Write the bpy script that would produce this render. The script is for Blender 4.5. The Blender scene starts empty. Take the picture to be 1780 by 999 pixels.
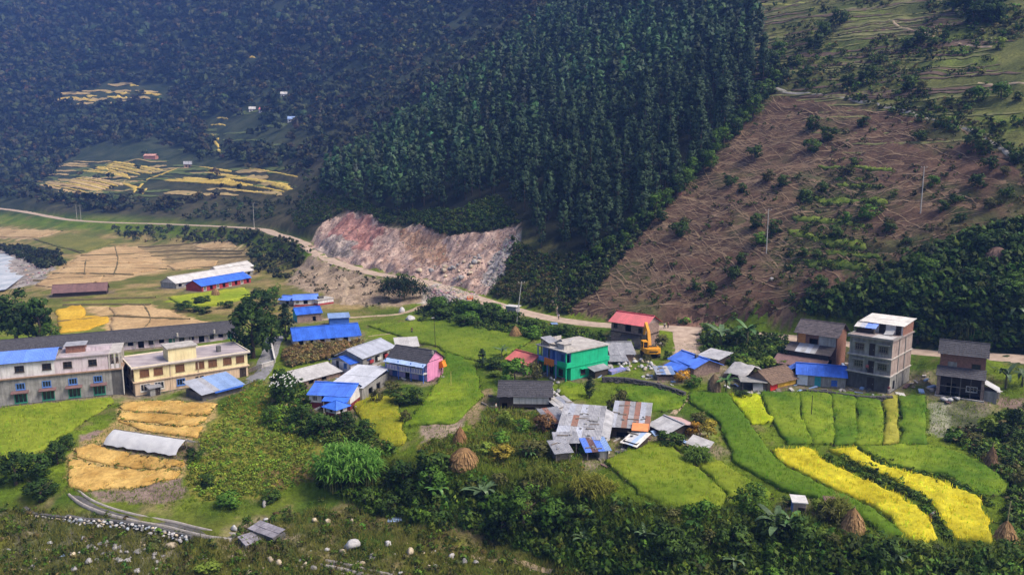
import bpy, bmesh, math, random
import numpy as np
from mathutils import Vector, Matrix

random.seed(7)
RNG = np.random.default_rng(11)
SC = bpy.context.scene
COL = SC.collection

# ---------------------------------------------------------------- camera, world, sun, exposure
CAM_Z = 38.0
FPX, CX, CY = 1286.0, 890.0, 499.5          # photograph 1780 x 999
PITCH = math.atan(199.5 / FPX)
cam_d = bpy.data.cameras.new('camera')
cam_d.sensor_width = 36.0
cam_d.lens = 36.0 * FPX / 1780.0
cam_d.clip_start = 1.0
cam_d.clip_end = 6000.0
cam = bpy.data.objects.new('camera', cam_d)
COL.objects.link(cam)
cam.location = (0, 0, CAM_Z)
cam.rotation_euler = (math.pi / 2 - PITCH, 0, 0)
SC.camera = cam

SUN_EL, SUN_AZ = math.radians(52), math.radians(108)     # azimuth measured from +Y (view direction) towards +X
world = bpy.data.worlds.new('World')
SC.world = world
world.use_nodes = True
wn = world.node_tree
wn.nodes.clear()
sky = wn.nodes.new('ShaderNodeTexSky')
sky.sky_type = 'NISHITA'
sky.sun_disc = False
sky.sun_elevation = SUN_EL
sky.sun_rotation = SUN_AZ
sky.air_density = 0.8
sky.dust_density = 4.0
sky.ozone_density = 0.5
bg = wn.nodes.new('ShaderNodeBackground')
bg.inputs['Strength'].default_value = 0.11
wo = wn.nodes.new('ShaderNodeOutputWorld')
wn.links.new(sky.outputs[0], bg.inputs[0])
wn.links.new(bg.outputs[0], wo.inputs[0])
sun_d = bpy.data.lights.new('sun', 'SUN')
sun_d.energy = 2.4
sun_d.angle = math.radians(24)
sun_d.color = (1.0, 0.92, 0.78)
sun = bpy.data.objects.new('sun', sun_d)
COL.objects.link(sun)
sun.location = (60, 60, 300)
_sd = Vector((math.sin(SUN_AZ) * math.cos(SUN_EL), math.cos(SUN_AZ) * math.cos(SUN_EL), math.sin(SUN_EL)))
sun.rotation_euler = _sd.to_track_quat('Z', 'Y').to_euler()

SC.view_settings.view_transform = 'Standard'
SC.view_settings.look = 'None'
SC.view_settings.gamma = 1.0
SC.view_settings.exposure = 0.92
SC.render.engine = 'CYCLES'
SC.cycles.max_bounces = 5
SC.cycles.diffuse_bounces = 2
SC.cycles.glossy_bounces = 2
SC.cycles.transmission_bounces = 3
SC.cycles.transparent_max_bounces = 6
SC.cycles.volume_bounces = 0
SC.cycles.caustics_reflective = False
SC.cycles.caustics_refractive = False
SC.cycles.use_denoising = True

# ---------------------------------------------------------------- small helpers
def ray(px, py):
    u = (px - CX) / FPX
    v = (CY - py) / FPX
    dy = math.cos(PITCH) + v * math.sin(PITCH)
    dz = -math.sin(PITCH) + v * math.cos(PITCH)
    return u / dy, dz / dy                  # x and z gained per metre of y

def tag(o, label=None, cat=None, group=None, kind=None):
    if label: o['label'] = label
    if cat: o['category'] = cat
    if group: o['group'] = group
    if kind: o['kind'] = kind
    return o

def empty(name, loc, rz=0.0, label=None, cat=None, group=None, scale=1.0):
    o = bpy.data.objects.new(name, None)
    o.empty_display_size = 0.5
    COL.objects.link(o)
    o.location = loc
    o.rotation_euler = (0, 0, rz)
    o.scale = (scale, scale, scale)
    return tag(o, label, cat, group)

def link(name, me, mat=None, parent=None, loc=(0, 0, 0), rz=0.0):
    if mat is not None and len(me.materials) == 0:
        me.materials.append(mat)
    o = bpy.data.objects.new(name, me)
    COL.objects.link(o)
    o.location = loc
    o.rotation_euler = (0, 0, rz)
    if parent is not None:
        o.parent = parent
    return o

class MB:
    """collects vertices and faces, then becomes one mesh object"""
    def __init__(self):
        self.v, self.f, self.c = [], [], []
    def add(self, vs, fs):
        b = len(self.v)
        self.v.extend([tuple(p) for p in vs])
        self.f.extend([tuple(i + b for i in f) for f in fs])
        return self
    def box(self, x0, x1, y0, y1, z0, z1):
        return self.add([(x0,y0,z0),(x1,y0,z0),(x1,y1,z0),(x0,y1,z0),(x0,y0,z1),(x1,y0,z1),(x1,y1,z1),(x0,y1,z1)],
                        [(0,3,2,1),(4,5,6,7),(0,1,5,4),(1,2,6,5),(2,3,7,6),(3,0,4,7)])
    def obox(self, c, ax, ay, az):
        """box from centre and three half-axis vectors"""
        c, ax, ay, az = Vector(c), Vector(ax), Vector(ay), Vector(az)
        vs = [c+sx*ax+sy*ay+sz*az for sz in (-1,1) for sx,sy in ((-1,-1),(1,-1),(1,1),(-1,1))]
        return self.add(vs, [(0,3,2,1),(4,5,6,7),(0,1,5,4),(1,2,6,5),(2,3,7,6),(3,0,4,7)])
    def bar(self, a, b, w, h=None):
        a, b = Vector(a), Vector(b)
        d = (b - a)
        L = d.length
        d.normalize()
        up = Vector((0,0,1)) if abs(d.z) < .95 else Vector((1,0,0))
        s = d.cross(up).normalized()
        t = s.cross(d)
        h = h or w
        return self.obox((a+b)/2, d*L/2, s*w/2, t*h/2)
    def tube(self, pts, rad, n=8, caps=True):
        pts = [Vector(p) for p in pts]
        if not hasattr(rad, '__len__'): rad = [rad]*len(pts)
        b = len(self.v)
        prev = None
        for i, p in enumerate(pts):
            d = (pts[min(i+1,len(pts)-1)] - pts[max(i-1,0)]).normalized()
            ref = Vector((0,0,1)) if abs(d.z) < .9 else Vector((1,0,0))
            s = d.cross(ref).normalized(); t = s.cross(d)
            for k in range(n):
                a = 2*math.pi*k/n
                self.v.append(tuple(p + (s*math.cos(a)+t*math.sin(a))*rad[i]))
        for i in range(len(pts)-1):
            for k in range(n):
                k2 = (k+1) % n
                self.f.append((b+i*n+k, b+i*n+k2, b+(i+1)*n+k2, b+(i+1)*n+k))
        if caps:
            self.f.append(tuple(b+k for k in range(n))[::-1])
            self.f.append(tuple(b+(len(pts)-1)*n+k for k in range(n)))
        return self
    def mesh(self, name='mesh', smooth=False):
        me = bpy.data.meshes.new(name)
        me.from_pydata(self.v, [], self.f)
        me.update()
        if smooth:
            me.polygons.foreach_set('use_smooth', [True]*len(me.polygons))
        return me
    def build(self, name, mat, parent=None, smooth=False, **k):
        return link(name, self.mesh(name, smooth), mat, parent, **k)

def np_mesh(name, V, F, colors=None, smooth=False, normals=None):
    """V (n,3), F (m,3 or 4) arrays -> mesh; colors per vertex (n,3)"""
    me = bpy.data.meshes.new(name)
    V = np.asarray(V, np.float32); F = np.asarray(F, np.int32)
    k = F.shape[1]
    me.vertices.add(len(V)); me.vertices.foreach_set('co', V.ravel())
    me.loops.add(F.size); me.loops.foreach_set('vertex_index', F.ravel())
    me.polygons.add(len(F)); me.polygons.foreach_set('loop_start', np.arange(0, F.size, k, dtype=np.int32))
    me.polygons.foreach_set('loop_total', np.full(len(F), k, np.int32))
    if smooth: me.polygons.foreach_set('use_smooth', np.ones(len(F), bool))
    if colors is not None:
        a = me.color_attributes.new('Col', 'FLOAT_COLOR', 'POINT')
        c = np.ones((len(V), 4), np.float32); c[:, :3] = colors
        a.data.foreach_set('color', c.ravel())
    me.update(calc_edges=True)
    if normals is not None:
        me.polygons.foreach_set('use_smooth', np.ones(len(F), bool))
        nn = np.asarray(normals, np.float32); nn = nn/(np.linalg.norm(nn, axis=1)[:,None]+1e-9)
        me.attributes.new('custom_normal', 'FLOAT_VECTOR', 'POINT').data.foreach_set('vector', nn.ravel())
        me.update()
    return me

# value noise in numpy ------------------------------------------------
def _hash(ix, iy, seed):
    h = (ix.astype(np.int64) * 374761393 + iy.astype(np.int64) * 668265263 + seed * 1274126177) & 0xffffffff
    h = ((h ^ (h >> 13)) * 1103515245) & 0xffffffff
    h = h ^ (h >> 16)
    return (h & 0xffffff) / float(0xffffff)
def vnoise(x, y, seed=0):
    ix, iy = np.floor(x), np.floor(y)
    fx, fy = x - ix, y - iy
    fx = fx*fx*(3-2*fx); fy = fy*fy*(3-2*fy)
    a, b = _hash(ix,iy,seed), _hash(ix+1,iy,seed)
    c, d = _hash(ix,iy+1,seed), _hash(ix+1,iy+1,seed)
    return (a*(1-fx)+b*fx)*(1-fy) + (c*(1-fx)+d*fx)*fy
def fbm(x, y, seed=0, octv=4, gain=.5):
    s, a, n = 0, 1.0, 0
    for i in range(octv):
        s = s + a*vnoise(x, y, seed+i*17); n += a
        x, y, a = x*2.03+5.1, y*2.03+1.7, a*gain
    return s/n*2-1

def in_poly(x, y, poly):
    r = np.zeros(np.shape(x), bool)
    n = len(poly)
    for i in range(n):
        x1, y1 = poly[i]; x2, y2 = poly[(i+1) % n]
        if y1 == y2: continue
        c = ((y1 > y) != (y2 > y)) & (x < (x2-x1)*(y-y1)/(y2-y1)+x1)
        r ^= c
    return r
def seg_dist(x, y, pts):
    """distance to polyline and the parameter (segment index + t)"""
    best = np.full(np.shape(x), 1e9); par = np.zeros(np.shape(x))
    for i in range(len(pts)-1):
        ax, ay = pts[i][:2]; bx, by = pts[i+1][:2]
        dx, dy = bx-ax, by-ay
        t = np.clip(((x-ax)*dx+(y-ay)*dy)/(dx*dx+dy*dy+1e-9), 0, 1)
        d = np.hypot(x-ax-t*dx, y-ay-t*dy)
        m = d < best
        best = np.where(m, d, best); par = np.where(m, i+t, par)
    return best, par

# materials ------------------------------------------------------------
_MC = {}
def M(key, c1, c2=None, scale=2.0, rough=.85, bump=.25, bscale=None, metal=0.0, rnd=0.0, attr=False, detail=4, stretch=None, spec=.3, coord='Object', transl=0.0, streak=0.0):
    if key in _MC: return _MC[key]
    m = bpy.data.materials.new(key); m.use_nodes = True
    nt = m.node_tree; N = nt.nodes; L = nt.links
    b = N['Principled BSDF']
    b.inputs['Roughness'].default_value = rough
    b.inputs['Metallic'].default_value = metal
    b.inputs['Specular IOR Level'].default_value = spec
    tc = N.new('ShaderNodeTexCoord')
    if coord == 'World':
        vec = N.new('ShaderNodeNewGeometry').outputs['Position']
    else:
        vec = tc.outputs[coord]
    if stretch:
        mp = N.new('ShaderNodeMapping'); mp.inputs['Scale'].default_value = stretch
        L.new(vec, mp.inputs[0]); vec = mp.outputs[0]
    nz = N.new('ShaderNodeTexNoise'); nz.inputs['Scale'].default_value = scale
    nz.inputs['Detail'].default_value = detail; nz.inputs['Roughness'].default_value = .65
    L.new(vec, nz.inputs['Vector'])
    c2 = c2 or tuple(x*.7 for x in c1)
    if attr:
        at = N.new('ShaderNodeVertexColor'); at.layer_name = 'Col'
        rp = N.new('ShaderNodeMapRange')
        rp.inputs[1].default_value, rp.inputs[2].default_value = .3, .7
        rp.inputs[3].default_value, rp.inputs[4].default_value = c2[0], c1[0]
        L.new(nz.outputs[0], rp.inputs[0])
        mul = N.new('ShaderNodeVectorMath'); mul.operation = 'SCALE'
        L.new(at.outputs[0], mul.inputs[0]); L.new(rp.outputs[0], mul.inputs['Scale'])
        colr = mul.outputs[0]
    else:
        cr = N.new('ShaderNodeValToRGB')
        cr.color_ramp.elements[0].position, cr.color_ramp.elements[1].position = .35, .65
        cr.color_ramp.elements[0].color = (*c2, 1); cr.color_ramp.elements[1].color = (*c1, 1)
        L.new(nz.outputs[0], cr.inputs[0])
        colr = cr.outputs[0]
    if streak > 0:                      # rain stains running down the wall
        m2 = N.new('ShaderNodeMapping'); m2.inputs['Scale'].default_value = (1.4, 1.4, .16); L.new(vec, m2.inputs[0])
        n3 = N.new('ShaderNodeTexNoise'); n3.inputs['Scale'].default_value = 1.6; n3.inputs['Detail'].default_value = 6; n3.inputs['Roughness'].default_value = .7
        L.new(m2.outputs[0], n3.inputs['Vector'])
        r3 = N.new('ShaderNodeMapRange'); r3.inputs[1].default_value, r3.inputs[2].default_value, r3.inputs[3].default_value, r3.inputs[4].default_value = .42, .68, 1.0, 1-streak
        L.new(n3.outputs[0], r3.inputs[0])
        s3 = N.new('ShaderNodeVectorMath'); s3.operation = 'SCALE'; L.new(colr, s3.inputs[0]); L.new(r3.outputs[0], s3.inputs['Scale']); colr = s3.outputs[0]
    if rnd > 0:
        oi = N.new('ShaderNodeObjectInfo')
        mr = N.new('ShaderNodeMapRange')
        mr.inputs[3].default_value, mr.inputs[4].default_value = 1-rnd, 1+rnd
        L.new(oi.outputs['Random'], mr.inputs[0])
        mu = N.new('ShaderNodeVectorMath'); mu.operation = 'SCALE'
        L.new(colr, mu.inputs[0]); L.new(mr.outputs[0], mu.inputs['Scale'])
        colr = mu.outputs[0]
    L.new(colr, b.inputs['Base Color'])
    if bump > 0:
        bp = N.new('ShaderNodeBump'); bp.inputs['Strength'].default_value = bump
        bp.inputs['Distance'].default_value = .1
        n2 = N.new('ShaderNodeTexNoise'); n2.inputs['Scale'].default_value = bscale or scale*3
        n2.inputs['Detail'].default_value = 3
        L.new(vec, n2.inputs['Vector']); L.new(n2.outputs[0], bp.inputs['Height'])
        L.new(bp.outputs[0], b.inputs['Normal'])
    if transl > 0:
        tr = N.new('ShaderNodeBsdfTranslucent'); L.new(colr, tr.inputs[0])
        mx = N.new('ShaderNodeMixShader'); mx.inputs[0].default_value = transl
        L.new(b.outputs[0], mx.inputs[1]); L.new(tr.outputs[0], mx.inputs[2])
        L.new(mx.outputs[0], N['Material Output'].inputs[0])
    _MC[key] = m
    return m
# ---------------------------------------------------------------- terrain: heights from a set of surveyed points
CP = []
def zY(px, py, Y):
    kx, kz = ray(px, py); CP.append((kx*Y, Y, CAM_Z + kz*Y))
def zZ(px, py, z):
    kx, kz = ray(px, py); Y = (z-CAM_Z)/kz; CP.append((kx*Y, Y, z))
def plane_z(x, y):                      # the big valley side behind the road
    return 3 + .62*(.70*(x-39.8) + .713*(y-165))
def zP(px, py):
    kx, kz = ray(px, py)
    # 38 + kz Y = 3 + .62*((.7kx+.713)Y - 145.5)
    Y = (CAM_Z - 3 + .62*145.5) / (.62*(.7*kx+.713) - kz)
    CP.append((kx*Y, Y, CAM_Z + kz*Y))
ROAD_PX = [(-160,345,620),(20,365,540),(130,383,480),(300,390,430),(440,397,365),(480,407,340),(520,420,310),(560,445,280),(600,461,264),(650,475,250),(740,490,228),(830,520,205),
           (920,545,188),(1000,560,178),(1080,567,170),(1200,572,165),(1350,585,155),(1600,612,140),(1780,625,131),(1980,645,121)]
for a in ROAD_PX: zY(*a)
for a in [(640,772,-3.2),(740,790,-3),(830,812,-3),(930,830,-3),(1060,868,-3.2),(1150,885,-3.2),(1250,893,-3.2),(1400,905,-3.1),(1480,920,-3.1),(1600,950,-3.1),(1730,955,-3),(1850,965,-3),
          (640,850,-6.8),(700,900,-9),(850,930,-9.5),(950,970,-9.8),(1060,1010,-10),(1250,1040,-10),(1400,1060,-10.3),(1600,1100,-10.5),(1800,1110,-10.5),
          (0,1000,-10.5),(300,995,-10.5),(600,1000,-10.5),(850,1000,-10.5),(0,1150,-12),(600,1150,-12),(1100,1200,-12),(1500,1250,-12),(1850,1250,-12),(-200,1000,-11),(-200,1200,-12),
          (100,960,-10),(300,940,-9.3),(430,945,-9),(560,920,-9),(620,950,-9.6),(700,960,-9.8),
          (140,862,-7.2),(260,900,-7.8),(400,935,-8.2),(50,800,-5),(40,860,-7),(60,900,-8.6),
          (60,770,-4),(20,705,-3),(200,690,-3.3),(150,760,-4.3),(250,710,-4),(250,745,-4.6),(240,790,-5.4),(220,845,-6.6),(330,800,-5.5),
          (430,690,-2.5),(390,690,-3),(450,740,-3.8),(400,790,-5),(450,830,-6.2),(400,880,-7.5),(540,800,-5),(540,860,-7.3),(600,830,-5.6),
          (480,720,-3),(560,715,-3),(600,690,-2.2),(540,660,-2),(650,690,-1.8),(640,740,-2.6),(720,665,-1),(760,640,-.5),(700,720,-2),(800,700,-1.2),(860,710,-1),(960,715,-1),(900,770,-2.2),
          (980,780,-2.2),(1000,690,-.5),(940,660,0),(1050,660,.3),(1100,620,1),(1180,660,.2),(1180,690,-.5),(1120,700,-.8),(1100,775,-2.4),(1200,740,-1.5),(1200,800,-2.6),(1280,850,-3),
          (1300,690,-.3),(1300,770,-2),(1400,700,-.3),(1400,800,-2.4),(1500,690,0),(1500,780,-1.8),(1500,870,-2.8),(1600,720,-.6),(1600,850,-2.5),(1680,690,.4),(1700,780,-1.5),(1700,900,-2.8),
          (1780,700,.5),(1780,800,-1.8),(1780,900,-2.8),(1950,720,.5),(1950,900,-2.8),(1420,660,.3),(1525,682,0),(1440,625,2.2),(1340,680,0),(1250,650,.5),(1180,620,1.5),(1300,620,1.6),(1600,650,2),
          (790,620,.2),(800,580,.8),(700,580,.4),(890,590,.8),(880,570,1),(930,575,1),(850,550,1.2),(760,545,1),
          (620,600,-.6),(560,575,-.4),(520,600,-.8),(590,560,-.2),(530,540,-.1),(680,540,.3),(640,520,1),(560,500,1.5),(500,500,0),(480,470,0),
          (430,600,-1.5),(300,610,-2.2),(100,610,-2.3),(10,605,-2.4),(20,560,-2.2),(250,560,-2),(400,560,-1),(150,520,-2),(400,510,-.8),(100,500,-2),(330,480,-1),(430,470,-.5),
          (200,450,-1.5),(350,440,-.5),(100,430,-1.2),(60,400,2),(250,420,0),(10,440,-4.6),(10,500,-5.6),(70,460,-2.2),(-200,480,-6),(-200,700,-3),(-200,570,-3),(-200,400,-3),(-200,850,-7)]: zZ(*a)
for a in [(430,430,345),(-200,320,650),(80,335,560),(300,345,500),(500,335,440),(250,280,660),(480,300,500),(50,300,720),(100,200,850),(100,100,980),(100,0,1120),(300,250,720),(300,150,860),
          (300,0,1050),(450,250,600),(450,150,740),(450,0,950),(600,180,620),(600,100,740),(600,0,880),(700,100,640),(800,30,680),(100,-200,1400),(600,-200,1150),(1000,-150,720),(540,330,420),
          (-250,200,900),(-250,0,1150),(800,-150,850)]: zY(*a)
for a in [(600,340),(650,380),(650,300),(700,350),(700,250),(750,400),(750,300),(780,180),(850,350),(850,250),(850,130),(900,450),(900,350),(950,200),(950,80),(1000,450),(1000,300),(1000,10),
          (1100,500),(1100,350),(1100,200),(1100,50),(1200,480),(1200,300),(1200,100),(1300,520),(1300,400),(1300,200),(1300,0),(1400,500),(1400,350),(1400,150),(1400,0),(1500,520),(1500,400),
          (1500,200),(1500,50),(1600,540),(1600,400),(1600,200),(1600,0),(1700,560),(1700,400),(1700,200),(1780,450),(1780,250),(1780,0),(2050,500),(2050,250),(2050,0),(1400,-150),(1780,-150),(2050,-150)]: zP(*a)
CP = np.array(CP)
def q_of(x, y): return np.stack([1.5*x/y, np.log(y)], -1)
def _phi(r): return np.sqrt(r*r + .012**2)
_Q = q_of(CP[:,0], CP[:,1]); _n = len(CP)
_A = np.zeros((_n+3, _n+3))
_A[:_n,:_n] = _phi(np.linalg.norm(_Q[:,None]-_Q[None], axis=-1)) - 1e-3*np.eye(_n)*0
_A[:_n,_n] = 1; _A[:_n,_n+1:] = _Q
_A[_n:,:_n] = _A[:_n,_n:].T
_W = np.linalg.lstsq(_A, np.concatenate([CP[:,2], np.zeros(3)]), rcond=None)[0]
NU, NW = 340, 480
U0, U1, W0, W1 = -.95, .95, math.log(62), math.log(1600)
GU = np.linspace(U0, U1, NU); GW = np.linspace(W0, W1, NW)
_uu, _ww = np.meshgrid(GU, GW, indexing='ij')
GY = np.exp(_ww); GX = _uu*GY
G = np.zeros((NU, NW))
for j in range(0, NW, 40):
    q = np.stack([1.5*_uu[:,j:j+40], _ww[:,j:j+40]], -1).reshape(-1, 2)
    d = _phi(np.sqrt(((q[:,None,:]-_Q[None])**2).sum(-1)))
    G[:,j:j+40] = (d@_W[:_n] + _W[_n] + q@_W[_n+1:]).reshape(NU, -1)
# relief: gentle in the valley, rougher on the slopes
_hm = np.clip((G-6)/25, 0, 1)
G += _hm*(2.2*fbm(GX/38, GY/38, 3) + .9*fbm(GX/11, GY/11, 9)) + (.12+.2*_hm)*fbm(GX/3.2, GY/3.2, 5, 3)
_far = np.clip((GY-520)/200, 0, 1)*np.clip((G-25)/30, 0, 1)
G += _far*(9*fbm(GX/120, GY/120, 21))

def H(x, y):
    x = np.asarray(x, float); y = np.asarray(y, float)
    a = np.clip((x/y-U0)/(U1-U0)*(NU-1), 0, NU-1.001); b = np.clip((np.log(y)-W0)/(W1-W0)*(NW-1), 0, NW-1.001)
    i = a.astype(int); j = b.astype(int); a = a-i; b = b-j
    return (G[i,j]*(1-a)+G[i+1,j]*a)*(1-b) + (G[i,j+1]*(1-a)+G[i+1,j+1]*a)*b
def at(px, py):
    """the ground point seen at a pixel of the photograph"""
    kx, kz = ray(px, py)
    w = np.linspace(math.log(64), math.log(1550), 2600); Y = np.exp(w)
    h = H(kx*Y, Y); r = CAM_Z + kz*Y
    k = np.argmax(r < h)
    if not (r < h).any(): k = len(Y)-1
    if k > 0:
        d0 = r[k-1]-h[k-1]; d1 = h[k]-r[k]; t = d0/(d0+d1+1e-9); y = Y[k-1]+(Y[k]-Y[k-1])*t
    else: y = Y[0]
    return Vector((kx*y, y, float(H(kx*y, y))))
def on_plane(px, py, z):
    kx, kz = ray(px, py); y = (z-CAM_Z)/kz
    return Vector((kx*y, y, z))
def xy(pts, dens=6):
    out = []
    for i in range(len(pts)):
        a, b = pts[i], pts[(i+1) % len(pts)]
        n = max(1, int(math.hypot(b[0]-a[0], b[1]-a[1])/(100/dens)))
        for k in range(n):
            p = at(a[0]+(b[0]-a[0])*k/n, a[1]+(b[1]-a[1])*k/n); out.append((p.x, p.y))
    return out
def smooth_line(pts, step=1.5):
    """Catmull-Rom through xy(z) points at about one point per step"""
    P = [Vector(p) for p in pts]; P = [2*P[0]-P[1]] + P + [2*P[-1]-P[-2]]
    out = []
    for i in range(1, len(P)-2):
        n = max(2, int((P[i+1]-P[i]).length/step))
        for k in range(n):
            t = k/n
            out.append(.5*((2*P[i])+(P[i+1]-P[i-1])*t+(2*P[i-1]-5*P[i]+4*P[i+1]-P[i+2])*t*t+(3*P[i]-P[i-1]-3*P[i+1]+P[i+2])*t**3))
    out.append(P[-2])
    return out

# road bed and building pads are cut into the terrain before it becomes a mesh
def carve(line, half, blend):
    global G
    xs = [p[0] for p in line]; ys = [p[1] for p in line]
    m = (GX > min(xs)-half-blend) & (GX < max(xs)+half+blend) & (GY > min(ys)-half-blend) & (GY < max(ys)+half+blend)
    d, par = seg_dist(GX[m], GY[m], line)
    z = np.interp(par, np.arange(len(line)), [p[2] for p in line])
    k = np.clip(1-(d-half)/blend, 0, 1); k = k*k*(3-2*k)
    G[m] = G[m]*(1-k) + z*k
def road_line(px, step=4):
    pts = [Vector((ray(a[0], a[1])[0]*a[2], a[2], CAM_Z+ray(a[0], a[1])[1]*a[2])) for a in px]
    return smooth_line(pts, step)
ROAD = road_line(ROAD_PX)
carve(ROAD, 3.4, 3.5)
RAMP = smooth_line([at(1188,572), at(1190,590), at(1193,612), at(1180,628)], 2)
carve(RAMP, 2.6, 2.5)

def ribbon(name, line, halfw, mat, lift=.06, kind='structure', thick=.12, nx=4, wob=.25, seed=1):
    L = [Vector(p) for p in line]; n = len(L)
    V, F = [], []
    for i, p in enumerate(L):
        d = (L[min(i+1,n-1)]-L[max(i-1,0)]); d.z = 0; d.normalize(); s = Vector((d.y, -d.x, 0))
        for k in range(nx+1):
            t = (k/nx*2-1)
            w = halfw*(1+wob*(float(vnoise(np.array(i*.31+seed*9.1), np.array(float(k > nx/2)*7.7), seed))*2-1))
            q = p + s*t*w
            V.append((q.x, q.y, float(H(q.x, q.y))+lift*(1 if abs(t) < .99 else .1)))
    for i in range(n-1):
        for k in range(nx):
            a = i*(nx+1)+k; F.append((a, a+1, a+nx+2, a+nx+1))
    me = np_mesh(name, V, F, smooth=True); me.materials.append(mat)
    o = link(name, me); tag(o, kind=kind)
    return o
# ---------------------------------------------------------------- where each building stands (base corners read off the photograph)
class Frame: pass
FR = {}
def fr(key, A, B, top, depth, pad=True, margin=.5):
    """A, B: base corners of the facade (left, right); top: pixel row of the eave above A"""
    f = Frame()
    a = at(*A); b = on_plane(B[0], B[1], a.z)
    d = b-a
    f.o = a; f.L = math.hypot(d.x, d.y); f.yaw = math.atan2(d.y, d.x); f.D = depth
    kx, kzt = ray(A[0], top); kx, kzb = ray(*A)
    f.h = a.y*(kzt-kzb)
    f.ex = Vector((math.cos(f.yaw), math.sin(f.yaw), 0)); f.ey = Vector((-math.sin(f.yaw), math.cos(f.yaw), 0))
    f.pad = pad; f.m = margin
    FR[key] = f
    return f
fr('white', (-40,711), (215,684), 665, 9)
fr('cream', (236,689), (432,657), 641, 10)
fr('school', (2,629), (409,590), 613, 6.5)
fr('bluesilver', (352,697), (421,679), 685, 5.5)
fr('lean', (262,689), (280,685), 675, 2)
fr('darkred', (92,517), (185,512), 508, 6)
fr('tunnel1', (306,502), (440,478), 492, 7)
fr('tunnel2', (384,482), (441,470), 473, 6)
fr('redwall', (351,507), (436,491), 497, 7)
fr('blueA', (486,528), (509,530), 520, 4)
fr('blueB', (511,533), (552,531), 521, 5)
fr('whitelow', (553,531), (580,527), 522, 4)
fr('teal', (517,561), (559,557), 546, 5)
fr('shack', (573,567), (607,565), 553, 3.2)
fr('longblue', (512,604), (626,594), 591, 7.5)
fr('silver', (588,637), (631,643), 616, 11)
fr('porch', (577,638), (610,646), 624, 5)
fr('palelow', (690,613), (727,611), 603, 5)
fr('whiteroof', (518,673), (592,653), 664, 6)
fr('silver2', (574,690), (630,695), 669, 11)
fr('maroon', (538,709), (609,713), 684, 5.5)
fr('pavilion', (567,727), (585,732), 706, 2.4)
fr('pink', (677,652), (743,664), 620, 5)
fr('redroof', (882,641), (918,652), 622, 5)
fr('slate', (868,711), (958,712), 687, 6.5)
fr('stone', (1062,594), (1121,604), 556, 6)
fr('green', (992,662), (1056,647), 612, 8)
fr('tin', (1062,627), (1102,626), 615, 5)
fr('bluebig', (1165,636), (1206,652), 623, 6)
fr('bluemid', (1158,644), (1181,655), 634, 4)
fr('bluelow', (1143,661), (1171,661), 650, 3)
fr('darkshed', (1214,629), (1249,637), 617, 4)
fr('tarp', (1264,657), (1293,663), 648, 6)
fr('redyellow', (1338,680), (1383,669), 665, 5)
fr('greylean', (1290,679), (1330,681), 663, 3)
fr('bluecottage', (1385,669), (1469,676), 648, 5)
fr('brick', (1383,630), (1452,641), 574, 6)
fr('grey', (1472,670), (1545,684), 583, 11)
fr('right', (1628,686), (1708,697), 614, 6.5)
fr('kiosk', (879,546), (897,548), 532, 2)
fr('hut', (1378,896), (1400,898), 872, 1.8)
fr('m1', (968,779), (1040,785), 757, 8.5)
fr('m1b', (966,792), (1003,791), 769, 2.2)
fr('m1c', (966,808), (992,805), 787, 2.6)
fr('m2', (1063,761), (1125,766), 740, 7)
fr('m3', (1083,779), (1106,786), 764, 3.0)
fr('m4', (1130,747), (1161,762), 737, 6)
fr('m6', (957,750), (988,745), 736, 4)
fr('m6b', (977,724), (1003,719), 713, 4)
fr('m7', (1020,801), (1058,798), 784, 2.6)
fr('m8', (1195,787), (1226,794), 770, 2.5)
fr('low1', (427,958), (457,947), 950, 2.3)
fr('low2', (431,928), (475,945), 920, 2)
fr('poly', (180,777), (306,797), 768, 5)
fr('farhut', (250,277), (270,277), 269, 6)
# TERR
# the yellow terraces across the road are cut into the slope as level ledges
LEDGES = [(((70,322),(120,333),(175,347)),5),(((84,318),(130,325),(172,334)),4),(((104,313),(145,320),(182,330)),4),(((124,312),(160,317),(196,326)),4),(((140,307),(180,313),(215,322)),4.5),(((142,297),(185,303),(226,311)),4.5),
          (((166,292),(195,298),(222,305)),4.5),(((178,287),(220,293),(264,303)),4.5),(((196,281),(240,288),(286,297)),5),(((214,318),(235,328),(232,336)),7),(((238,330),(252,316),(262,311)),7),(((262,310),(285,302),(312,292)),8),
          (((248,338),(256,326),(270,318)),6),(((285,314),(350,318),(430,323)),7),(((318,308),(380,314),(440,322)),5),(((345,290),(375,294),(402,298)),5),(((356,300),(420,307),(500,320)),6),(((390,309),(450,315),(508,329)),5.5),
          (((386,328),(430,333),(480,339)),5),(((432,293),(470,299),(518,308)),4),(((366,218),(380,217),(392,218)),5),(((376,206),(386,205),(396,207)),5),(((367,233),(374,236),(380,241)),6),(((370,245),(376,250),(380,256)),6),
          (((378,259),(380,262),(384,266)),6),(((94,174),(130,172),(166,176)),7),(((186,169),(205,170),(226,172)),7),(((200,161),(212,162),(225,163)),6),(((240,161),(260,163),(280,165)),6),(((256,172),(268,173),(282,175)),7),
          (((226,149),(232,149),(240,150)),6),(((184,161),(190,160),(198,161)),5),(((150,167),(158,167),(168,168)),5),(((430,100),(436,99),(444,101)),6)]
LEDGES += [(tuple(((a[0]+b[0])/2, (a[1]+b[1])/2) for a, b in zip(LEDGES[i][0], LEDGES[i+1][0])), 4) for i in (0,1,2,3,5,6,7,13,16,17)]
LEDGE_L = [smooth_line([at(*p) for p in px], 5) for px, hw in LEDGES]
for L_, (px, hw) in zip(LEDGE_L, LEDGES): carve(L_, hw*.42, 2.6)
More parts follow.
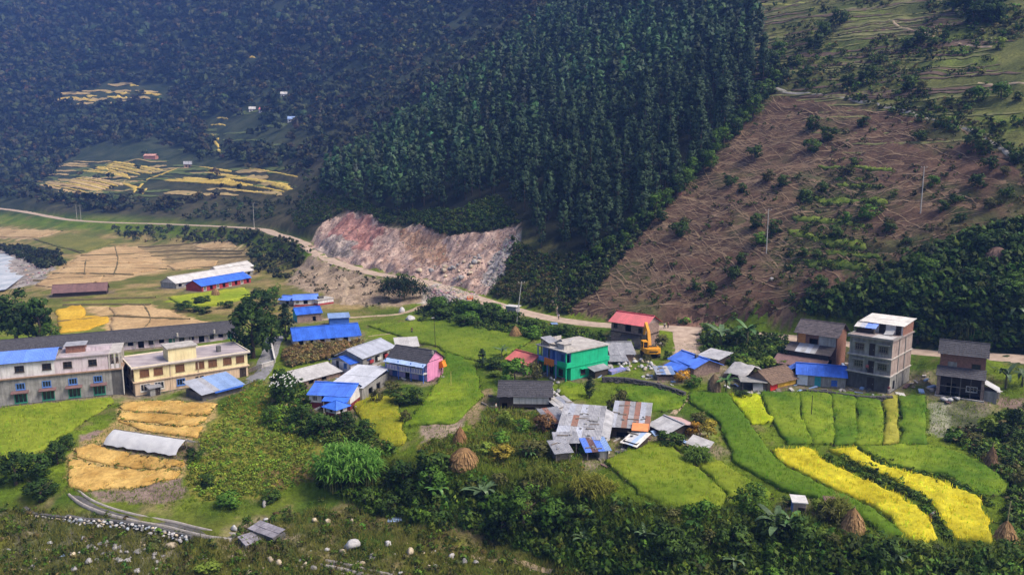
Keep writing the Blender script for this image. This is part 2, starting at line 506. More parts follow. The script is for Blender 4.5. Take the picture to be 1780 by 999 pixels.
for f in FR.values():
    if not f.pad: continue
    dx, dy = GX-f.o.x, GY-f.o.y
    lx = dx*f.ex.x+dy*f.ex.y; ly = dx*f.ey.x+dy*f.ey.y
    ox = np.maximum(np.maximum(-lx, lx-f.L), 0); oy = np.maximum(np.maximum(-ly, ly-f.D), 0)
    k = np.clip(1-(np.hypot(ox, oy)-f.m)/2.2, 0, 1); k = k*k*(3-2*k)
    G = G*(1-k) + f.o.z*k

# ---------------------------------------------------------------- ground colours (albedo by what grows or lies there; hill tones also carry cloud shade)
gx, gy, gz = GX.ravel(), GY.ravel(), G.ravel()
_jx = gx + 1.6*fbm(gx/4, gy/4, 31, 3)*(gy/140); _jy = gy + 2.2*fbm(gx/4, gy/4, 47, 3)*(gy/140)
_n1 = fbm(gx/9, gy/9, 61)[:,None]; _n2 = fbm(gx/2.4, gy/2.4, 71, 3)[:,None]; _n3 = fbm(gx/40, gy/40, 81)[:,None]
def mix(a, b, t): return np.array(a)*(1-t)+np.array(b)*t
_c01 = lambda v: np.clip(v, 0, 1)
gc = mix((.055,.098,.008), (.135,.185,.014), _c01(.5+1.1*_n1))                       # village grass
vm = (_c01((gy-178)/25)*_c01((4.5-gz)/2)*_c01((-28-gx)/15))[:,None]
gc = gc*(1-vm)+vm*mix(mix((.10,.115,.022), (.155,.145,.035), _c01(.5+1.2*_n1)), (.30,.215,.095), _c01(.2+1.5*_n1+.9*_n2))   # stubble and weeds of the far valley floor
gc = mix(gc, (.16,.12,.06), _c01((_n2-.22)*3)*.6)
hill = _c01((gz-7)/5)[:,None]
gc = gc*(1-hill) + hill*mix((.028,.032,.014), (.075,.066,.036), _c01(.5+1.0*_n1+.5*_n2))  # scrub tones kept dark, cloud shade on the hill put into the colour
farm = _c01((gy-480)/120)[:,None]*hill
gc = gc*(1-farm) + farm*mix((.022,.035,.016), (.05,.06,.03), _c01(.5+1.2*_n1))
low = _c01((-6.8-gz)/1.2)[:,None]*(gy < 125)[:,None]
gc = gc*(1-low) + low*mix(mix((.04,.075,.010), (.14,.15,.022), _c01(.5+1.4*_n1)), (.20,.15,.085), _c01((_n2-.12)*3)*.7)
ZONES = {}
def zone(key, px, col_a, col_b, mixer, k=1.0, jit=True):
    poly = xy(px); ZONES[key] = poly
    m = in_poly(_jx if jit else gx, _jy if jit else gy, poly)
    t = _c01(mixer[m]) if hasattr(mixer, 'shape') else mixer
    gc[m] = gc[m]*(1-k) + k*mix(col_a, col_b, t)
SCAR = [(985,540),(1100,400),(1240,250),(1330,165),(1500,190),(1660,215),(1740,270),(1800,330),(1800,400),(1640,440),(1580,480),(1380,545),(1200,562),(1080,558)]
PINES = [(548,330),(575,285),(640,235),(740,165),(820,110),(900,45),(960,-20),(1310,-20),(1325,60),(1340,140),(1240,245),(1100,395),(1040,430),(1010,450),(930,455),(905,390),(860,340),(800,365),(690,372),(600,345)]
zone('upper', [(1330,-30),(2100,-30),(2100,380),(1800,330),(1740,260),(1500,180),(1340,150)], (.052,.066,.020), (.135,.140,.042), .5+1.3*_n1+.5*_n2)
for p in ([(1590,90),(1720,85),(1740,120),(1640,135),(1580,110)], [(1420,90),(1530,60),(1560,90),(1440,115)], [(1560,60),(1700,40),(1730,80),(1600,100)], [(1440,20),(1480,0),(1540,20),(1470,50)],
          [(1700,200),(1790,195),(1790,235),(1720,235)]):
    zone('green_slope', p, (.075,.095,.026), (.125,.155,.034), .5+1.2*_n1)
zone('scar', SCAR, (.095,.058,.038), (.19,.125,.08), .5+.8*_n1+1.0*_n2)
zone('darkscrub', [(1380,552),(1500,488),(1600,446),(1690,408),(1800,390),(2100,400),(2100,660),(1800,640),(1600,600),(1500,560)], (.022,.034,.012), (.06,.075,.024), .5+1.2*_n1+.4*_n2)
zone('terracegrass', [(1370,300),(1550,290),(1555,345),(1500,400),(1500,470),(1370,470),(1365,390),(1400,340)], (.055,.06,.025), (.11,.10,.05), .5+1.3*_n2)
zone('pines', PINES, (.014,.018,.010), (.03,.032,.018), .5+1.2*_n1)
zone('below_pines', [(900,400),(1010,450),(1090,400),(1000,535),(985,545),(880,520),(845,515),(880,470)], (.03,.04,.014), (.085,.08,.03), .5+1.4*_n2)
SLIDE = [(540,430),(560,388),(602,368),(640,372),(668,392),(690,402),(735,392),(770,412),(800,408),(850,405),(893,392),(906,412),(882,462),(846,514),(815,505),(740,484),(650,466),(590,452)]
zone('slide', SLIDE, (.22,.145,.11), (.38,.29,.235), .5+.7*_n1+1.1*_n2)
zone('slide_red', [(572,400),(600,370),(642,374),(665,400),(640,425),(590,420)], (.22,.105,.085), (.33,.185,.145), .5+.9*_n2)
zone('slide_orange', [(690,402),(738,394),(770,415),(790,450),(720,450)], (.25,.14,.085), (.37,.235,.16), .5+.9*_n2)
zone('slide_grey', [(850,500),(840,470),(885,400),(905,412),(880,465),(848,512)], (.25,.235,.225), (.42,.39,.37), .5+1.4*_n2)
zone('slide_grey2', [(545,432),(570,405),(620,415),(610,440),(570,445)], (.20,.17,.155), (.34,.285,.26), .5+1.3*_n2)
zone('spoil', [(500,492),(525,455),(545,444),(600,466),(650,480),(740,498),(750,520),(720,528),(640,535),(600,530),(560,512)], (.21,.155,.105), (.33,.25,.18), .5+1.2*_n2)
zone('rubble', [(735,500),(770,495),(830,515),(790,525),(740,530)], (.26,.23,.20), (.42,.38,.34), .5+1.5*_n2)
zone('ramp', [(1160,566),(1222,570),(1228,585),(1210,618),(1165,618),(1175,590)], (.31,.23,.175), (.42,.32,.25), .5+1.0*_n2)
zone('yard', [(1160,545),(1230,535),(1260,570),(1170,570)], (.20,.11,.08), (.28,.17,.12), .5+1.0*_n2)
zone('hedge', [(720,545),(760,522),(830,525),(920,560),(1000,572),(1060,580),(1050,590),(930,585),(840,572),(770,560)], (.024,.04,.012), (.055,.075,.02), .5+1.2*_n1)
# fields on the far valley floor
S = [((.33,.215,.105),(.47,.33,.17))]
zone('f_a', [(55,497),(110,462),(140,440),(190,428),(240,428),(300,452),(290,470),(230,482),(180,492),(90,503)], *S[0], .5+1.0*_n2)
zone('f_b', [(-60,396),(110,402),(60,416),(-60,416)], (.33,.23,.12), (.46,.33,.19), .5+1.0*_n2)
zone('f_c', [(60,417),(120,407),(205,418),(150,441),(100,431)], (.10,.115,.03), (.17,.17,.04), .5+1.2*_n1)
zone('f_d', [(240,430),(330,422),(430,430),(430,450),(380,466),(300,470),(285,450)], (.17,.125,.062), (.30,.22,.11), .5+1.2*_n2)
zone('f_e', [(335,426),(400,417),(415,432),(350,434)], (.40,.30,.17), (.50,.38,.23), .5+1.0*_n2)
zone('f_g', [(150,532),(240,528),(300,540),(325,552),(380,560),(300,574),(190,582),(180,560)], (.36,.24,.11), (.49,.34,.17), .5+1.0*_n2)
zone('f_h', [(290,517),(370,507),(425,500),(440,516),(380,531),(320,536)], (.16,.22,.016), (.27,.30,.025), .5+1.0*_n1)
zone('f_i', [(115,522),(270,516),(260,531),(108,534)], (.13,.15,.03), (.21,.21,.045), .5+1.0*_n1)
zone('riverbank', [(-80,415),(60,440),(100,465),(60,495),(-80,520)], (.20,.17,.15), (.36,.32,.29), .5+1.4*_n2)
# soil and grass by the near fields
zone('mud1', [(140,758),(190,744),(212,750),(180,770),(150,772)], (.19,.135,.115), (.24,.175,.15), .5+1.0*_n2)
zone('mud2', [(140,858),(240,850),(322,822),(318,862),(240,878),(180,876)], (.17,.125,.10), (.23,.17,.14), .5+1.0*_n2)
zone('straw', [(205,698),(382,700),(350,762),(325,830),(240,852),(120,850),(120,790),(200,730)], (.26,.19,.075), (.38,.275,.11), .5+1.0*_n2)
zone('meadow', [(330,780),(380,720),(480,725),(560,750),(555,830),(480,860),(360,870),(325,840)], (.10,.105,.02), (.20,.19,.035), .5+1.3*_n2)
zone('meadow_brown', [(440,815),(500,800),(545,800),(550,840),(470,850)], (.13,.085,.035), (.19,.14,.05), .5+1.0*_n2)
zone('vegbed', [(735,740),(760,710),(805,705),(818,720),(790,760),(730,768)], (.21,.16,.12), (.28,.215,.165), .5+1.0*_n2)
zone('path_soil', [(815,690),(845,672),(855,690),(835,725),(820,745),(812,720)], (.20,.15,.08), (.28,.21,.115), .5+1.0*_n2)
zone('yellowgrass', [(718,775),(790,765),(835,790),(815,808),(722,808)], (.17,.145,.03), (.27,.21,.05), .5+1.2*_n2)
zone('garden', [(1612,702),(1650,700),(1652,722),(1645,765),(1612,755)], (.17,.18,.12), (.26,.25,.18), .5+1.3*_n2)
zone('garden2', [(1652,698),(1722,702),(1700,745),(1650,760)], (.05,.06,.03), (.12,.12,.07), .5+1.3*_n2)
zone('yard2', [(1725,690),(1800,690),(1800,720),(1735,712)], (.16,.11,.09), (.22,.16,.13), .5+1.0*_n2)
zone('farside', [(0,880),(60,880),(130,895),(320,930),(320,1010),(0,1010)], (.07,.085,.026), (.19,.165,.115), .3+1.2*_n2)
for f in FR.values():                                  # trodden earth round the houses
    if not f.pad or f.o.y > 260: continue
    dx, dy = gx-f.o.x, gy-f.o.y; lx = dx*f.ex.x+dy*f.ex.y; ly = dx*f.ey.x+dy*f.ey.y
    ds = np.hypot(np.maximum(np.maximum(-lx, lx-f.L), 0), np.maximum(np.maximum(-ly, ly-f.D), 0))
    k = np.clip(1.15-ds/2.6+.9*fbm(gx/2, gy/2, 777), 0, .85)[:,None]
    gc = gc*(1-k)+k*mix((.15,.115,.075), (.25,.20,.145), _c01(.5+_n2))

tm = bpy.data.materials.new('ground'); tm.use_nodes = True
def ground_material(m):
    nt = m.node_tree; N = nt.nodes; L = nt.links; b = N['Principled BSDF']
    b.inputs['Roughness'].default_value = .95; b.inputs['Specular IOR Level'].default_value = .1
    at_ = N.new('ShaderNodeVertexColor'); at_.layer_name = 'Col'
    tc = N.new('ShaderNodeTexCoord')
    def noise(sc, det):
        n = N.new('ShaderNodeTexNoise'); n.inputs['Scale'].default_value = sc; n.inputs['Detail'].default_value = det; n.inputs['Roughness'].default_value = .7
        L.new(tc.outputs['Object'], n.inputs['Vector']); return n.outputs[0]
    def rng(v, lo, hi, a, bb):
        r = N.new('ShaderNodeMapRange'); r.inputs[1].default_value, r.inputs[2].default_value, r.inputs[3].default_value, r.inputs[4].default_value = lo, hi, a, bb
        L.new(v, r.inputs[0]); return r.outputs[0]
    f = rng(noise(1.6, 6), .3, .7, .55, 1.4); g = rng(noise(.22, 5), .3, .7, .75, 1.25)
    mu = N.new('ShaderNodeMath'); mu.operation = 'MULTIPLY'; L.new(f, mu.inputs[0]); L.new(g, mu.inputs[1])
    sc = N.new('ShaderNodeVectorMath'); sc.operation = 'SCALE'; L.new(at_.outputs[0], sc.inputs[0]); L.new(mu.outputs[0], sc.inputs['Scale'])
    L.new(sc.outputs[0], b.inputs['Base Color'])
    bp = N.new('ShaderNodeBump'); bp.inputs['Strength'].default_value = .7; bp.inputs['Distance'].default_value = .35
    L.new(noise(1.1, 8), bp.inputs['Height']); L.new(bp.outputs[0], b.inputs['Normal'])
ground_material(tm)
_ii, _jj = np.meshgrid(np.arange(NU-1), np.arange(NW-1), indexing='ij')
_a = (_ii*NW+_jj).ravel()
TV = np.stack([gx, gy, G.ravel()], -1)
# landslide and spoil are broken ground: rougher relief on the mesh itself
def gully(keys, amp):
    global G
    for k in keys:
        m = in_poly(_jx, _jy, ZONES[k]); a = -.713*gx[m]+.70*gy[m]; b = .70*gx[m]+.713*gy[m]
        TV[m,2] += amp*(fbm(a/3.2, b/16, 95, 4)+.6*fbm(a/1.3, b/7, 97, 3))
    G = TV[:,2].reshape(NU, NW).copy()
def roughen(keys, amp, sc):
    global G
    for k in keys:
        m = in_poly(_jx, _jy, ZONES[k])
        TV[m,2] += amp*fbm(gx[m]/sc, gy[m]/sc, 91, 4)
    G = TV[:,2].reshape(NU, NW).copy()
_mz = in_poly(_jx, _jy, ZONES['slide']); _dz = seg_dist(_jx[_mz], _jy[_mz], ZONES['slide']+ZONES['slide'][:1])[0]
TV[_mz,2] -= 2.6*np.clip(_dz/3.0, 0, 1)          # the slip has eaten into the slope
roughen(['slide','spoil','rubble'], .9, 5.0)
gully(['slide','spoil'], 1.5)
roughen(['farside','riverbank'], .5, 2.2)
roughen(['upper','darkscrub'], .8, 4.0)
terr = np_mesh('terrain', TV, np.stack([_a, _a+NW, _a+NW+1, _a+1], -1), np.clip(gc, .005, .9), smooth=True)
terr.materials.append(tm)
tag(link('terrain', terr), kind='structure')

# road, ramp and trodden paths
road_mat = M('road_dirt', (.47,.36,.28), (.31,.23,.175), scale=.6, bump=.4, bscale=3, rough=.95)
path_mat = M('path_dirt', (.42,.32,.22), (.28,.21,.14), scale=.8, bump=.3, rough=.95)
track_mat = M('track_soil', (.27,.185,.115), (.15,.10,.062), scale=.35, bump=.3, rough=.95)
ribbon('road', ROAD, 2.9, road_mat, lift=.14, nx=8, wob=.12)
ribbon('road', RAMP, 2.3, road_mat, lift=.10, nx=6, wob=.2)
def px_path(px, halfw, mat, name='footpath', lift=.08, step=1.2, **k):
    return ribbon(name, smooth_line([at(*p) for p in px], step), halfw, mat, lift=lift, **k)
px_path([(560,556),(600,552),(650,549),(690,546),(720,538),(745,528)], 1.1, path_mat, 'lane', nx=5)
px_path([(595,530),(602,510),(604,495),(598,482)], .6, path_mat)
px_path([(962,482),(967,500),(966,515),(960,522),(968,535),(972,552)], .35, path_mat)
px_path([(1170,720),(1185,702),(1198,688),(1203,682)], .45, path_mat)
px_path([(1345,155),(1420,165),(1500,178),(1560,190),(1640,213),(1700,232),(1740,258),(1760,275)], .55, M('stone_path', (.33,.31,.29), (.20,.185,.17), scale=1.2), lift=.2, wob=.5)
px_path([(1545,35),(1560,45),(1610,58),(1640,70),(1680,80),(1725,82)], .5, path_mat, lift=.2)
px_path([(1700,145),(1790,147)], .4, path_mat, lift=.2)
px_path([(1225,3),(1280,5),(1400,6)], .7, M('ridge_grass', (.30,.30,.06), (.20,.20,.05), scale=.6), lift=.3)
px_path([(820,965),(870,972),(930,985),(960,992)], .4, path_mat)
px_path([(640,585),(700,578),(760,573),(800,570)], .2, path_mat)

# the river seen at the left edge
rv = MB(); _rp = [on_plane(px, py, -4.1) for px, py in ((-260,440),(-40,440),(8,441),(30,450),(46,462),(48,474),(30,488),(10,503),(-40,510),(-260,522))]
rv.add([(p.x, p.y, p.z) for p in _rp], [tuple(range(len(_rp)))])
rv.build('river', M('river_water', (.72,.74,.78), (.40,.45,.52), scale=.16, rough=.25, bump=.8, bscale=.5, stretch=(1,.4,1)))['kind'] = 'structure'
# ---------------------------------------------------------------- buildings
PANE = M('pane', (.028,.034,.045), (.015,.018,.024), rough=.12, bump=0, spec=.6)
DARK = M('dark_inside', (.018,.016,.015), (.01,.009,.009), rough=1, bump=0, spec=.05)
WOODB = M('brown_wood', (.20,.095,.045), (.12,.055,.028), scale=4, stretch=(1,1,.2))
WOODD = M('dark_wood', (.055,.04,.03), (.03,.022,.018), scale=4)
WOODG = M('grey_wood', (.22,.19,.16), (.12,.10,.085), scale=4)
BLUEF = M('blue_frame', (.10,.22,.55), (.07,.16,.42), scale=3)
BLUEW = M('blue_wood', (.05,.15,.55), (.04,.10,.38), scale=3)
WHITEF = M('white_frame', (.62,.60,.57), (.45,.43,.41), scale=3)
GREEND = M('green_door', (.04,.26,.17), (.03,.17,.115), scale=3)
TEALF = M('teal_paint', (.04,.36,.42), (.03,.25,.30), scale=3)
GREYC = M('grey_cement', (.34,.33,.32), (.215,.208,.202), scale=.9, coord='World', detail=7, streak=0.45)
DARKC = M('dark_cement', (.13,.125,.125), (.07,.068,.068), scale=.7, coord='World', detail=7, streak=0.40)
WHITEW = M('white_wall', (.72,.70,.71), (.56,.51,.54), scale=.5, coord='World', detail=7, streak=0.35)
PINKW = M('pinkish_white_wall', (.68,.60,.64), (.52,.42,.47), scale=.45, coord='World', detail=7, streak=0.35)
CREAM = M('cream_wall', (.78,.68,.40), (.68,.57,.32), scale=.5, coord='World', detail=7, streak=0.22)
PEACH = M('peach_wall', (.66,.49,.34), (.50,.38,.27), scale=.5, coord='World', detail=7, streak=0.35)
MAROON = M('maroon_wall', (.20,.028,.035), (.13,.02,.025), scale=1, streak=0.30)
REDW = M('red_wall', (.36,.045,.05), (.24,.03,.035), scale=1)
PINK = M('pink_wall', (.78,.30,.52), (.62,.23,.42), scale=.8, streak=0.20)
VIOLET = M('violet_wall', (.42,.36,.68), (.30,.26,.52), scale=.8)
GREENW = M('emerald_wall', (.012,.48,.24), (.009,.37,.19), scale=.6, coord='World', detail=6, streak=0.25)
BLUEWALL = M('light_blue_wall', (.19,.29,.68), (.13,.21,.52), scale=.8, streak=0.30)
BRICKM = M('brick_wall', (.30,.145,.105), (.17,.085,.065), scale=3.5, coord='World', detail=8, bump=.5)
STONEW = M('stone_wall', (.33,.235,.20), (.165,.115,.10), scale=2.4, coord='World', detail=8, bump=.8)
PINKSTONE = M('unplastered_side', (.44,.35,.32), (.31,.235,.21), scale=1.1, coord='World', detail=8, bump=.5, streak=0.40)
MUDW = M('mud_wall', (.33,.22,.155), (.21,.14,.10), scale=1.2, coord='World')
SLATE = M('slate', (.078,.075,.086), (.045,.043,.05), scale=1.6, coord='World', rnd=.1, rough=.7)
SLATEB = M('brownish_slate', (.12,.10,.105), (.06,.052,.056), scale=1.2, coord='World', rnd=.15, rough=.75)
BROWNT = M('brown_thatch', (.19,.125,.09), (.105,.07,.052), scale=2, coord='World')
def tin(key, c1, c2, rnd=.11, sc=.5, rough=.5): return M(key, c1, c2, scale=sc, coord='World', rnd=rnd, rough=rough, bump=.08, detail=7, spec=.4, streak=.22)
BLUETIN = tin('blue_tin', (.055,.18,.72), (.035,.115,.52))
BLUETIN2 = tin('pale_blue_tin', (.16,.29,.80), (.12,.23,.68))
SKYTIN = tin('light_blue_tin', (.27,.38,.62), (.20,.30,.52))
SILVER = tin('silver_tin', (.46,.48,.55), (.36,.38,.45))
GREYTIN = tin('grey_tin', (.40,.40,.43), (.25,.25,.275), rnd=.14, sc=.9)
WHITETIN = tin('white_tin', (.62,.60,.59), (.46,.44,.43), rnd=.08)
REDTIN = tin('red_tin', (.52,.07,.10), (.42,.055,.08))
REDTIN2 = tin('faded_red_tin', (.50,.11,.10), (.36,.075,.075))
RUST = tin('rusty_tin', (.34,.145,.10), (.26,.17,.135), rnd=.15, sc=1.2, rough=.8)
BROWNTIN = tin('brown_tin', (.21,.115,.11), (.13,.075,.075), rnd=.1, sc=1.2, rough=.7)
TARP = M('grey_tarp', (.42,.41,.41), (.28,.27,.275), scale=.9, coord='World', rough=.7, bump=.6)
FILM = M('plastic_film', (.80,.80,.82), (.66,.66,.69), scale=.6, coord='World', rough=.4, bump=.3, transl=.35)
CONCR = M('roof_concrete', (.44,.385,.40), (.25,.215,.235), scale=.32, coord='World', detail=8, stretch=(1,2.2,1))
CONCL = M('pale_concrete', (.52,.49,.46), (.36,.33,.31), scale=.6, coord='World', detail=7, streak=0.35)

def facade(mb, L, z0, z1, ops, T, reveal=.18):
    """wall rectangle with real openings; T maps (along, into, up) to local coordinates"""
    xs = sorted({0, L, *[v for o in ops for v in (o[0], o[1])]}); zs = sorted({z0, z1, *[v for o in ops for v in (o[2], o[3])]})
    xs = [x for x in xs if -1e-6 <= x <= L+1e-6]; zs = [z for z in zs if z0-1e-6 <= z <= z1+1e-6]
    for i in range(len(xs)-1):
        for j in range(len(zs)-1):
            cx, cz = (xs[i]+xs[i+1])/2, (zs[j]+zs[j+1])/2
            if any(o[0] < cx < o[1] and o[2] < cz < o[3] for o in ops): continue
            mb.add([T(xs[i],0,zs[j]),T(xs[i+1],0,zs[j]),T(xs[i+1],0,zs[j+1]),T(xs[i],0,zs[j+1])], [(0,1,2,3)])
    for o in ops:
        a, b, c, d = o[:4]; r = reveal
        mb.add([T(a,0,c),T(b,0,c),T(b,0,d),T(a,0,d),T(a,r,c),T(b,r,c),T(b,r,d),T(a,r,d)], [(0,4,5,1),(1,5,6,2),(2,6,7,3),(3,7,4,0)])

def opening_parts(root, o, T, kinds):
    a, b, c, d, kind = o
    w, h = b-a, d-c
    def tbox(mb, s0, s1, y0, y1, q0, q1):
        P = [T(s0,y0,q0),T(s1,y0,q0),T(s1,y1,q0),T(s0,y1,q0),T(s0,y0,q1),T(s1,y0,q1),T(s1,y1,q1),T(s0,y1,q1)]
        mb.add(P, [(0,3,2,1),(4,5,6,7),(0,1,5,4),(1,2,6,5),(2,3,7,6),(3,0,4,7)])
    k = kinds[kind]
    if k['type'] == 'hole':
        mb = MB(); tbox(mb, a-.05, b+.05, k.get('deep',.9), k.get('deep',.9)+.05, c-.02, d+.05)
        mb.build('doorway' if h > 1.7 else 'opening', DARK, root); return
    fm, t = k['frame'], k.get('t', .09)
    mb = MB()
    for s0, s1, q0, q1 in ((a-.04,a+t,c-.04,d+.04),(b-t,b+.04,c-.04,d+.04),(a+t,b-t,d-t,d+.04),(a+t,b-t,c-.04,c+t)): tbox(mb, s0, s1, -.05, .12, q0, q1)
    n = k.get('mull', 1)
    for i in range(1, n+1):
        x = a+w*i/(n+1); tbox(mb, x-.03, x+.03, -.02, .10, c+t, d-t)
    if k.get('bar'): tbox(mb, a+t, b-t, -.015, .095, c+h*.62-.03, c+h*.62+.03)
    if k.get('sill', True) and k['type'] != 'door': tbox(mb, a-.1, b+.1, -.14, .0, c-.10, c-.045)
    if k['type'] == 'door':
        fo = mb.build('door', fm, root)
        p = MB(); tbox(p, a+t, b-t, .06, .115, c, d-t); p.build('door_leaf', k['pane'], fo)
        hd = MB(); tbox(hd, b-t-.16, b-t-.08, .0, .06, c+h*.45, c+h*.52); hd.build('door_handle', GREYC, fo)
    else:
        fo = mb.build('window', fm, root)
        if k['type'] == 'shutter':
            for i in range(n+1):
                x0, x1 = a+t+.005 if i == 0 else a+w*i/(n+1)+.032, b-t-.005 if i == n else a+w*(i+1)/(n+1)-.032
                p = MB(); tbox(p, x0, x1, .02, .07, c+t, d-t)
                for q in range(4):
                    z = c+t+(h-2*t)*(q+.5)/4; tbox(p, x0+.04, x1-.04, -.005, .02, z-.03, z+.03)
                p.build('shutter', k['pane'], fo)
        else:
            p = MB(); tbox(p, a+t, b-t, .105, .125, c+t, d-t); p.build('pane', k['pane'], fo)
    if k.get('hood'):
        mb = MB(); tbox(mb, a-.3, b+.3, -.55, -.01, d+.28, d+.36); mb.build('sun_hood', k.get('hoodmat', GREYC), root)

KINDS = {
 'hole': dict(type='hole'), 'deep': dict(type='hole', deep=1.6),
 'brownshutter': dict(type='shutter', frame=WOODB, pane=WOODB, mull=1), 'blueglass': dict(type='glass', frame=BLUEF, pane=PANE, mull=2),
 'darkglass': dict(type='glass', frame=WOODD, pane=PANE, mull=1, bar=True), 'whiteglass': dict(type='glass', frame=WHITEF, pane=PANE, mull=2),
 'greyglass': dict(type='glass', frame=WOODG, pane=PANE, mull=3, bar=True, hood=True, hoodmat=None), 'greendoor': dict(type='door', frame=GREEND, pane=GREEND),
 'greenglass': dict(type='glass', frame=GREEND, pane=PANE, mull=2, t=.08), 'bluedoor': dict(type='door', frame=BLUEW, pane=BLUEW), 'browndoor': dict(type='door', frame=WOODB, pane=WOODD),
 'blueshutter': dict(type='shutter', frame=BLUEW, pane=BLUEW), 'tealdoor': dict(type='door', frame=TEALF, pane=TEALF), 'maroondoor': dict(type='door', frame=MAROON, pane=WOODD),
 'reddoor': dict(type='door', frame=REDW, pane=WOODD), 'redshutter': dict(type='shutter', frame=REDW, pane=WOODB), 'darkdoor': dict(type='door', frame=WOODD, pane=WOODD)}
KINDS['greyglass']['hoodmat'] = CONCL

def sides(L, D, y0=0):
    return {'front': (L, lambda s, i, z: (s, y0+i, z)), 'right': (D-y0, lambda s, i, z: (L-i, y0+s, z)),
            'left': (D-y0, lambda s, i, z: (i, D-s, z)), 'back': (L, lambda s, i, z: (L-s, D-i, z))}

def storey(root, L, D, z0, z1, mat, ops=None, name='wall', y0=0, mats=None, skip=()):
    """ops: {'front': [(fraction, width, sill, height, kind), ...]}"""
    ops = ops or {}
    mb = MB(); per = {}
    for sd, (ln, T) in sides(L, D, y0).items():
        if sd in skip: continue
        oo = []
        for (fc, w, sill, hh, kind) in ops.get(sd, []):
            w = min(w, ln*.9); a = min(max(fc*ln-w/2, .05), ln-w-.05); top = min(z0+sill+hh, z1-.06)
            oo.append((a, a+w, z0+sill+.001, top, kind))
        tgt = mb
        if mats and sd in mats: tgt = per.setdefault(sd, MB())
        facade(tgt, ln, z0, z1, oo, T)
        for o in oo: opening_parts(root, o, T, KINDS)
    if mb.v: mb.build(name, mat, root)
    for sd, m2 in per.items(): m2.build(name, mats[sd], root)

def slab(root, x0, x1, y0, y1, z0, z1, mat, name='floor_slab'):
    return MB().box(x0, x1, y0, y1, z0, z1).build(name, mat, root)

def sheet_mesh(w, ln, waves=5, amp=.035, lap=.05, seg=2):
    """one corrugated sheet lying in x (width) and y (slope), thickness 2 cm, slightly bent"""
    V, F = [], []
    n = waves*2; xs = np.linspace(-lap/2, w+lap/2, n+1)
    for layer in (0, 1):
        for j in range(seg+1):
            for i, x in enumerate(xs):
                V.append((x, ln*j/seg, (amp if i % 2 else -amp) - .02*layer))
    st = (seg+1)*(n+1)
    for j in range(seg):
        for i in range(n):
            a = j*(n+1)+i
            F.append((a, a+1, a+n+2, a+n+1)); 
            F.append((st+a, st+a+n+1, st+a+n+2, st+a+1))
    for i in range(n):
        F.append((i, st+i, st+i+1, i+1)); a = seg*(n+1)+i; F.append((a, a+1, st+a+1, st+a))
    me = bpy.data.meshes.new('roof_sheet'); me.from_pydata(V, [], F); me.update()
    return me

def sheet_roof(root, e0, e1, r0, mat, n=None, name='roof_sheet', mats=None, jit=.02, ramp=None, rows=1):
    """corrugated sheets side by side from the eave e0-e1 up towards r0 (above e0); mats: {index: material}"""
    e0, e1, r0 = Vector(e0), Vector(e1), Vector(r0)
    ex = e1-e0; W = ex.length; ex.normalize(); ey = r0-e0; Ls = ey.length; ey.normalize()
    ez = ex.cross(ey).normalized(); ey2 = ez.cross(ex)
    n = n or max(2, round(W/1.0)); w = W/n; ll = Ls/rows
    skew = ey.dot(ex)
    cache = {}
    for rr in range(rows):
        for i in range(n):
            m = (mats or {}).get((rr, i), (mats or {}).get(i, mat))
            if m.name not in cache:
                me = sheet_mesh(w, ll+(.15 if rows > 1 else 0)); me.materials.append(m)
                if abs(skew) > .02:
                    for v in me.vertices: v.co.x += v.co.y*skew
                cache[m.name] = me
            o = bpy.data.objects.new(name, cache[m.name]); COL.objects.link(o); o.parent = root
            p = e0+ex*(w*i)+ey*(ll*rr)+ez*(random.uniform(0, jit)+.012*(i % 2)+.03*rr)
            R = Matrix((ex, ey2, ez)).transposed().to_4x4()
            R = R @ Matrix.Rotation(random.uniform(-jit, jit)*.4, 4, 'Z')
            o.matrix_local = Matrix.Translation(p) @ R
def slate_roof(root, e0, e1, r0, mat, course=.42, name='roof', thick=.05):
    e0, e1, r0 = Vector(e0), Vector(e1), Vector(r0)
    ex = e1-e0; W = ex.length; ex.normalize(); ey = r0-e0; Ls = ey.length; ey.normalize(); ez = ex.cross(ey).normalized()
    mb = MB(); n = max(3, int(Ls/course)); c = Ls/n
    for j in range(n):
        x = -random.uniform(0, .5)
        while x < W:
            w = random.uniform(.45, .85); x0, x1 = max(0, x), min(W, x+w-.02); x += w
            if x1-x0 < .1: continue
            lift = .03+random.uniform(0, .03); dn = random.uniform(-.05, .05)
            a = e0+ex*x0+ey*(c*j+dn)+ez*(lift+thick); b = e0+ex*x1+ey*(c*j+dn)+ez*(lift+thick)
            tp = ey*(c*1.12-dn)-ez*(lift*.9)
            V = [a, b, b+tp, a+tp]; V += [p-ez*thick for p in V]
            mb.add(V, [(0,1,2,3),(7,6,5,4),(0,4,5,1),(1,5,6,2),(3,2,6,7),(3,7,4,0)])
    return mb.build(name, mat, root)

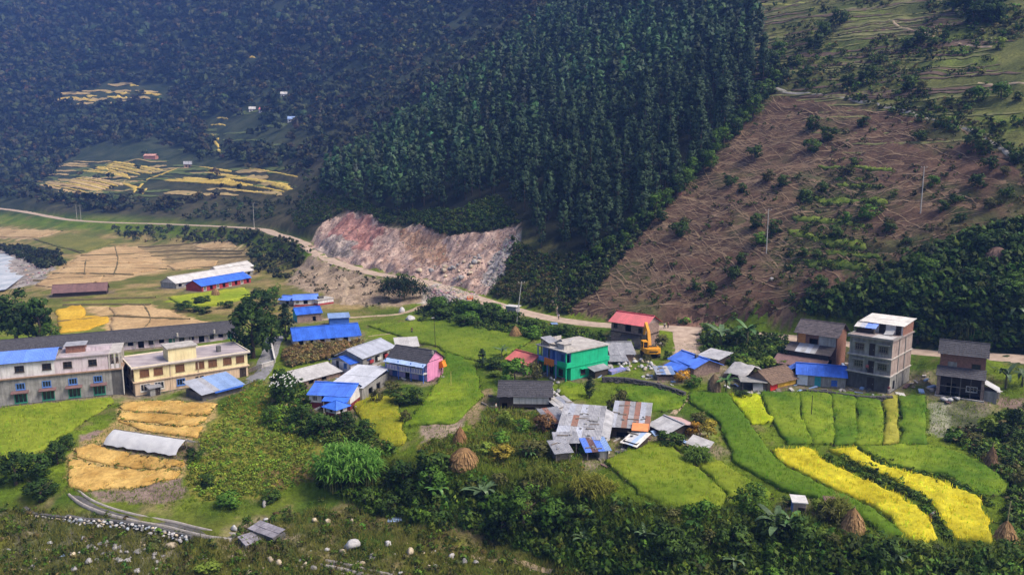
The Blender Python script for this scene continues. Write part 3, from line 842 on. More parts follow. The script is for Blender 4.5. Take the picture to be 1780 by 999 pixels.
def gable_x(root, L, D, h, rise, mat, kind='tin', rf=.5, oh=.45, ohe=.35, wall=None, y0=0, back=None, front_drop=None, **kw):
    """ridge along x.  front eave, ridge, back eave"""
    yr = y0+(D-y0)*rf; s1 = rise/(yr-y0); s2 = rise/(D-yr) if D-yr > .05 else 0
    E0, E1 = (-ohe, y0-oh, h-s1*oh), (L+ohe, y0-oh, h-s1*oh); R0 = (-ohe, yr+.02, h+rise)
    fn = sheet_roof if kind == 'tin' else slate_roof
    fn(root, (E0[0],E0[1],E0[2]+.06), (E1[0],E1[1],E1[2]+.06), (R0[0],R0[1],R0[2]+.06), mat, **kw)
    if s2:
        kw2 = {k: v for k, v in kw.items() if k in ('course',)}
        fn(root, (L+ohe, D+oh, h-s2*oh+.055), (-ohe, D+oh, h-s2*oh+.055), (L+ohe, yr-.02, h+rise+.055), back or mat, **kw2)
    cap = MB(); cap.bar((-ohe, yr, h+rise+.12), (L+ohe, yr, h+rise+.12), .34, .1); cap.build('ridge_cap', mat, root)
    if wall:
        for x, sgn in ((0, 1), (L, -1)):
            MB().add([(x, y0, h), (x, D, h), (x, yr, h+rise-.03), (x+sgn*.18, y0, h), (x+sgn*.18, D, h), (x+sgn*.18, yr, h+rise-.03)],
                   [(0,1,2),(5,4,3),(0,2,5,3),(1,4,5,2)]).build('gable_wall', wall, root)
def gable_y(root, L, D, h, rise, mat, rf=.5, oh=.45, ohe=.5, wall=None, mat2=None, n=None):
    """ridge along y, gable end facing the front"""
    xr = L*rf; s1 = rise/xr; s2 = rise/(L-xr)
    sheet_roof(root, (-oh, D+ohe, h-s1*oh+.06), (-oh, -ohe, h-s1*oh+.06), (xr+.02, D+ohe, h+rise+.06), mat, n=n)
    sheet_roof(root, (L+oh, -ohe, h-s2*oh+.055), (L+oh, D+ohe, h-s2*oh+.055), (xr-.02, -ohe, h+rise+.055), mat2 or mat, n=n)
    cap = MB(); cap.bar((xr, -ohe, h+rise+.12), (xr, D+ohe, h+rise+.12), .34, .1); cap.build('ridge_cap', mat, root)
    if wall:
        for y, sgn in ((0, 1), (D, -1)):
            MB().add([(0, y, h), (L, y, h), (xr, y, h+rise-.03), (0, y+sgn*.15, h), (L, y+sgn*.15, h), (xr, y+sgn*.15, h+rise-.03)],
                   [(0,1,2),(5,4,3),(0,2,5,3),(1,4,5,2)]).build('gable_wall', wall, root)
def shed_roof(root, L, D, hf, hb, mat, oh=.4, ohe=.3, n=None, mats=None, rows=1, jit=.02):
    s = (hb-hf)/D
    if jit > .03:                       # stones and battens that hold the loose sheets down
        for k in range(int(L*D/4)+2):
            x, y = random.uniform(.2, L-.2), random.uniform(.1, D-.1); z = hf+s*y+.18; a = random.uniform(.1, .22)
            if k % 3 == 0: MB().obox((x, y, z), (random.uniform(.5, 1.0), random.uniform(-.3, .3), 0), (0, .07, .07*s), (0, 0, .05)).build('roof_batten', WOODG, root)
            else: MB().obox((x, y, z), (a, .05, 0), (-.04, a*.8, 0), (0, 0, a*.6)).build('roof_stone', GREYC, root)
    sheet_roof(root, (-ohe, -oh, hf-s*oh+.06), (L+ohe, -oh, hf-s*oh+.06), (-ohe, D+oh, hb+s*oh+.06), mat, n=n, mats=mats, rows=rows, jit=jit)
def posts(root, pts, h, mat=WOODG, w=.14, name='post'):
    for x, y, *zz in pts: MB().box(x-w/2, x+w/2, y-w/2, y+w/2, -.3, zz[0] if zz else h).build(name, mat, root)
def plinth(root, L, D, mat=DARKC, d=1.2, o=.12, top=.12):
    MB().box(-o, L+o, -o, D+o, -d, top).build('plinth', mat, root)
def house(key, name, label, cat='house', group=None):
    f = FR[key]
    r = empty(name, f.o, f.yaw, label, cat, group)
    return r, f.L, f.D, f.h

# --- long white and grey building at the left edge
r, L, D, h = house('white', 'long_building', 'long two-tone building, white upper storey over grey, at the left edge', 'building')
plinth(r, L, D)
hg = h; h1 = hg*.5
lo = [(fc, 1.5, h1-.1 - .0, 0, '') for fc in ()]
F4 = (.30, .475, .655, .83)
storey(r, L, D, 0, h1, GREYC, {'front': [(fc, 1.9, .35, 1.75, 'greenglass') for fc in (.29,.475,.655,.83)]})
storey(r, L, D, h1, hg, GREYC, {'front': [(fc-.005, 1.35, .35, 1.15, 'blueglass') for fc in F4]}, mats={'right': DARKC})
for fc in (.29,.475,.655,.83):
    mb = MB(); mb.obox((L*fc, -.42, h1-.02), (1.35,0,0), (0,.45,.16), (0,-.02,.06)); mb.build('awning', BROWNTIN, r)
slab(r, -.3, L+.3, -.35, D+.2, hg, hg+.22, MUDW)
h2 = 2.75; wsplit = L*.70
storey(r, L*.535, D, hg+.22, hg+.22+h2, WHITEW, {'front': [(.56, 1.35, .95, 1.1, 'darkglass'), (.90, 1.35, .95, 1.1, 'darkglass'), (.2, 1.35, .95, 1.1, 'darkglass')]}, skip=('right',))
def offset_storey(root, x0, L, D, z0, z1, mat, ops, y0=0, name='wall', mats=None, skip=()):
    """a storey that does not start at the corner of its house"""
    before = {o.as_pointer() for o in root.children}
    storey(root, L, D, z0, z1, mat, ops, name, y0, mats, skip)
    for o in root.children:
        if o.as_pointer() not in before: o.location.x += x0
offset_storey(r, L*.535, L*.37, D, hg+.22, hg+.22+h2, PINKW, {'front': [(.24, 1.3, .95, 1.1, 'darkglass'), (.71, 1.3, .95, 1.1, 'darkglass')]})
zt = hg+.22+h2
s0 = .95/3.2
sheet_roof(r, (-.4, -.55, zt+.0), (L*.545, -.55, zt+.0), (-.4, 4.4, zt+1.25), BLUETIN2)
sheet_roof(r, (L*.545, D+.4, zt+.0), (-.4, D+.4, zt+.0), (L*.545, 4.36, zt+1.24), BLUETIN2)
MB().add([(L*.535,0,zt),(L*.535,D,zt),(L*.535,4.4,zt+1.2),(L*.535-.15,0,zt),(L*.535-.15,D,zt),(L*.535-.15,4.4,zt+1.2)], [(0,1,2),(5,4,3),(0,2,5,3),(1,4,5,2)]).build('gable_wall', WHITEW, r)
slab(r, L*.55, L*.915, -.3, D+.2, zt, zt+.2, CONCR, 'roof')
slab(r, L*.57, L*.72, -.12, .1, zt+.2, zt+.42, PINKW, 'parapet')
storey_r = MB().box(L*.60, L*.735, 3.2, 6.2, zt+.2, zt+1.5); storey_r.build('roof_hut', BRICKM, r)
MB().obox((L*.668, 4.7, zt+1.6), (L*.08,0,0), (0,1.9,0), (0,0,.05)).build('roof_hut_cover', GREYTIN, r)
slab(r, L*.74, L*.915, 3.5, 3.7, zt+.2, zt+.95, PINKW, 'parapet')
for x in (L*.915, L*.955, L*.99):
    for y in (.15, D*.5, D-.2): MB().box(x-.14, x+.14, y-.14, y+.14, hg+.22, zt+.0).build('column', CONCL, r)
slab(r, L*.91, L+.05, 0, D, zt+.003, zt+.19, CONCL, 'beam')
MB().box(L*.925, L*.985, .05, .15, hg+.22, hg+1.1).build('balustrade', WHITEW, r)
MB().bar((L*.93, D*.4, hg+.3), (L*.98, D*.1, hg+2.2), 1.0, .2).build('stair', GREYC, r)
MB().box(L*.925, L*.998, -.03, -.004, .0, hg-.05).build('dark_panel', DARKC, r)  # darker cement at the right end of the lower front
MB().tube([(L+.15,-.3,0),(L+.15,-.3,hg+.5)], .09).build('drain_pipe', WHITEF, r)

# --- cream two-storey building with flat roof
r, L, D, h = house('cream', 'flat_roofed_building', 'cream two-storey flat-roofed building with brown shutters and a rooftop stair tower', 'building')
plinth(r, L, D)
hm = h*.49
up = [(fc, 1.55, .75, 1.35, 'brownshutter') for fc in (.085,.20,.385,.56,.675,.81,.93)]
storey(r, L, D, 0, hm, PEACH, {'front': [(.085,1.7,.75,1.4,'whiteglass'),(.20,1.7,.75,1.4,'whiteglass'),(.385,1.5,.8,1.3,'blueglass'),(.55,1.5,.4,1.6,'darkglass'),(.95,1.2,.3,2.0,'darkdoor')], 'left': [(.3,1.4,.8,1.3,'darkglass'),(.7,1.4,.8,1.3,'darkglass')]})
slab(r, -.28, L+.28, -.28, D+.2, hm, hm+.2, PEACH)
storey(r, L, D, hm+.2, h, CREAM, {'front': up, 'left': [(.25,1.3,.7,1.4,'brownshutter'),(.55,1.3,.7,1.4,'brownshutter'),(.85,1.3,.7,1.4,'brownshutter')]})
slab(r, -.5, L+.5, -.5, D+.4, h, h+.2, CONCR, 'roof')
mb = MB(); mb.box(-.5, L+.5, -.5, -.32, h+.2, h+.42); mb.box(-.5, -.32, -.32, D+.4, h+.2, h+.42); mb.box(L+.32, L+.5, -.32, D+.4, h+.2, h+.42); mb.box(-.32, L+.32, D+.22, D+.4, h+.2, h+.42)
mb.build('parapet', M('cream_trim', (.74,.66,.52), (.60,.52,.42), scale=.8, coord='World'), r)
tx0, tx1 = L*.30, L*.545
MB().box(tx0, tx1, .9, 5.2, h+.2, h+2.7).build('stair_tower', CREAM, r)
slab(r, tx0-.3, tx1+.3, .6, 5.5, h+2.7, h+2.88, CONCL, 'tower_roof')
MB().box(L*.765, L*.80, 3.2, 4.1, h+.2, h+1.35).build('roof_vent', DARKC, r)
for fc in (.30, .545): MB().box(L*fc-.1, L*fc+.1, -.10, -.001, .1, h).build('drain_pipe', PEACH, r)

# --- sheds beside the cream building
r, L, D, h = house('bluesilver', 'tin_shed', 'tin shed with silver and blue roof in front of the cream building', 'shed')
storey(r, L, D, -.5, h, DARKC); plinth(r, L, D)
n = 7
sheet_roof(r, (-.4,-.6,h), (L+.4,-.6,h), (-.4, D+.3, h+1.5), SKYTIN, n=n, mats={0: SILVER, 1: SILVER, 2: GREYTIN})
MB().obox((L*.62, -.75, h-.05), (L*.36,0,0), (0,.03,.0), (0,0,.16)).build('fascia', BLUETIN, r)
r, L, D, h = house('lean', 'small_shed', 'tiny grey tin shed against the front of the cream building', 'shed')
storey(r, L, D, -.3, h, GREYC, {'front': [(.72,.8,.35,1.5,'darkdoor')]}); shed_roof(r, L, D, h, h+.4, GREYTIN)

# --- long slate-roofed row behind
r, L, D, h = house('school', 'long_row_building', 'long low row with dark slate roof and green doors behind the cream building', 'building')
plinth(r, L, D, top=.05)
ops = []
k = 0
for i in range(22):
    fc = (i+.5)/22
    ops.append((fc, 1.25 if i % 3 == 0 else 1.1, .1 if i % 3 == 0 else .85, 1.85 if i % 3 == 0 else 1.0, ('greendoor','darkglass','hole')[i % 3] if i % 6 else 'hole'))
storey(r, L, D, 0, h, PINKW, {'front': ops})
for i in range(12): MB().box(L*(i+.5)/12-.1, L*(i+.5)/12+.1, -.62, -.45, -.2, h-.1).build('veranda_post', GREYC, r)
gable_x(r, L, D, h+.15, 1.9, SLATE, kind='slate', oh=.75, rf=.5, wall=GREYC)
for fc in (.73, .9): MB().tube([(L*fc,-1.0,h+.2),(L*fc,-1.0,h+1.1)], .25).build('roof_drum', CONCL, r)

# --- far valley floor sheds
r, L, D, h = house('darkred', 'long_shed', 'long low shed with dull dark red roof on the straw fields', 'shed')
storey(r, L, D, -.3, h, WOODD); gable_x(r, L, D, h, 2.0, BROWNTIN, wall=WOODD, oh=.6)
r, L, D, h = house('tunnel1', 'white_roofed_shed', 'nearer long white-roofed shed on the far valley floor', 'shed', 'white long sheds')
storey(r, L, D, -.3, h, GREYC, {'front': [(i/9+.05, 1.4, .8, 1, 'hole') for i in range(9)]}); gable_x(r, L, D, h, 1.9, WHITETIN, wall=WHITEW, n=16)
r, L, D, h = house('tunnel2', 'white_roofed_shed', 'second white-roofed shed, behind the blue-roofed red one', 'shed', 'white long sheds')
storey(r, L, D, -.3, h, GREYC); gable_x(r, L, D, h, 1.9, WHITETIN, wall=WHITEW, n=8)
r, L, D, h = house('redwall', 'red_walled_building', 'blue-roofed building with red walls by the long white sheds', 'building')
storey(r, L, D, -.3, h, REDW, {'front': [(i/8+.06, 1.2, .5, 1.4, 'hole' if i % 2 else 'whiteglass') for i in range(8)]}); gable_x(r, L, D, h, 1.7, BLUETIN, wall=REDW, n=14)

# --- blue roofs beyond the dark round tree
r, L, D, h = house('blueA', 'small_house', 'small blue-roofed house at the left end of its row below the spoil slope', 'house')
storey(r, L, D, -.3, h, WHITEW, {'front': [(.6,1.0,.2,1.7,'hole')]}); gable_x(r, L, D, h, .9, BLUETIN, wall=WHITEW)
r, L, D, h = house('blueB', 'blue_roofed_house', 'white house with light blue roof and pink base below the spoil slope', 'house')
storey(r, L, D, -.3, .5, REDW, name='wall'); storey(r, L, D, .5, h, WHITEW, {'front': [(.5,1.2,.1,1.3,'hole'),(.15,1.0,.3,.9,'whiteglass')]}); gable_x(r, L, D, h, 1.0, BLUETIN2, wall=WHITEW)
r, L, D, h = house('whitelow', 'flat_outbuilding', 'low white flat-roofed outbuilding with red base beside the light blue roof', 'outbuilding')
storey(r, L, D, -.3, .5, REDW); storey(r, L, D, .5, h, WHITEW); slab(r, -.2, L+.2, -.2, D+.2, h, h+.15, CONCL, 'roof'); MB().box(L*.2,L*.5,1,2,h+.15,h+.8).build('roof_tank', DARKC, r)
r, L, D, h = house('teal', 'stone_house', 'stone house with bright blue roof and turquoise left wall', 'house')
storey(r, L, D, -.3, h, STONEW, {'front': [(.7,.9,.3,1.3,'hole')]}, mats={'left': TEALF}); gable_x(r, L, D, h, 1.2, BLUETIN, wall=TEALF)
r, L, D, h = house('shack', 'blue_shack', 'small blue-walled shack under a pale blue roof beside the lane', 'shack')
storey(r, L, D, -.3, h, BLUEW, {'front': [(.3,1.0,.2,1.4,'bluedoor')]}); shed_roof(r, L, D, h, h+.5, SKYTIN); plinth(r, L, D)
r, L, D, h = house('longblue', 'long_blue_roofed_house', 'long white house with blue roof and dark doorways behind tall brown grass', 'house')
storey(r, L, D, -.3, h, WHITEW, {'front': [(fc, 1.1, .35, 1.6, 'hole') for fc in (.1,.25,.42,.58,.78)]}); gable_x(r, L, D, h, 2.0, BLUETIN, wall=WHITEW, n=16)

# --- silver, white and blue roofs in the middle of the village
r, L, D, h = house('silver', 'silver_roofed_shed', 'long silver-roofed open-sided shed behind the blue-roofed porch', 'shed')
storey(r, L, D, -.4, h, GREYC, {'right': [(.2,1.6,.9,1.4,'deep'),(.45,1.6,.9,1.4,'deep'),(.7,1.6,.9,1.4,'deep'),(.9,1.2,.9,1.4,'deep')]})
gable_y(r, L, D, h, 1.3, SILVER, wall=GREYC, rf=.42, n=12)
for i, m in enumerate((REDW, WHITEF, REDW)): MB().box(L-.02, L+.25, 2.2+2.6*i, 3.4+2.6*i, .9, 1.5).build('stall_goods', m, r)
r, L, D, h = house('porch', 'blue_roofed_hut', 'hut with deep blue gable roof in front of the silver-roofed shed', 'hut')
storey(r, L, D, -.4, h, WHITEW, {'front': [(.3,1.0,.3,1.8,'deep'),(.72,.9,.9,1.0,'blueglass')]}); gable_y(r, L, D, h, .9, BLUETIN, wall=GREYC)
posts(r, [(-.2,-.35),(L+.2,-.35)], h-.1)
r, L, D, h = house('palelow', 'pale_roofed_shed', 'low shed with pale curved roof behind the pink house', 'shed')
storey(r, L, D, -.4, h, GREYC); shed_roof(r, L, D, h, h+.8, WHITETIN)
r, L, D, h = house('whiteroof', 'white_roofed_shed', 'low shed with dull white tin roof left of the blue-roofed hut', 'shed')
storey(r, L, D, -.5, h, STONEW, {'front': [(.3,1.2,.3,1.2,'hole'),(.6,1.2,.3,1.2,'hole')]}); gable_x(r, L, D, h, 1.0, WHITETIN, wall=STONEW, rf=.72)
r, L, D, h = house('silver2', 'silver_roofed_shed', 'wide silver-roofed shed directly behind the maroon and white house', 'shed')
storey(r, L, D, -.5, h, GREYC, {'right': [(.3,1.6,.3,1.6,'hole'),(.6,1.6,.3,1.6,'hole')]}); shed_roof(r, L, D, h, h+.8, SILVER, rows=2)
r, L, D, h = house('maroon', 'blue_roofed_house', 'white house with maroon base and blue roof in front of the silver-roofed shed', 'house')
storey(r, L, D, -.8, h*.42, MAROON); 
storey(r, L, D, h*.42, h, WHITEW, {'front': [(.40,1.25,.05,1.4,'maroondoor'),(.14,1.0,.25,1.0,'whiteglass'),(.75,1.0,.25,1.0,'whiteglass')]}); gable_x(r, L, D, h, 1.15, BLUETIN, wall=WHITEW, rf=.62)
MB().obox((L*.72, -1.1, h-.42), (L*.31,0,0), (0,.7,.22), (0,-.01,.04)).build('porch_roof', BLUETIN, r)
posts(r, [(L*.45,-1.6),(L*.98,-1.6)], h-.65, WHITEF)
r, L, D, h = house('pavilion', 'pavilion', 'small square maroon and white pavilion with blue pyramid roof', 'pavilion')
storey(r, L, D, -.8, h*.58, MAROON); storey(r, L, D, h*.58, h, WHITEW, {'front': [(.5,.7,.1,.5,'hole')], 'right': [(.5,.7,.1,.5,'hole')]})
mb = MB(); o_ = .5; ap = (L/2, D/2, h+1.0); c4 = [(-o_,-o_,h-.1),(L+o_,-o_,h-.1),(L+o_,D+o_,h-.1),(-o_,D+o_,h-.1)]
mb.add(c4+[(x,y,z+.06) for x,y,z in c4]+[ap], [(3,2,1,0),(0,1,5,4),(1,2,6,5),(2,3,7,6),(3,0,4,7),(4,5,8),(5,6,8),(6,7,8),(7,4,8)])
for q in c4: mb.bar((q[0],q[1],q[2]+.1), (ap[0],ap[1],ap[2]+.05), .1)
mb.build('roof', BLUETIN, r)
MB().box(-.3, L+.3, -.3, D+.3, -1.0, -.75).build('plinth', CONCL, r)

# --- pink house
r, L, D, h = house('pink', 'pink_house', 'pink house with dark slate roof, pale blue awning and striped balcony', 'house')
plinth(r, L, D)
hm = h*.46
storey(r, L, D, 0, hm, VIOLET, {'front': [(.15,1.1,.1,1.6,'blueshutter'),(.48,1.1,.05,1.7,'hole'),(.85,1.2,.05,1.5,'blueshutter')]}, mats={'right': PINK, 'left': PINK})
storey(r, L, D, hm, h, VIOLET, {'front': [(.2,2.2,.5,1.0,'blueshutter'),(.62,1.4,.1,1.6,'hole'),(.88,1.0,.3,1.2,'blueglass')]}, mats={'right': PINK, 'left': PINK})
slab(r, 0, L, -1.2, 0, hm-.06, hm+.08, WHITEF, 'balcony_floor')
bars = MB()
for i in range(24):
    x = .15+(L-.3)*i/23; bars.box(x-.09, x+.09, -1.19, -1.13, hm+.08, hm+.95)
bars.build('balcony_bars', M('white_bars', (.72,.62,.72), (.6,.5,.6), scale=3), r)
MB().box(.05, L-.05, -1.10, -1.06, hm+.1, hm+.9).build('balcony_panel', BLUEW, r)
MB().box(0, L, -1.22, -1.10, hm+.95, hm+1.03).build('hand_rail', WHITEF, r)
posts(r, [(.1,-1.15),(L*.35,-1.15),(L*.68,-1.15),(L-.1,-1.15)], h-.1, BLUEW)
sheet_roof(r, (-.2,-1.6,h-.55), (L+.2,-1.6,h-.55), (-.2,.15,h+.12), SKYTIN)
gable_x(r, L, D, h+.1, 1.7, SLATE, kind='slate', wall=PINK, oh=.35)
MB().tube([(L+.2,D*.3,h+1.4),(L+.2,D*.3,h+2.1)], .2).build('chimney', CONCL, r)

r, L, D, h = house('redroof', 'red_roofed_cottage', 'low cottage with faded red tin roof left of the green house', 'cottage')
storey(r, L, D, -.5, h, MUDW, {'front': [(.5,.9,.1,1.6,'darkdoor')]}); gable_x(r, L, D, h, 1.2, REDTIN2, wall=MUDW)
r, L, D, h = house('slate', 'slate_roofed_barn', 'dark slate-roofed barn with a white panel wall above the scrub', 'barn')
storey(r, L, D, -.5, h, WOODD, {'front': [(.1,.9,.1,1.5,'hole'),(.55,4.5,.05,.8,'hole')]})
gable_x(r, L, D, h, 1.5, SLATE, kind='slate', wall=STONEW, oh=.5)
for i in range(6): MB().box(L*(.27+.115*i), L*(.27+.115*i)+L*.11, -.09, -.02, h*.42, h*.9).build('wall_panel', WHITETIN, r)

# --- stone house with red roof by the road
r, L, D, h = house('stone', 'red_roofed_house', 'two-storey brown stone house with crimson tin roof beside the road', 'house')
plinth(r, L, D, d=3); hm = h*.5
storey(r, L, D, -.5, hm, STONEW, {'front': [(.42,1.6,.6,1.8,'deep'),(.8,1.2,1.0,1.1,'hole')]})
slab(r, -.2, L+.2, -.35, D, hm, hm+.15, WOODD)
storey(r, L, D, hm+.15, h, STONEW, {'front': [(.13,.9,.8,.95,'darkglass'),(.5,1.5,.3,1.5,'hole'),(.86,.9,.5,.95,'darkglass')]})
gable_x(r, L, D, h, 1.5, REDTIN, wall=PINKSTONE, oh=.7, ohe=.5)
MB().obox((L*.70, -1.6, h*.26), (L*.36,0,0), (0,1.3,.95), (0,-.03,.04)).build('leaning_sheet', M('black_sheet', (.05,.048,.048), (.03,.029,.029), scale=1), r)
r, L, D, h = house('tin', 'tin_roofed_shed', 'grey tin-roofed shed between the green house and the red-roofed house', 'shed')
storey(r, L, D, -.5, h, STONEW); gable_x(r, L, D, h, 1.5, GREYTIN, wall=STONEW, rf=.75)
sheet_roof(r, (-1.2,-3.4,h-.7), (L*.6,-3.4,h-.7), (-1.2,-.4,h-.15), GREYTIN); posts(r, [(-1,-3.2),(L*.55,-3.2)], h-.75)

# --- green house
r, L, D, h = house('green', 'green_house', 'emerald green two-storey house with blue balcony and orange cloths on the rail', 'house')
plinth(r, L, D); hm = h*.47
storey(r, L, D, 0, hm, GREENW, {'left': [(.12,1.1,.1,1.75,'hole'),(.32,1.4,.1,1.9,'deep'),(.66,1.1,.5,1.2,'darkglass')], 'front': [(.32,1.1,.8,1.0,'darkglass'),(.78,1.0,.8,1.0,'darkglass')]})
slab(r, -1.25, L+.12, -.12, D+.3, hm, hm+.16, GREENW)
storey(r, L, D, hm+.16, h, GREENW, {'left': [(.20,1.0,.15,1.9,'hole'),(.45,1.1,.15,1.9,'bluedoor'),(.72,1.1,.5,1.4,'blueglass'),(.9,.8,.15,1.9,'hole')]}, mats={'left': BLUEWALL})
slab(r, -1.35, L+.35, -.3, D+.4, h, h+.2, CONCL, 'roof')
for a, b in ((0.0, .30), (.30, .62), (.62, .98)): MB().box(-1.24, -1.12, D*a+.04, D*b, hm+.16, hm+1.0).build('balcony_panel', BLUEWALL if a > 0.1 else GREENW, r)
MB().box(-1.12, 0, -.11, -.01, hm+.16, hm+1.0).build('balcony_panel', GREENW, r)
MB().box(-1.12, 0, D+.18, D+.28, hm+.16, hm+1.0).build('balcony_panel', GREENW, r)
for y in (.1, D*.36, D*.66, D): MB().box(-1.22, -1.04, y-.09, y+.09, .0, h).build('balcony_post', BLUEWALL if y > .2 else GREENW, r)
for fc in (.32, .78): MB().box(L*fc-.8, L*fc+.8, -.6, 0.0, 1.95, 2.03).build('sun_hood', GREENW, r)
MB().box(-.05, L+.05, -.10, -.003, hm-.05, hm+.0).build('string_course', GREENW, r)
# clutter on its roof: low tank house, solar sheet, tin cover
bx = MB(); bx.box(-.3, 1.6, 1.6, 3.2, h+.2, h+1.15); bx.build('tank_housing', M('white_block', (.5,.48,.46), (.36,.34,.33), scale=2), r)
MB().box(-.5, 1.8, 1.4, 3.4, h+1.15, h+1.25).build('housing_cover', CONCL, r)
sheet_roof(r, (-.9,5.0,h+.9), (1.6,5.0,h+.9), (-.9,7.6,h+1.6), GREYTIN); posts(r, [(-.8,5.1),(1.5,5.1)], h+.9); posts(r, [(-.8,7.4),(1.5,7.4)], h+1.5)
MB().obox((1.0, 4.3, h+.75), (.8,0,.2), (0,.6,.4), (0,-.02,.04)).build('solar_panel', PANE, r)
MB().box(-.5, 4.2, 7.3, 7.5, h+.2, h+1.3).build('roof_wall', CONCL, r)
for i in range(5): MB().bar((2.4+i*.5, 4.2+.3*i, h+.2+.05*i), (5.2+i*.3, 5.6+.2*i, h+.28+.05*i), .25, .06).build('roof_plank', CONCL if i % 2 else GREYTIN, r)
MB().box(L+.02, L+.9, .4, 2.6, hm-.4, hm+.5).build('side_tank', GREENW, r)
MB().box(L*.45, L*.8, -2.0, -.4, -.4, 1.6).build('lean_store', WOODD, r)
sheet_roof(r, (L*.4,-2.3,1.6), (L*.85,-2.3,1.6), (L*.4,-.3,2.1), GREYTIN)
cl = MB()
for i in range(6):
    x0 = 3.1+i*.46
    cl.add([(-1.40,x0,hm+1.05),(-1.44,x0+.42,hm+1.05),(-1.5,x0+.46,hm-.05-.25*(i%3)),(-1.42,x0+.05,hm-.0-.2*((i+1)%3)),(-1.36,x0,hm+1.05),(-1.40,x0+.42,hm+1.05),(-1.46,x0+.46,hm-.05-.25*(i%3)),(-1.38,x0+.05,hm-.0-.2*((i+1)%3))],
           [(0,1,2,3),(7,6,5,4),(0,4,5,1),(1,5,6,2),(2,6,7,3),(3,7,4,0)])
f = FR['green']
ob = cl.build('drying_cloths', M('orange_cloth', (.72,.22,.035), (.55,.15,.025), scale=4), None, loc=f.o, rz=f.yaw)
tag(ob, 'bright orange cloths hung over the blue balcony rail of the green house', 'laundry')
f = FR['green']
tb = MB(); tb.obox((L+1.2, -1.8, .55), (1.6,0,0), (0,.8,0), (0,0,.35)); tb.obox((L*.9, -2.2, .8), (.9,.1,0), (0,.6,.1), (0,0,.3))
tag(tb.build('blue_tarp_heap', M('blue_tarp', (.13,.19,.50), (.26,.22,.36), scale=1.5), None, loc=f.o, rz=f.yaw), 'heap covered by a blue tarpaulin at the foot of the green house', 'tarpaulin')

# --- blue roofs right of the digger
r, L, D, h = house('bluebig', 'blue_roofed_house', 'largest blue-roofed house right of the yellow digger', 'house')
storey(r, L, D, -.6, h, STONEW, {'front': [(.3,1.0,.4,1.2,'hole'),(.7,1.0,.4,1.2,'hole')]}); gable_x(r, L, D, h, 1.2, BLUETIN, wall=STONEW, ohe=.6)
MB().box(L*.62, L*.62+.5, 2.2, 2.7, h+.6, h+1.6).build('chimney', DARKC, r)
r, L, D, h = house('bluemid', 'blue_roofed_hut', 'narrow hut with two blue roof sheets in front of the largest blue roof', 'hut')
storey(r, L, D, -.6, h, WHITEW, {'front': [(.5,.8,.3,1.3,'hole')]}); gable_x(r, L, D, h, .8, BLUETIN, wall=WHITEW, back=WHITETIN)
r, L, D, h = house('bluelow', 'low_tin_shelter', 'low shelter of pale bluish tin beside the orange flowers', 'shelter')
posts(r, [(.1,.1),(L-.1,.1),(.1,D-.1),(L-.1,D-.1)], h-.02); storey(r, L, D, -.3, h*.6, STONEW); shed_roof(r, L, D, h, h+.5, SKYTIN, mats={0: SILVER, 2: WHITETIN}, jit=.06)
r, L, D, h = house('darkshed', 'dark_roofed_shed', 'small dark tin-roofed shed behind the largest blue roof', 'shed')
storey(r, L, D, -.6, h, WOODD); shed_roof(r, L, D, h, h+.6, GREYTIN, n=4)
r, L, D, h = house('tarp', 'tarpaulin_shelter', 'shelter under a crumpled pale grey tarpaulin by the banana plants', 'shelter')
posts(r, [(.1,.1),(L-.1,.1),(.1,D-.1),(L-.1,D-.1),(L/2,.1),(L/2,D-.1)], h)
storey(r, L, D, -.4, h*.5, STONEW)
nx, ny = 12, 10; V, F = [], []
for lay in (0, -.06):
    for j in range(ny+1):
        for i in range(nx+1):
            x, y = -.5+(L+1)*i/nx, -.6+(D+1.2)*j/ny
            V.append((x, y, h+.1+1.5*(1-abs(2*j/ny-1))+.35*float(fbm(np.array(x*.9), np.array(y*.9), 4))+lay-.25*(i in (0, nx))))
st = (nx+1)*(ny+1)
for j in range(ny):
    for i in range(nx):
        a = j*(nx+1)+i; F.append((a, a+1, a+nx+2, a+nx+1)); F.append((st+a, st+a+nx+1, st+a+nx+2, st+a+1))
link('tarpaulin', np_mesh('tarpaulin', V, F), TARP, r)
r, L, D, h = house('redyellow', 'brown_roofed_shed', 'brown-roofed shed with one red and one yellow wall panel', 'shed')
storey(r, L, D, -.5, h, MUDW)
MB().box(.02, L*.27, -.09, -.01, .1, h-.05).build('wall_panel', M('red_panel', (.62,.035,.03), (.5,.03,.025), scale=2), r)
for i in range(3): MB().box(L*(.285+.235*i), L*(.285+.235*i)+L*.225, -.09, -.01, .35, h-.1).build('wall_panel', M('yellow_panel', (.72,.42,.05), (.6,.34,.04), scale=2), r)
gable_x(r, L, D, h, 1.5, BROWNT, kind='slate', wall=MUDW, oh=.6)
r, L, D, h = house('greylean', 'open_lean_to', 'open lean-to with thin grey roof and hanging grey tarps', 'shelter')
posts(r, [(.1,.1),(L*.5,.1),(L-.1,.1),(.1,D),(L-.1,D)], h); slab(r, -.4, L+.3, -.4, D+.4, h, h+.10, GREYC, 'roof')
MB().obox((L*.68, -.1, h*.45), (L*.22,0,0), (0,.28,h*.42), (0,-.03,.02)).build('hanging_tarp', TARP, r)
MB().box(.1, L-.1, D-.2, D, -.3, h-.02).build('wall', DARKC, r)
r, L, D, h = house('bluecottage', 'blue_roofed_cottage', 'low cottage with blue roof and white end panel left of the grey house', 'cottage')
plinth(r, L, D); storey(r, L, D, 0, h, MUDW if False else GREYC, {'front': [(.43,.95,.1,1.7,'tealdoor'),(.77,.9,.5,.9,'blueshutter')]})
MB().box(.0, L*.22, -.08, -.01, .15, h-.05).build('wall_panel', M('pale_panel', (.60,.66,.74), (.5,.56,.64), scale=2), r)
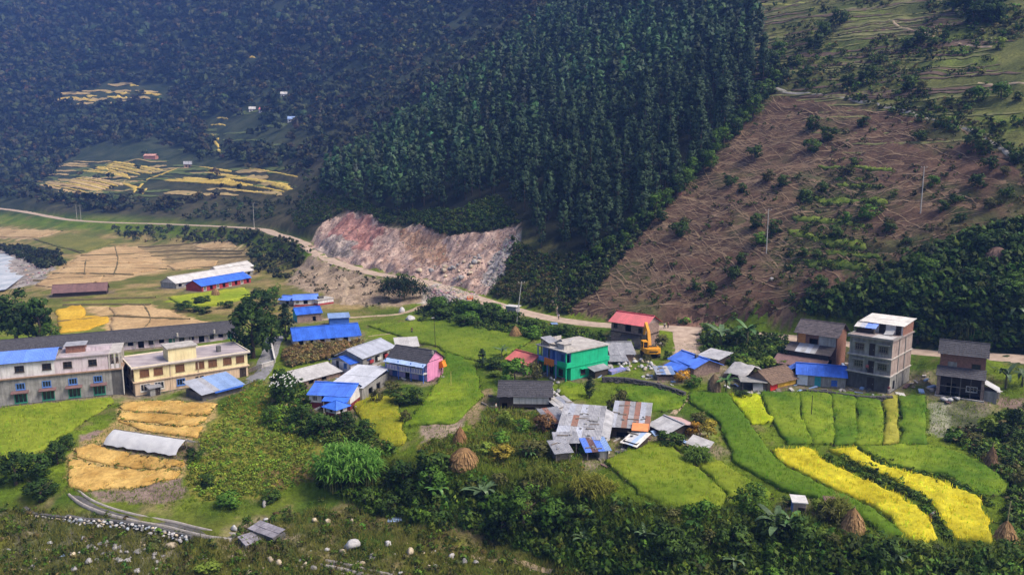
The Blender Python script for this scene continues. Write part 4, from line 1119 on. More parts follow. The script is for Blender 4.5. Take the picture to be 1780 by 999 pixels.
gable_x(r, L, D, h, 1.25, BLUETIN, wall=GREYC, ohe=.3)
sheet_roof(r, (-1.6, D*.9, h-.15), (-1.6, D*.3, h-.15), (-.2, D*.9, h+.75), BLUETIN2, n=3)

# --- brick house with lower tin roofs
r, L, D, h = house('brick', 'brick_house', 'red brick house with brownish slate roof and two lower tin roofs in front', 'house')
plinth(r, L, D, d=3); hm = h*.5
storey(r, L, D, -1, hm, BRICKM, {'front': [(.3,2.5,.6,2.0,'deep'),(.75,2.2,.6,2.0,'deep')]})
storey(r, L, D, hm, h, BRICKM, {'front': [(.12,1.5,.6,1.5,'hole'),(.42,1.6,.5,1.5,'deep')]})
MB().box(L*.03, L*.22, -.08, -.01, hm+.6, h-.2).build('wall_panel', M('orange_panel', (.62,.26,.08), (.5,.2,.06), scale=2), r)
MB().box(L*.55, L*.97, -.06, -.01, hm+.9, h-.3).build('plaster_band', CONCL, r)
gable_x(r, L, D, h, 1.7, SLATEB, kind='slate', wall=BRICKM, oh=.8, ohe=.5)
zm = hm+.95
sheet_roof(r, (-1.3,-2.9,zm-1.2), (L*.97,-2.9,zm-1.2), (-1.3,0,zm), SLATEB, n=9, mats={2: SILVER, 3: GREYTIN, 4: SILVER, 5: GREYTIN})
sheet_roof(r, (-2.6,-5.9,zm-3.3), (L*.94,-5.9,zm-3.3), (-2.6,-2.9,zm-2.1), BROWNTIN, n=9)
posts(r, [(-.6,-2.4),(L*.3,-2.4),(L*.6,-2.4),(L*.9,-2.4)], zm-1.1, WOODD); posts(r, [(-1.4,-5.2),(L*.3,-5.2),(L*.88,-5.2)], zm-3.25, WOODD)
MB().box(-.4, L*.9, -2.6, -2.5, -2.5, zm-1.25).build('dark_screen', WOODD, r)

# --- grey three-storey house
r, L, D, h = house('grey', 'grey_concrete_house', 'tall grey unplastered three-storey house with stair room and white roof sheets', 'house')
plinth(r, L, D); g = h*.32; s2 = h*.655
D0 = D
storey(r, L, D, 0, g, DARKC, {'front': [(.56,1.1,.05,2.2,'darkdoor')], 'right': [(.2,1.1,.3,1.6,'hole')]}, mats={'right': GREYC})
for z in (g, s2): slab(r, -.15, L+.2, -.75, D+.05, z, z+.16, CONCL)
for z0, z1 in ((g+.16, s2), (s2+.16, h)):
    storey(r, L, D, z0, z1, GREYC, {'front': [(.24,1.5,.75,1.15,'greyglass'),(.54,.9,.02,2.1,'darkdoor'),(.80,1.5,.75,1.15,'greyglass')]}, mats={'right': PINKSTONE})
for y in (D*.33, D*.64): MB().box(L+.0, L+.10, y-.16, y+.16, .0, h-.01).build('column', GREYC, r)
MB().box(-.14, L+.18, -.72, -.68, g+.16, g+.2).build('balcony_edge', CONCL, r)
slab(r, -.25, L+.3, -.8, D+.1, h, h+.2, M('roof_slab_grey', (.30,.24,.23), (.19,.155,.15), scale=1, coord='World'), 'roof')
mb = MB(); mb.box(-.25, L+.3, -.8, -.68, h+.2, h+.45); mb.box(-.25, -.13, -.68, D+.1, h+.2, h+.45); mb.box(L+.18, L+.3, -.68, D*.4, h+.2, h+.45); mb.build('parapet', GREYC, r)
t0 = D*.46; th = 1.75
offset = 0
storey(r, L, D, h+.2, h+.2+th, WHITEW, {'front': [(.52,1.0,.05,1.6,'darkdoor'),(.90,.8,.05,1.6,'darkdoor'),(.15,1.6,.1,1.4,'deep')]}, y0=t0, mats={'right': BRICKM})
sheet_roof(r, (-.3,t0-.5,h+th+.2), (L+.3,t0-.5,h+th+.2), (-.3,D+.4,h+th+.65), WHITETIN, rows=2)
sheet_roof(r, (-.5,t0-2.2,h+th-.55), (L*.45,t0-2.2,h+th-.55), (-.5,t0-.3,h+th+.1), WHITETIN, mats={2: BLUETIN2, 3: BLUETIN2, 1: SILVER}, jit=.05); posts(r, [(-.4,t0-2.1),(L*.43,t0-2.1)], h+th-.6)
MB().box(-.1, L*.4, t0-1.9, t0-1.5, h+.2, h+.9).build('roof_clutter', WOODD, r)
MB().obox((L*.74,t0-1.1,h+.75), (.75,0,.1), (0,.7,.35), (0,-.02,.05)).build('solar_panel', WHITETIN, r)
MB().box(L*.5, L*.95, .3, t0-1.6, h+.2, h+.24).build('drying_sheet', WHITETIN, r)

# --- right house
r, L, D, h = house('right', 'slate_house', 'two-storey house with dark slate roof and open lower veranda at the right', 'house')
plinth(r, L, D, d=1.5); y0 = 2.0; hm = h*.47
storey(r, L, D, 0, hm, WOODD, {'front': [(.3,1.4,.05,1.8,'hole'),(.75,1.6,.8,.9,'whiteglass')]}, y0=y0, mats={'right': STONEW, 'left': STONEW})
storey(r, L, D, hm, h, BRICKM, {'front': [(.80,1.2,.95,1.25,'darkglass')]}, y0=y0, mats={'right': M('pale_side', (.48,.36,.37), (.36,.26,.27), scale=1, coord='World')})
MB().box(L*.18, L*.38, y0-.03, y0-.005, hm+1.2, hm+2.2).build('plaster_patch', GREYC, r)
gable_x(r, L, D, h, 1.55, SLATE, kind='slate', wall=BRICKM, oh=.6, ohe=.4, y0=y0)
slate_roof(r, (-.35,-.5,hm+.1), (L+.2,-.5,hm+.1), (-.35,y0+.02,hm+1.35), SLATE, name='veranda_roof')
MB().box(-.15, .35, 0, .5, -.3, hm+.1).build('veranda_pillar', STONEW, r); MB().box(L-.4, L+.05, 0, .5, -.3, hm+.1).build('veranda_pillar', STONEW, r)
posts(r, [(L*.3,.1),(L*.5,.1),(L*.72,.1)], hm+.1, WOODG, .1)
MB().box(.36, L-.41, .08, .16, hm*.50, hm*.50+.12).build('veranda_rail', WOODG, r)
slab(r, -.3, L+.2, -.6, y0, -.3, .12, CONCL, 'veranda_floor')
sheet_roof(r, (L+2.3,.2,hm*.52), (L+2.3,3.6,hm*.52), (L+.1,.2,hm*.85), GREYTIN)
MB().box(L+.1, L+1.9, .4, 3.4, -.4, hm*.5).build('lean_to', GREYC, r)

# --- roadside kiosk and outhouse
r, L, D, h = house('kiosk', 'roadside_kiosk', 'pale grey booth under a white roof slab by the road pole', 'kiosk')
storey(r, L, D, -.6, h, GREYTIN, {'front': [(.5,1.1,.9,.7,'hole')]}); slab(r, -.3, L+.3, -.3, D+.3, h, h+.14, WHITETIN, 'roof')
r, L, D, h = house('hut', 'outhouse', 'small outhouse with white roof slab at the edge of the green field', 'outhouse')
storey(r, L, D, -.5, h, PINKSTONE, {'front': [(.68,.75,.1,1.5,'darkdoor')]}, mats={'left': BLUEWALL}); slab(r, -.2, L+.2, -.3, D+.2, h, h+.12, WHITETIN, 'roof')

# --- patched tin sheds at the edge of the terrace
r, L, D, h = house('m1', 'patched_tin_shed', 'largest shed of the tin cluster, long patched grey roof', 'shed')
storey(r, L, D, -.5, h, WOODD, {'front': [(.7,2.2,.1,1.6,'hole')], 'right': [(.3,2,.1,1.5,'hole'),(.7,2,.1,1.5,'hole')]}); shed_roof(r, L, D, h, h+1.9, GREYTIN, rows=3, mats={(0,0): SILVER, (0,1): SILVER, (1,2): RUST, (2,3): SILVER, (0,3): SILVER, (2,1): SILVER}, jit=.05)
sheet_roof(r, (L+1.5,.8,h-.2), (L+1.5,D,h+1.3), (L+.25,.8,h+.35), GREYTIN, jit=.05)
r, L, D, h = house('m1b', 'tin_lean_to', 'narrow tin lean-to below the front of the largest tin shed', 'shelter')
posts(r, [(.1,.1),(L/2,.1),(L-.1,.1)], h); MB().box(0, L, D-.2, D, -.3, h).build('wall', WOODD, r); shed_roof(r, L, D, h, h+.5, GREYTIN, jit=.06)
r, L, D, h = house('m1c', 'tin_hen_shed', 'lowest small tin-roofed shed of the cluster, on thin posts', 'shed')
posts(r, [(.1,.1),(L-.1,.1),(.1,D-.1),(L-.1,D-.1)], h); MB().box(.2, L-.2, .3, D-.2, .5, h-.02).build('wall', WOODG, r); shed_roof(r, L, D, h, h+.6, GREYTIN, jit=.05)
r, L, D, h = house('m2', 'rusty_striped_shed', 'tin shed with two long rusty red stripes across its roof', 'shed')
storey(r, L, D, -.5, h, WOODD, {'front': [(.35,2.4,.05,1.5,'hole')]})
ms = {}
for rr_ in range(2):
    ms[(rr_,2)] = RUST; ms[(rr_,4)] = RUST; ms[(rr_,0)] = SILVER; ms[(rr_,5)] = SILVER
ms[(0,6)] = RUST
shed_roof(r, L, D, h, h+1.5, GREYTIN, n=7, rows=2, mats=ms, jit=.04)
tb = MB(); tb.obox((L*.80, -.35, h+.27), (L*.23,0,0), (0,1.1,.22), (0,-.01,.05))
f = FR['m2']; tag(tb.build('orange_tarp', M('orange_tarp', (.78,.28,.11), (.62,.22,.09), scale=2), None, loc=f.o, rz=f.yaw), 'orange tarpaulin laid over the lower corner of the striped tin roof', 'tarpaulin')
r, L, D, h = house('m3', 'white_tin_shed', 'steep pale tin roof in front of the rusty striped shed', 'shed')
storey(r, L, D, -.5, h, WOODD, {'front': [(.5,1.2,.2,1.2,'hole')]}); shed_roof(r, L, D, h-.3, h+.55, WHITETIN, n=4, mats={1: SILVER, 2: SKYTIN}, jit=.05)
r, L, D, h = house('m4', 'pink_backed_shed', 'rightmost tin shed of the cluster, grey front slope and pinkish back slope', 'shed')
storey(r, L, D, -.5, h, WOODD, {'front': [(.5,1.6,.1,1.3,'hole')]}); gable_x(r, L, D, h, .9, GREYTIN, wall=WOODD, back=tin('pink_tin', (.46,.30,.29), (.36,.25,.25)), rf=.48)
r, L, D, h = house('m6', 'low_grey_shed', 'low grey tin shed left of the largest tin shed', 'shed')
storey(r, L, D, -.5, h, WOODD); shed_roof(r, L, D, h, h+.9, GREYTIN, n=4, mats={1: RUST}, jit=.05)
r, L, D, h = house('m6b', 'small_white_tin_shed', 'small whitish tin roof just below the slate-roofed barn', 'shed')
storey(r, L, D, -.5, h, WOODD); shed_roof(r, L, D, h, h+.7, WHITETIN, n=4, mats={2: SILVER}, jit=.08)
r, L, D, h = house('m7', 'blue_sheet_shelter', 'small shelter with two blue sheets among the plants below the tin sheds', 'shelter')
posts(r, [(.1,.1),(L-.1,.1),(.1,D-.1),(L-.1,D-.1)], h); MB().box(L*.6, L, .2, D, -.2, h-.02).build('wall', CONCL, r); shed_roof(r, L, D, h, h+.7, BLUETIN2, n=4, mats={1: BROWNTIN, 3: SKYTIN}, jit=.05)
r, L, D, h = house('m8', 'tarp_covered_pen', 'low pen covered by a pale tarpaulin right of the tin cluster', 'pen')
storey(r, L, D, -.4, h*.7, STONEW); MB().obox((L/2, D/2, h), (L*.6,0,-.25), (0,D*.6,.2), (0,0,.05)).build('tarpaulin', TARP, r)

# --- low slate-covered stores on the river flat
for key, lab in (('low1', 'front of two low slate-covered stores on the river flat'), ('low2', 'rear of two low slate-covered stores on the river flat')):
    r, L, D, h = house(key, 'slate_store', lab, 'store')
    h = max(h, .7)
    MB().box(0, L, 0, D, -.4, h).build('wall', DARKC, r)
    for i in range(4):
        for j in range(2): MB().obox((L*(i+.5)/4, D*(j+.5)/2, h+.14+.18*j+random.uniform(0,.04)), (L*.12,0,0), (0,D*.27,.06), (0,0,.035)).build('slab', M('pale_slate', (.26,.245,.28), (.16,.15,.175), scale=2, coord='World', rnd=.2), r)

# --- plastic tunnel on the straw field
r, L, D, h = house('poly', 'plastic_greenhouse', 'greenhouse of whitish plastic film on posts above the straw field', 'greenhouse')
nx, ny = 14, 8; V, F = [], []
for lay in (0, -.03):
    for j in range(ny+1):
        for i in range(nx+1):
            x, y = L*i/nx, D*j/ny; t = abs(2*j/ny-.9)
            V.append((x, y-.3*(i % 2), h+1.5*(1-min(1,t))-.0+.10*math.sin(i*1.9)*(t)-(.45 if j == 0 else 0)+lay))
st = (nx+1)*(ny+1)
for j in range(ny):
    for i in range(nx):
        a = j*(nx+1)+i; F.append((a, a+1, a+nx+2, a+nx+1)); F.append((st+a, st+a+nx+1, st+a+nx+2, st+a+1))
link('plastic_film', np_mesh('film', V, F), FILM, r)
posts(r, [(L*i/5, y) for i in range(6) for y in (.15, D-.15)], h-.1, WOODG, .1)
posts(r, [(L*i/5, D*.45) for i in range(6)], h+1.35, WOODG, .1)
mb = MB(); mb.bar((0,D*.45,h+1.38), (L,D*.45,h+1.38), .08); mb.build('ridge_pole', WOODG, r)

# --- tiny houses on the far slope
r, L, D, h = house('farhut', 'pink_hut', 'tiny pinkish hut above the far yellow terraces', 'hut')
hh = 3.2
storey(r, L, D, -2, hh, M('salmon_wall', (.50,.22,.17), (.40,.18,.14)), {'front': [(.35,1.2,.5,1.5,'hole'),(.7,1.2,.5,1.5,'hole')]}); gable_x(r, L, D, hh, 1.5, tin('salmon_tin', (.50,.27,.22), (.42,.22,.19)))
for px, py, lab, mt in ((433,196,'white speck of a house among trees left of the pine wood, upper left one',WHITETIN), (450,197,'reddish-roofed speck of a house beside the upper left white one',REDTIN2), (488,170,'highest white speck of a house on the far wooded slope',WHITETIN), (500,214,'lavender-roofed speck of a house, lowest on the far wooded slope',SKYTIN), (320,293,'small grey-roofed hut in the gap between the two groups of yellow terraces',GREYTIN)):
    p = at(px, py); r = empty('hillside_house', p, random.uniform(-.3,.5), lab, 'house')
    L, D, h = 5.6, 4.4, 3.6
    storey(r, L, D, -4, h, WHITEW if py < 250 else MUDW, {'front': [(.3,1.0,5.2,1.2,'hole'),(.7,1.0,5.2,1.2,'hole')]}); gable_x(r, L, D, h, 2.0, mt)
# ---------------------------------------------------------------- crops, trees and other plants
CROPM = M('crop', (1.2,1.2,1.2), (.72,.72,.72), scale=1.1, coord='World', attr=True, rough=.8, bump=0, transl=.2, spec=.15)
STRAWM = M('straw', (1.2,1.2,1.2), (.66,.66,.66), scale=1.6, coord='World', attr=True, rough=.9, bump=.5, bscale=5, spec=.1)
BLADEM = M('blades', (1.3,1.3,1.3), (.8,.8,.8), scale=1.1, coord='World', attr=True, rough=.8, bump=0, transl=.5, spec=.1)
LEAFM = M('leaves', (1.25,1.25,1.25), (.65,.65,.65), scale=.7, coord='World', attr=True, rough=.7, bump=0, transl=.22, rnd=.22, spec=.2)
BARK = M('bark', (.13,.095,.07), (.07,.05,.038), scale=3, stretch=(1,1,.3))

def at_many(px, py, n=1100):
    px = np.asarray(px, float); py = np.asarray(py, float)
    u = (px-CX)/FPX; v = (CY-py)/FPX
    dy = math.cos(PITCH)+v*math.sin(PITCH); kx = u/dy; kz = (-math.sin(PITCH)+v*math.cos(PITCH))/dy
    Yh = np.full(px.shape, np.nan); Yp, gp = np.full(px.shape, 64.0), np.full(px.shape, 1e3)
    for w in np.linspace(math.log(64), math.log(1550), n):
        Y = math.exp(w); act = np.isnan(Yh)
        if not act.any(): break
        g = CAM_Z+kz*Y-H(kx*Y, np.full(px.shape, Y))
        hit = act & (g < 0)
        t = gp/(gp-g+1e-9)
        Yh[hit] = (Yp+(Y-Yp)*np.clip(t, 0, 1))[hit]
        Yp = np.full(px.shape, Y); gp = g
    Yh = np.where(np.isnan(Yh), 1500, Yh)
    return kx*Yh, Yh, H(kx*Yh, Yh)
def px_in(poly, n, seed):
    """random pixels inside a pixel polygon"""
    r = np.random.default_rng(seed); P = np.array(poly); out = np.zeros((0, 2))
    while len(out) < n:
        q = r.uniform(P.min(0), P.max(0), (n*2, 2)); out = np.concatenate([out, q[in_poly(q[:,0], q[:,1], poly)]])
    return out[:n]
def world_in(poly_xy, spacing, seed, jitter=.45):
    P = np.array(poly_xy); r = np.random.default_rng(seed)
    xs = np.arange(P[:,0].min(), P[:,0].max(), spacing); ys = np.arange(P[:,1].min(), P[:,1].max(), spacing)
    X, Y = np.meshgrid(xs, ys); X = X.ravel(); Y = Y.ravel()
    X = X+r.uniform(-jitter, jitter, X.shape)*spacing; Y = Y+r.uniform(-jitter, jitter, X.shape)*spacing
    m = in_poly(X, Y, poly_xy); return X[m], Y[m]

def tuft_arrays(x, y, z, h, w, rng, blades=3, spread=.5, lean=.35):
    """upright blades: one thin triangle pair each"""
    n = len(x); V = []; F = []
    for b in range(blades):
        a = rng.uniform(0, 2*np.pi, n); ox, oy = rng.normal(0, spread*.35, n), rng.normal(0, spread*.35, n)
        hh = h*rng.uniform(.6, 1.25, n); la = rng.uniform(0, 2*np.pi, n); ll = hh*lean*rng.uniform(.2, 1, n)
        bx, by = x+ox, y+oy
        p0 = np.stack([bx-np.cos(a)*w, by-np.sin(a)*w, z-.08], -1); p1 = np.stack([bx+np.cos(a)*w, by+np.sin(a)*w, z-.08], -1)
        p2 = np.stack([bx+np.cos(la)*ll, by+np.sin(la)*ll, z+hh], -1)
        nn = np.cross(p1-p0, p2-p0); fl = (nn@np.array([0, -.6, .8]) < 0)[:,None]
        V.append(np.stack([np.where(fl, p1, p0), np.where(fl, p0, p1), p2], 1).reshape(-1, 3))
    V = np.concatenate(V); F = np.arange(len(V)).reshape(-1, 3)
    return V, F

def snap_poly(X, Y, poly):
    n = len(poly); bx, by, bd = X.copy(), Y.copy(), np.full(X.shape, 1e9)
    for i in range(n):
        ax, ay = poly[i]; cx, cy = poly[(i+1) % n]; dx, dy = cx-ax, cy-ay
        t = np.clip(((X-ax)*dx+(Y-ay)*dy)/(dx*dx+dy*dy+1e-9), 0, 1); qx, qy = ax+t*dx, ay+t*dy
        d = np.hypot(X-qx, Y-qy); m = d < bd; bd[m] = d[m]; bx[m] = qx[m]; by[m] = qy[m]
    return bx, by
def crop(name, px, h, ca, cb, label, cat='crop', s=.7, tuft=2.8, th=.46, tw=.06, mat=None, nsc=3.6, amp=.16, seed=1, poly=None, edge=None, rowdir=None, rowamp=0, rowlen=1.2, dens=6, blades=3):
    """standing crop: a raised, uneven mass with its own sides and many separate blades on top"""
    poly = poly or xy(px, dens); rj = np.random.default_rng(seed+77)
    if h > .26: poly = [q for k in range(len(poly)) for q in ((poly[k][0]+rj.normal(0, .13), poly[k][1]+rj.normal(0, .13)), ((poly[k][0]+poly[(k+1) % len(poly)][0])/2+rj.normal(0, .22), (poly[k][1]+poly[(k+1) % len(poly)][1])/2+rj.normal(0, .22)))]
    P = np.array(poly)
    rng = np.random.default_rng(seed)
    x0, y0 = P.min(0)-s; x1, y1 = P.max(0)+s
    xs = np.arange(x0, x1+s, s); ys = np.arange(y0, y1+s, s)
    X, Y = np.meshgrid(xs, ys, indexing='ij'); ins = in_poly(X, Y, poly)
    cell = ins[:-1,:-1].astype(int)+ins[1:,:-1]+ins[1:,1:]+ins[:-1,1:]
    ok = cell >= 1
    used = np.zeros(X.shape, bool)
    for a, b in ((0,0),(1,0),(1,1),(0,1)): used[a:X.shape[0]-1+a, b:X.shape[1]-1+b] |= ok
    out = used & ~ins
    X = X+rng.uniform(-.15, .15, X.shape)*s*ins; Y = Y+rng.uniform(-.15, .15, Y.shape)*s*ins
    X[out], Y[out] = snap_poly(X[out], Y[out], poly)
    idx = np.full(X.shape, -1); idx[used] = np.arange(used.sum())
    vx, vy = X[used], Y[used]
    row = 0
    if rowamp:
        d = rowdir or (1, 0); row = rowamp*np.sin((vx*d[0]+vy*d[1])*2*np.pi/rowlen+2*fbm(vx/6, vy/6, 5))
    vz = H(vx, vy)+h*(1-.4*out[used])+amp*fbm(vx/1.3, vy/1.3, seed, 3)+row
    i, j = np.nonzero(ok); q = np.stack([idx[i,j], idx[i+1,j], idx[i+1,j+1], idx[i,j+1]], -1)
    T = np.concatenate([q[:,[0,1,2]], q[:,[0,2,3]]])
    E = np.concatenate([q[:,[0,1]], q[:,[1,2]], q[:,[2,3]], q[:,[3,0]]])
    key = np.sort(E, 1); _, inv, cnt = np.unique(key, axis=0, return_inverse=True, return_counts=True)
    be = E[cnt[inv.ravel()] == 1]; n0 = len(vx)
    V = np.stack([vx, vy, vz], -1); low = V.copy(); low[:,2] = H(vx, vy)-.15
    S = np.concatenate([np.stack([be[:,1], be[:,0], be[:,0]+n0], -1), np.stack([be[:,1], be[:,0]+n0, be[:,1]+n0], -1)])
    def colr(x, y, sd):
        t = np.clip(.5+1.0*fbm(x/nsc, y/nsc, sd, 4)+.7*fbm(x/(nsc*3.5), y/(nsc*3.5), sd+9, 2), 0, 1)[:,None]; return np.array(ca)*(1-t)+np.array(cb)*t
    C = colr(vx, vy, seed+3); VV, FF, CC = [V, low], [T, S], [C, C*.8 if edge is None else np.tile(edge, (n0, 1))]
    if tuft and h > .26:
        for k in range(len(poly)):
            (ax, ay), (bx, by) = poly[k], poly[(k+1) % len(poly)]; m = max(1, int(math.hypot(bx-ax, by-ay)/.8))
            for q in range(m): BUND.append((ax+(bx-ax)*q/m+rng.normal(0, .22), ay+(by-ay)*q/m+rng.normal(0, .22)))
    if tuft:
        A = abs(np.sum(P[:,0]*np.roll(P[:,1], -1)-np.roll(P[:,0], -1)*P[:,1]))/2
        m = int(min(A*tuft, 26000)); tx = rng.uniform(P[:,0].min(), P[:,0].max(), m*3); ty = rng.uniform(P[:,1].min(), P[:,1].max(), m*3)
        k = in_poly(tx, ty, poly); tx, ty = tx[k][:m], ty[k][:m]
        tv, tf = tuft_arrays(tx, ty, H(tx, ty)+h-.05, th, tw, rng, blades)
        c = colr(tx, ty, seed+3)*rng.uniform(.85, 1.7, (len(tx), 1)); c[rng.uniform(0, 1, len(tx)) < .22] *= np.array([.62, .95, .7]); c = np.repeat(np.tile(c, (blades, 1)), 3, 0)
        VV.append(tv); FF.append(tf+2*n0); CC.append(c)
    me = np_mesh(name, np.concatenate(VV), np.concatenate(FF), np.clip(np.concatenate(CC), 0, .9))
    me.materials.append(mat or CROPM); me.materials.append(BLADEM)
    nv = np.empty(len(me.vertices)*3, np.float32); me.vertices.foreach_get('normal', nv); nv = nv.reshape(-1, 3).copy(); nv[2*n0:] = nv[2*n0:]*.35+np.array([0, 0, .9])
    me.polygons.foreach_set('use_smooth', np.ones(len(me.polygons), bool)); me.attributes.new('custom_normal', 'FLOAT_VECTOR', 'POINT').data.foreach_set('vector', (nv/np.linalg.norm(nv, axis=1)[:,None]).ravel())
    nb = len(FF[0])+len(FF[1]); mi = np.zeros(len(me.polygons), np.int32); mi[nb:] = 1; me.polygons.foreach_set('material_index', mi)
    return tag(link(name, me), label, cat, kind='stuff')

def patch(name, poly, s, relief, color, mat, lift=.25):
    P = np.array(poly); xs = np.arange(P[:,0].min()-s, P[:,0].max()+2*s, s); ys = np.arange(P[:,1].min()-s, P[:,1].max()+2*s, s)
    X, Y = np.meshgrid(xs, ys, indexing='ij'); ins = in_poly(X+1.2*fbm(X/5, Y/5, 7), Y+1.2*fbm(X/5, Y/5, 8), poly)
    ok = (ins[:-1,:-1].astype(int)+ins[1:,:-1]+ins[1:,1:]+ins[:-1,1:]) >= 1; used = np.zeros(X.shape, bool)
    for a, b in ((0,0),(1,0),(1,1),(0,1)): used[a:X.shape[0]-1+a, b:X.shape[1]-1+b] |= ok
    idx = np.full(X.shape, -1); idx[used] = np.arange(used.sum()); x, y = X[used], Y[used]
    z = H(x, y)+np.where(ins[used], lift+relief(x, y), -.25)
    i, j = np.nonzero(ok); F = np.stack([idx[i,j], idx[i+1,j], idx[i+1,j+1], idx[i,j+1]], -1)
    me = np_mesh(name, np.stack([x, y, z], -1), F, np.clip(color(x, y), .005, .9), smooth=True); me.materials.append(mat)
    return tag(link(name, me), kind='structure')
def ab(x, y): return -.713*x+.70*y, .70*x+.713*y
def scar_relief(x, y):
    a, b = ab(x, y); return .55*fbm(a/13, b/2.3, 401, 3)+.35*fbm(a/4.5, b/1.2, 402, 3)+.30*fbm(x/1.3, y/1.3, 403, 2)
def scar_color(x, y):
    a, b = ab(x, y); t = np.clip(.5+.9*fbm(a/9, b/3, 404)+.6*fbm(x/2, y/2, 405), 0, 1)[:,None]; tg = in_poly(x+2*fbm(x/5, y/5, 408), y+2*fbm(x/5, y/5, 409), ZONES['terracegrass']); g = np.clip(1.8*fbm(x/16, y/16, 406)+.02+.8*fbm(x/3, y/3, 407)+.55*tg, 0, .9)[:,None]
    c = mix((.056,.034,.024), (.130,.078,.052), t); return c*(1-g)+g*mix((.030,.040,.013), (.085,.092,.032), t)
patch('bare_slope', ZONES['scar'], .75, scar_relief, scar_color, tm)
_sl = ZONES['slide']+ZONES['slide'][:1]
def slide_relief(x, y):
    return slide_raw(x, y)*np.clip(seg_dist(x, y, _sl)[0]/2.5, 0, 1)-.12
def slide_raw(x, y):
    a, b = ab(x, y); r = fbm(a/5, b/9, 411, 3); return .3+.7*(1-np.abs(r)*2)+.8*np.abs(fbm(a/2.1, b/4, 412, 4))+.9*np.abs(fbm(x/1.3, y/1.3, 413, 4))+.5*fbm(x/3.5, y/3.5, 418, 3)
def slide_color(x, y):
    t = np.clip(.5+.8*fbm(x/3, y/3, 414)+.9*fbm(x/.9, y/.9, 415, 3), 0, 1)[:,None]; c = mix((.25,.165,.135), (.46,.335,.28), t)
    jx, jy = x+3*fbm(x/4, y/4, 416), y+3*fbm(x/4, y/4, 417)
    for k, ca, cb in (('slide_red', (.22,.10,.085), (.40,.215,.185)), ('slide_orange', (.20,.115,.08), (.36,.24,.175)), ('slide_grey', (.22,.19,.175), (.44,.39,.365)), ('slide_grey2', (.13,.11,.10), (.38,.31,.28))):
        m = in_poly(jx, jy, ZONES[k]); c[m] = mix(ca, cb, t[m])
    return c
patch('landslide', ZONES['slide'], .5, slide_relief, slide_color, tm)
# criss-cross of cattle tracks trodden into the bare slope: every track is a narrow strip that follows the ground
scar_xy = xy(SCAR)
_sx = np.array([p[0] for p in scar_xy]); _sy = np.array([p[1] for p in scar_xy])
_cd = Vector((-.713, .70)); _nd = Vector((.70, .713))
TRK_V, TRK_F = [], []
rt = random.Random(5)
nt_ = 0
while nt_ < 540:
    x = rt.uniform(_sx.min(), _sx.max()); y = rt.uniform(_sy.min(), _sy.max())
    if not in_poly(np.array([x]), np.array([y]), scar_xy)[0]: continue
    nt_ += 1
    climb = rt.choice((-1, 1))*rt.uniform(.12, .75); n = rt.randint(16, 60); w = rt.choice((.05, .06, .07, .08, .10, .15)); ph = rt.uniform(0, 6)
    p = Vector((x, y)); row = []
    for k in range(n):
        d = (_cd + _nd*(climb+.35*math.sin(k*.23+ph)+rt.uniform(-.15,.15))).normalized()
        p = p + d*.95
        if not in_poly(np.array([p.x]), np.array([p.y]), scar_xy)[0]: break
        row.append((p.copy(), Vector((d.y, -d.x))))
    if len(row) < 6: continue
    b = len(TRK_V)
    for k, (c, s) in enumerate(row):
        ww = w*(.35+.65*math.sin(math.pi*min(1, (k+.5)/len(row))))*rt.uniform(.6, 1.4)
        for t in (-1, 1):
            q = c+s*t*ww; TRK_V.append((q.x, q.y, float(H(q.x, q.y))+.40+.95*float(scar_relief(np.array([q.x]), np.array([q.y]))[0])))
    for k in range(len(row)-1): TRK_F.append((b+2*k, b+2*k+1, b+2*k+3, b+2*k+2))
me = np_mesh('hill_tracks', TRK_V, TRK_F, smooth=True); me.materials.append(track_mat)
tag(link('hill_tracks', me), kind='structure')

UP = [(1345,150),(1330,0),(1560,-20),(1790,-20),(1790,300),(1740,255),(1640,208),(1500,178)]
def contour_steps(name, pxpoly, n, seed, mat, lo, hi, lmin=10, lmax=40, step=1.2, lift=.22):
    poly = xy(pxpoly); P = np.array(poly); rg = random.Random(seed); V, F = [], []; k = 0
    while k < n:
        x, y = rg.uniform(P[:,0].min(), P[:,0].max()), rg.uniform(P[:,1].min(), P[:,1].max())
        if not in_poly(np.array([x]), np.array([y]), poly)[0]: continue
        k += 1; p = Vector((x, y)); w = rg.uniform(lo, hi); b = len(V); m = 0; nq = rg.randint(lmin, lmax); pd = None
        for q in range(nq):
            e = 5*step; g = H(np.array([p.x+e, p.x-e, p.x, p.x]), np.array([p.y, p.y, p.y+e, p.y-e])); d = Vector((-(g[2]-g[3]), g[0]-g[1]))
            if d.length < 1e-6: break
            d.normalize()
            if pd is not None: d = (d+pd*2).normalized()
            pd = d; p = p+d*step; s = Vector((d.y, -d.x)); ww = w*rg.uniform(.6, 1.3)*min(1, .3+.25*min(q, nq-1-q))
            for t in (-1, 1): c = p+s*t*ww; V.append((c.x, c.y, float(H(c.x, c.y))+lift))
            m += 1
        F += [(b+2*i, b+2*i+1, b+2*i+3, b+2*i+2) for i in range(m-1)]
    me = np_mesh(name, V, F, smooth=True); me.materials.append(mat); tag(link(name, me), kind='structure')
TERRP = [(70,318),(180,275),(320,280),(440,290),(520,305),(510,342),(400,342),(240,346),(160,348)]
contour_steps('terrace_ledges', TERRP, 46, 21, M('tan_ledge', (.42,.31,.13), (.28,.20,.085), scale=.2), .9, 2.0, 8, 22, 3.0, .5)
contour_steps('terrace_ledges', TERRP, 46, 22, M('green_ledge', (.11,.14,.035), (.06,.08,.02), scale=.2), 1.0, 2.4, 8, 24, 3.0, .45)
contour_steps('terrace_ledges', [(330,190),(400,195),(520,190),(560,260),(530,300),(400,285),(330,270)], 40, 23, M('green_ledge', (.11,.14,.035)), .8, 1.8, 6, 16, 3.0, .5)
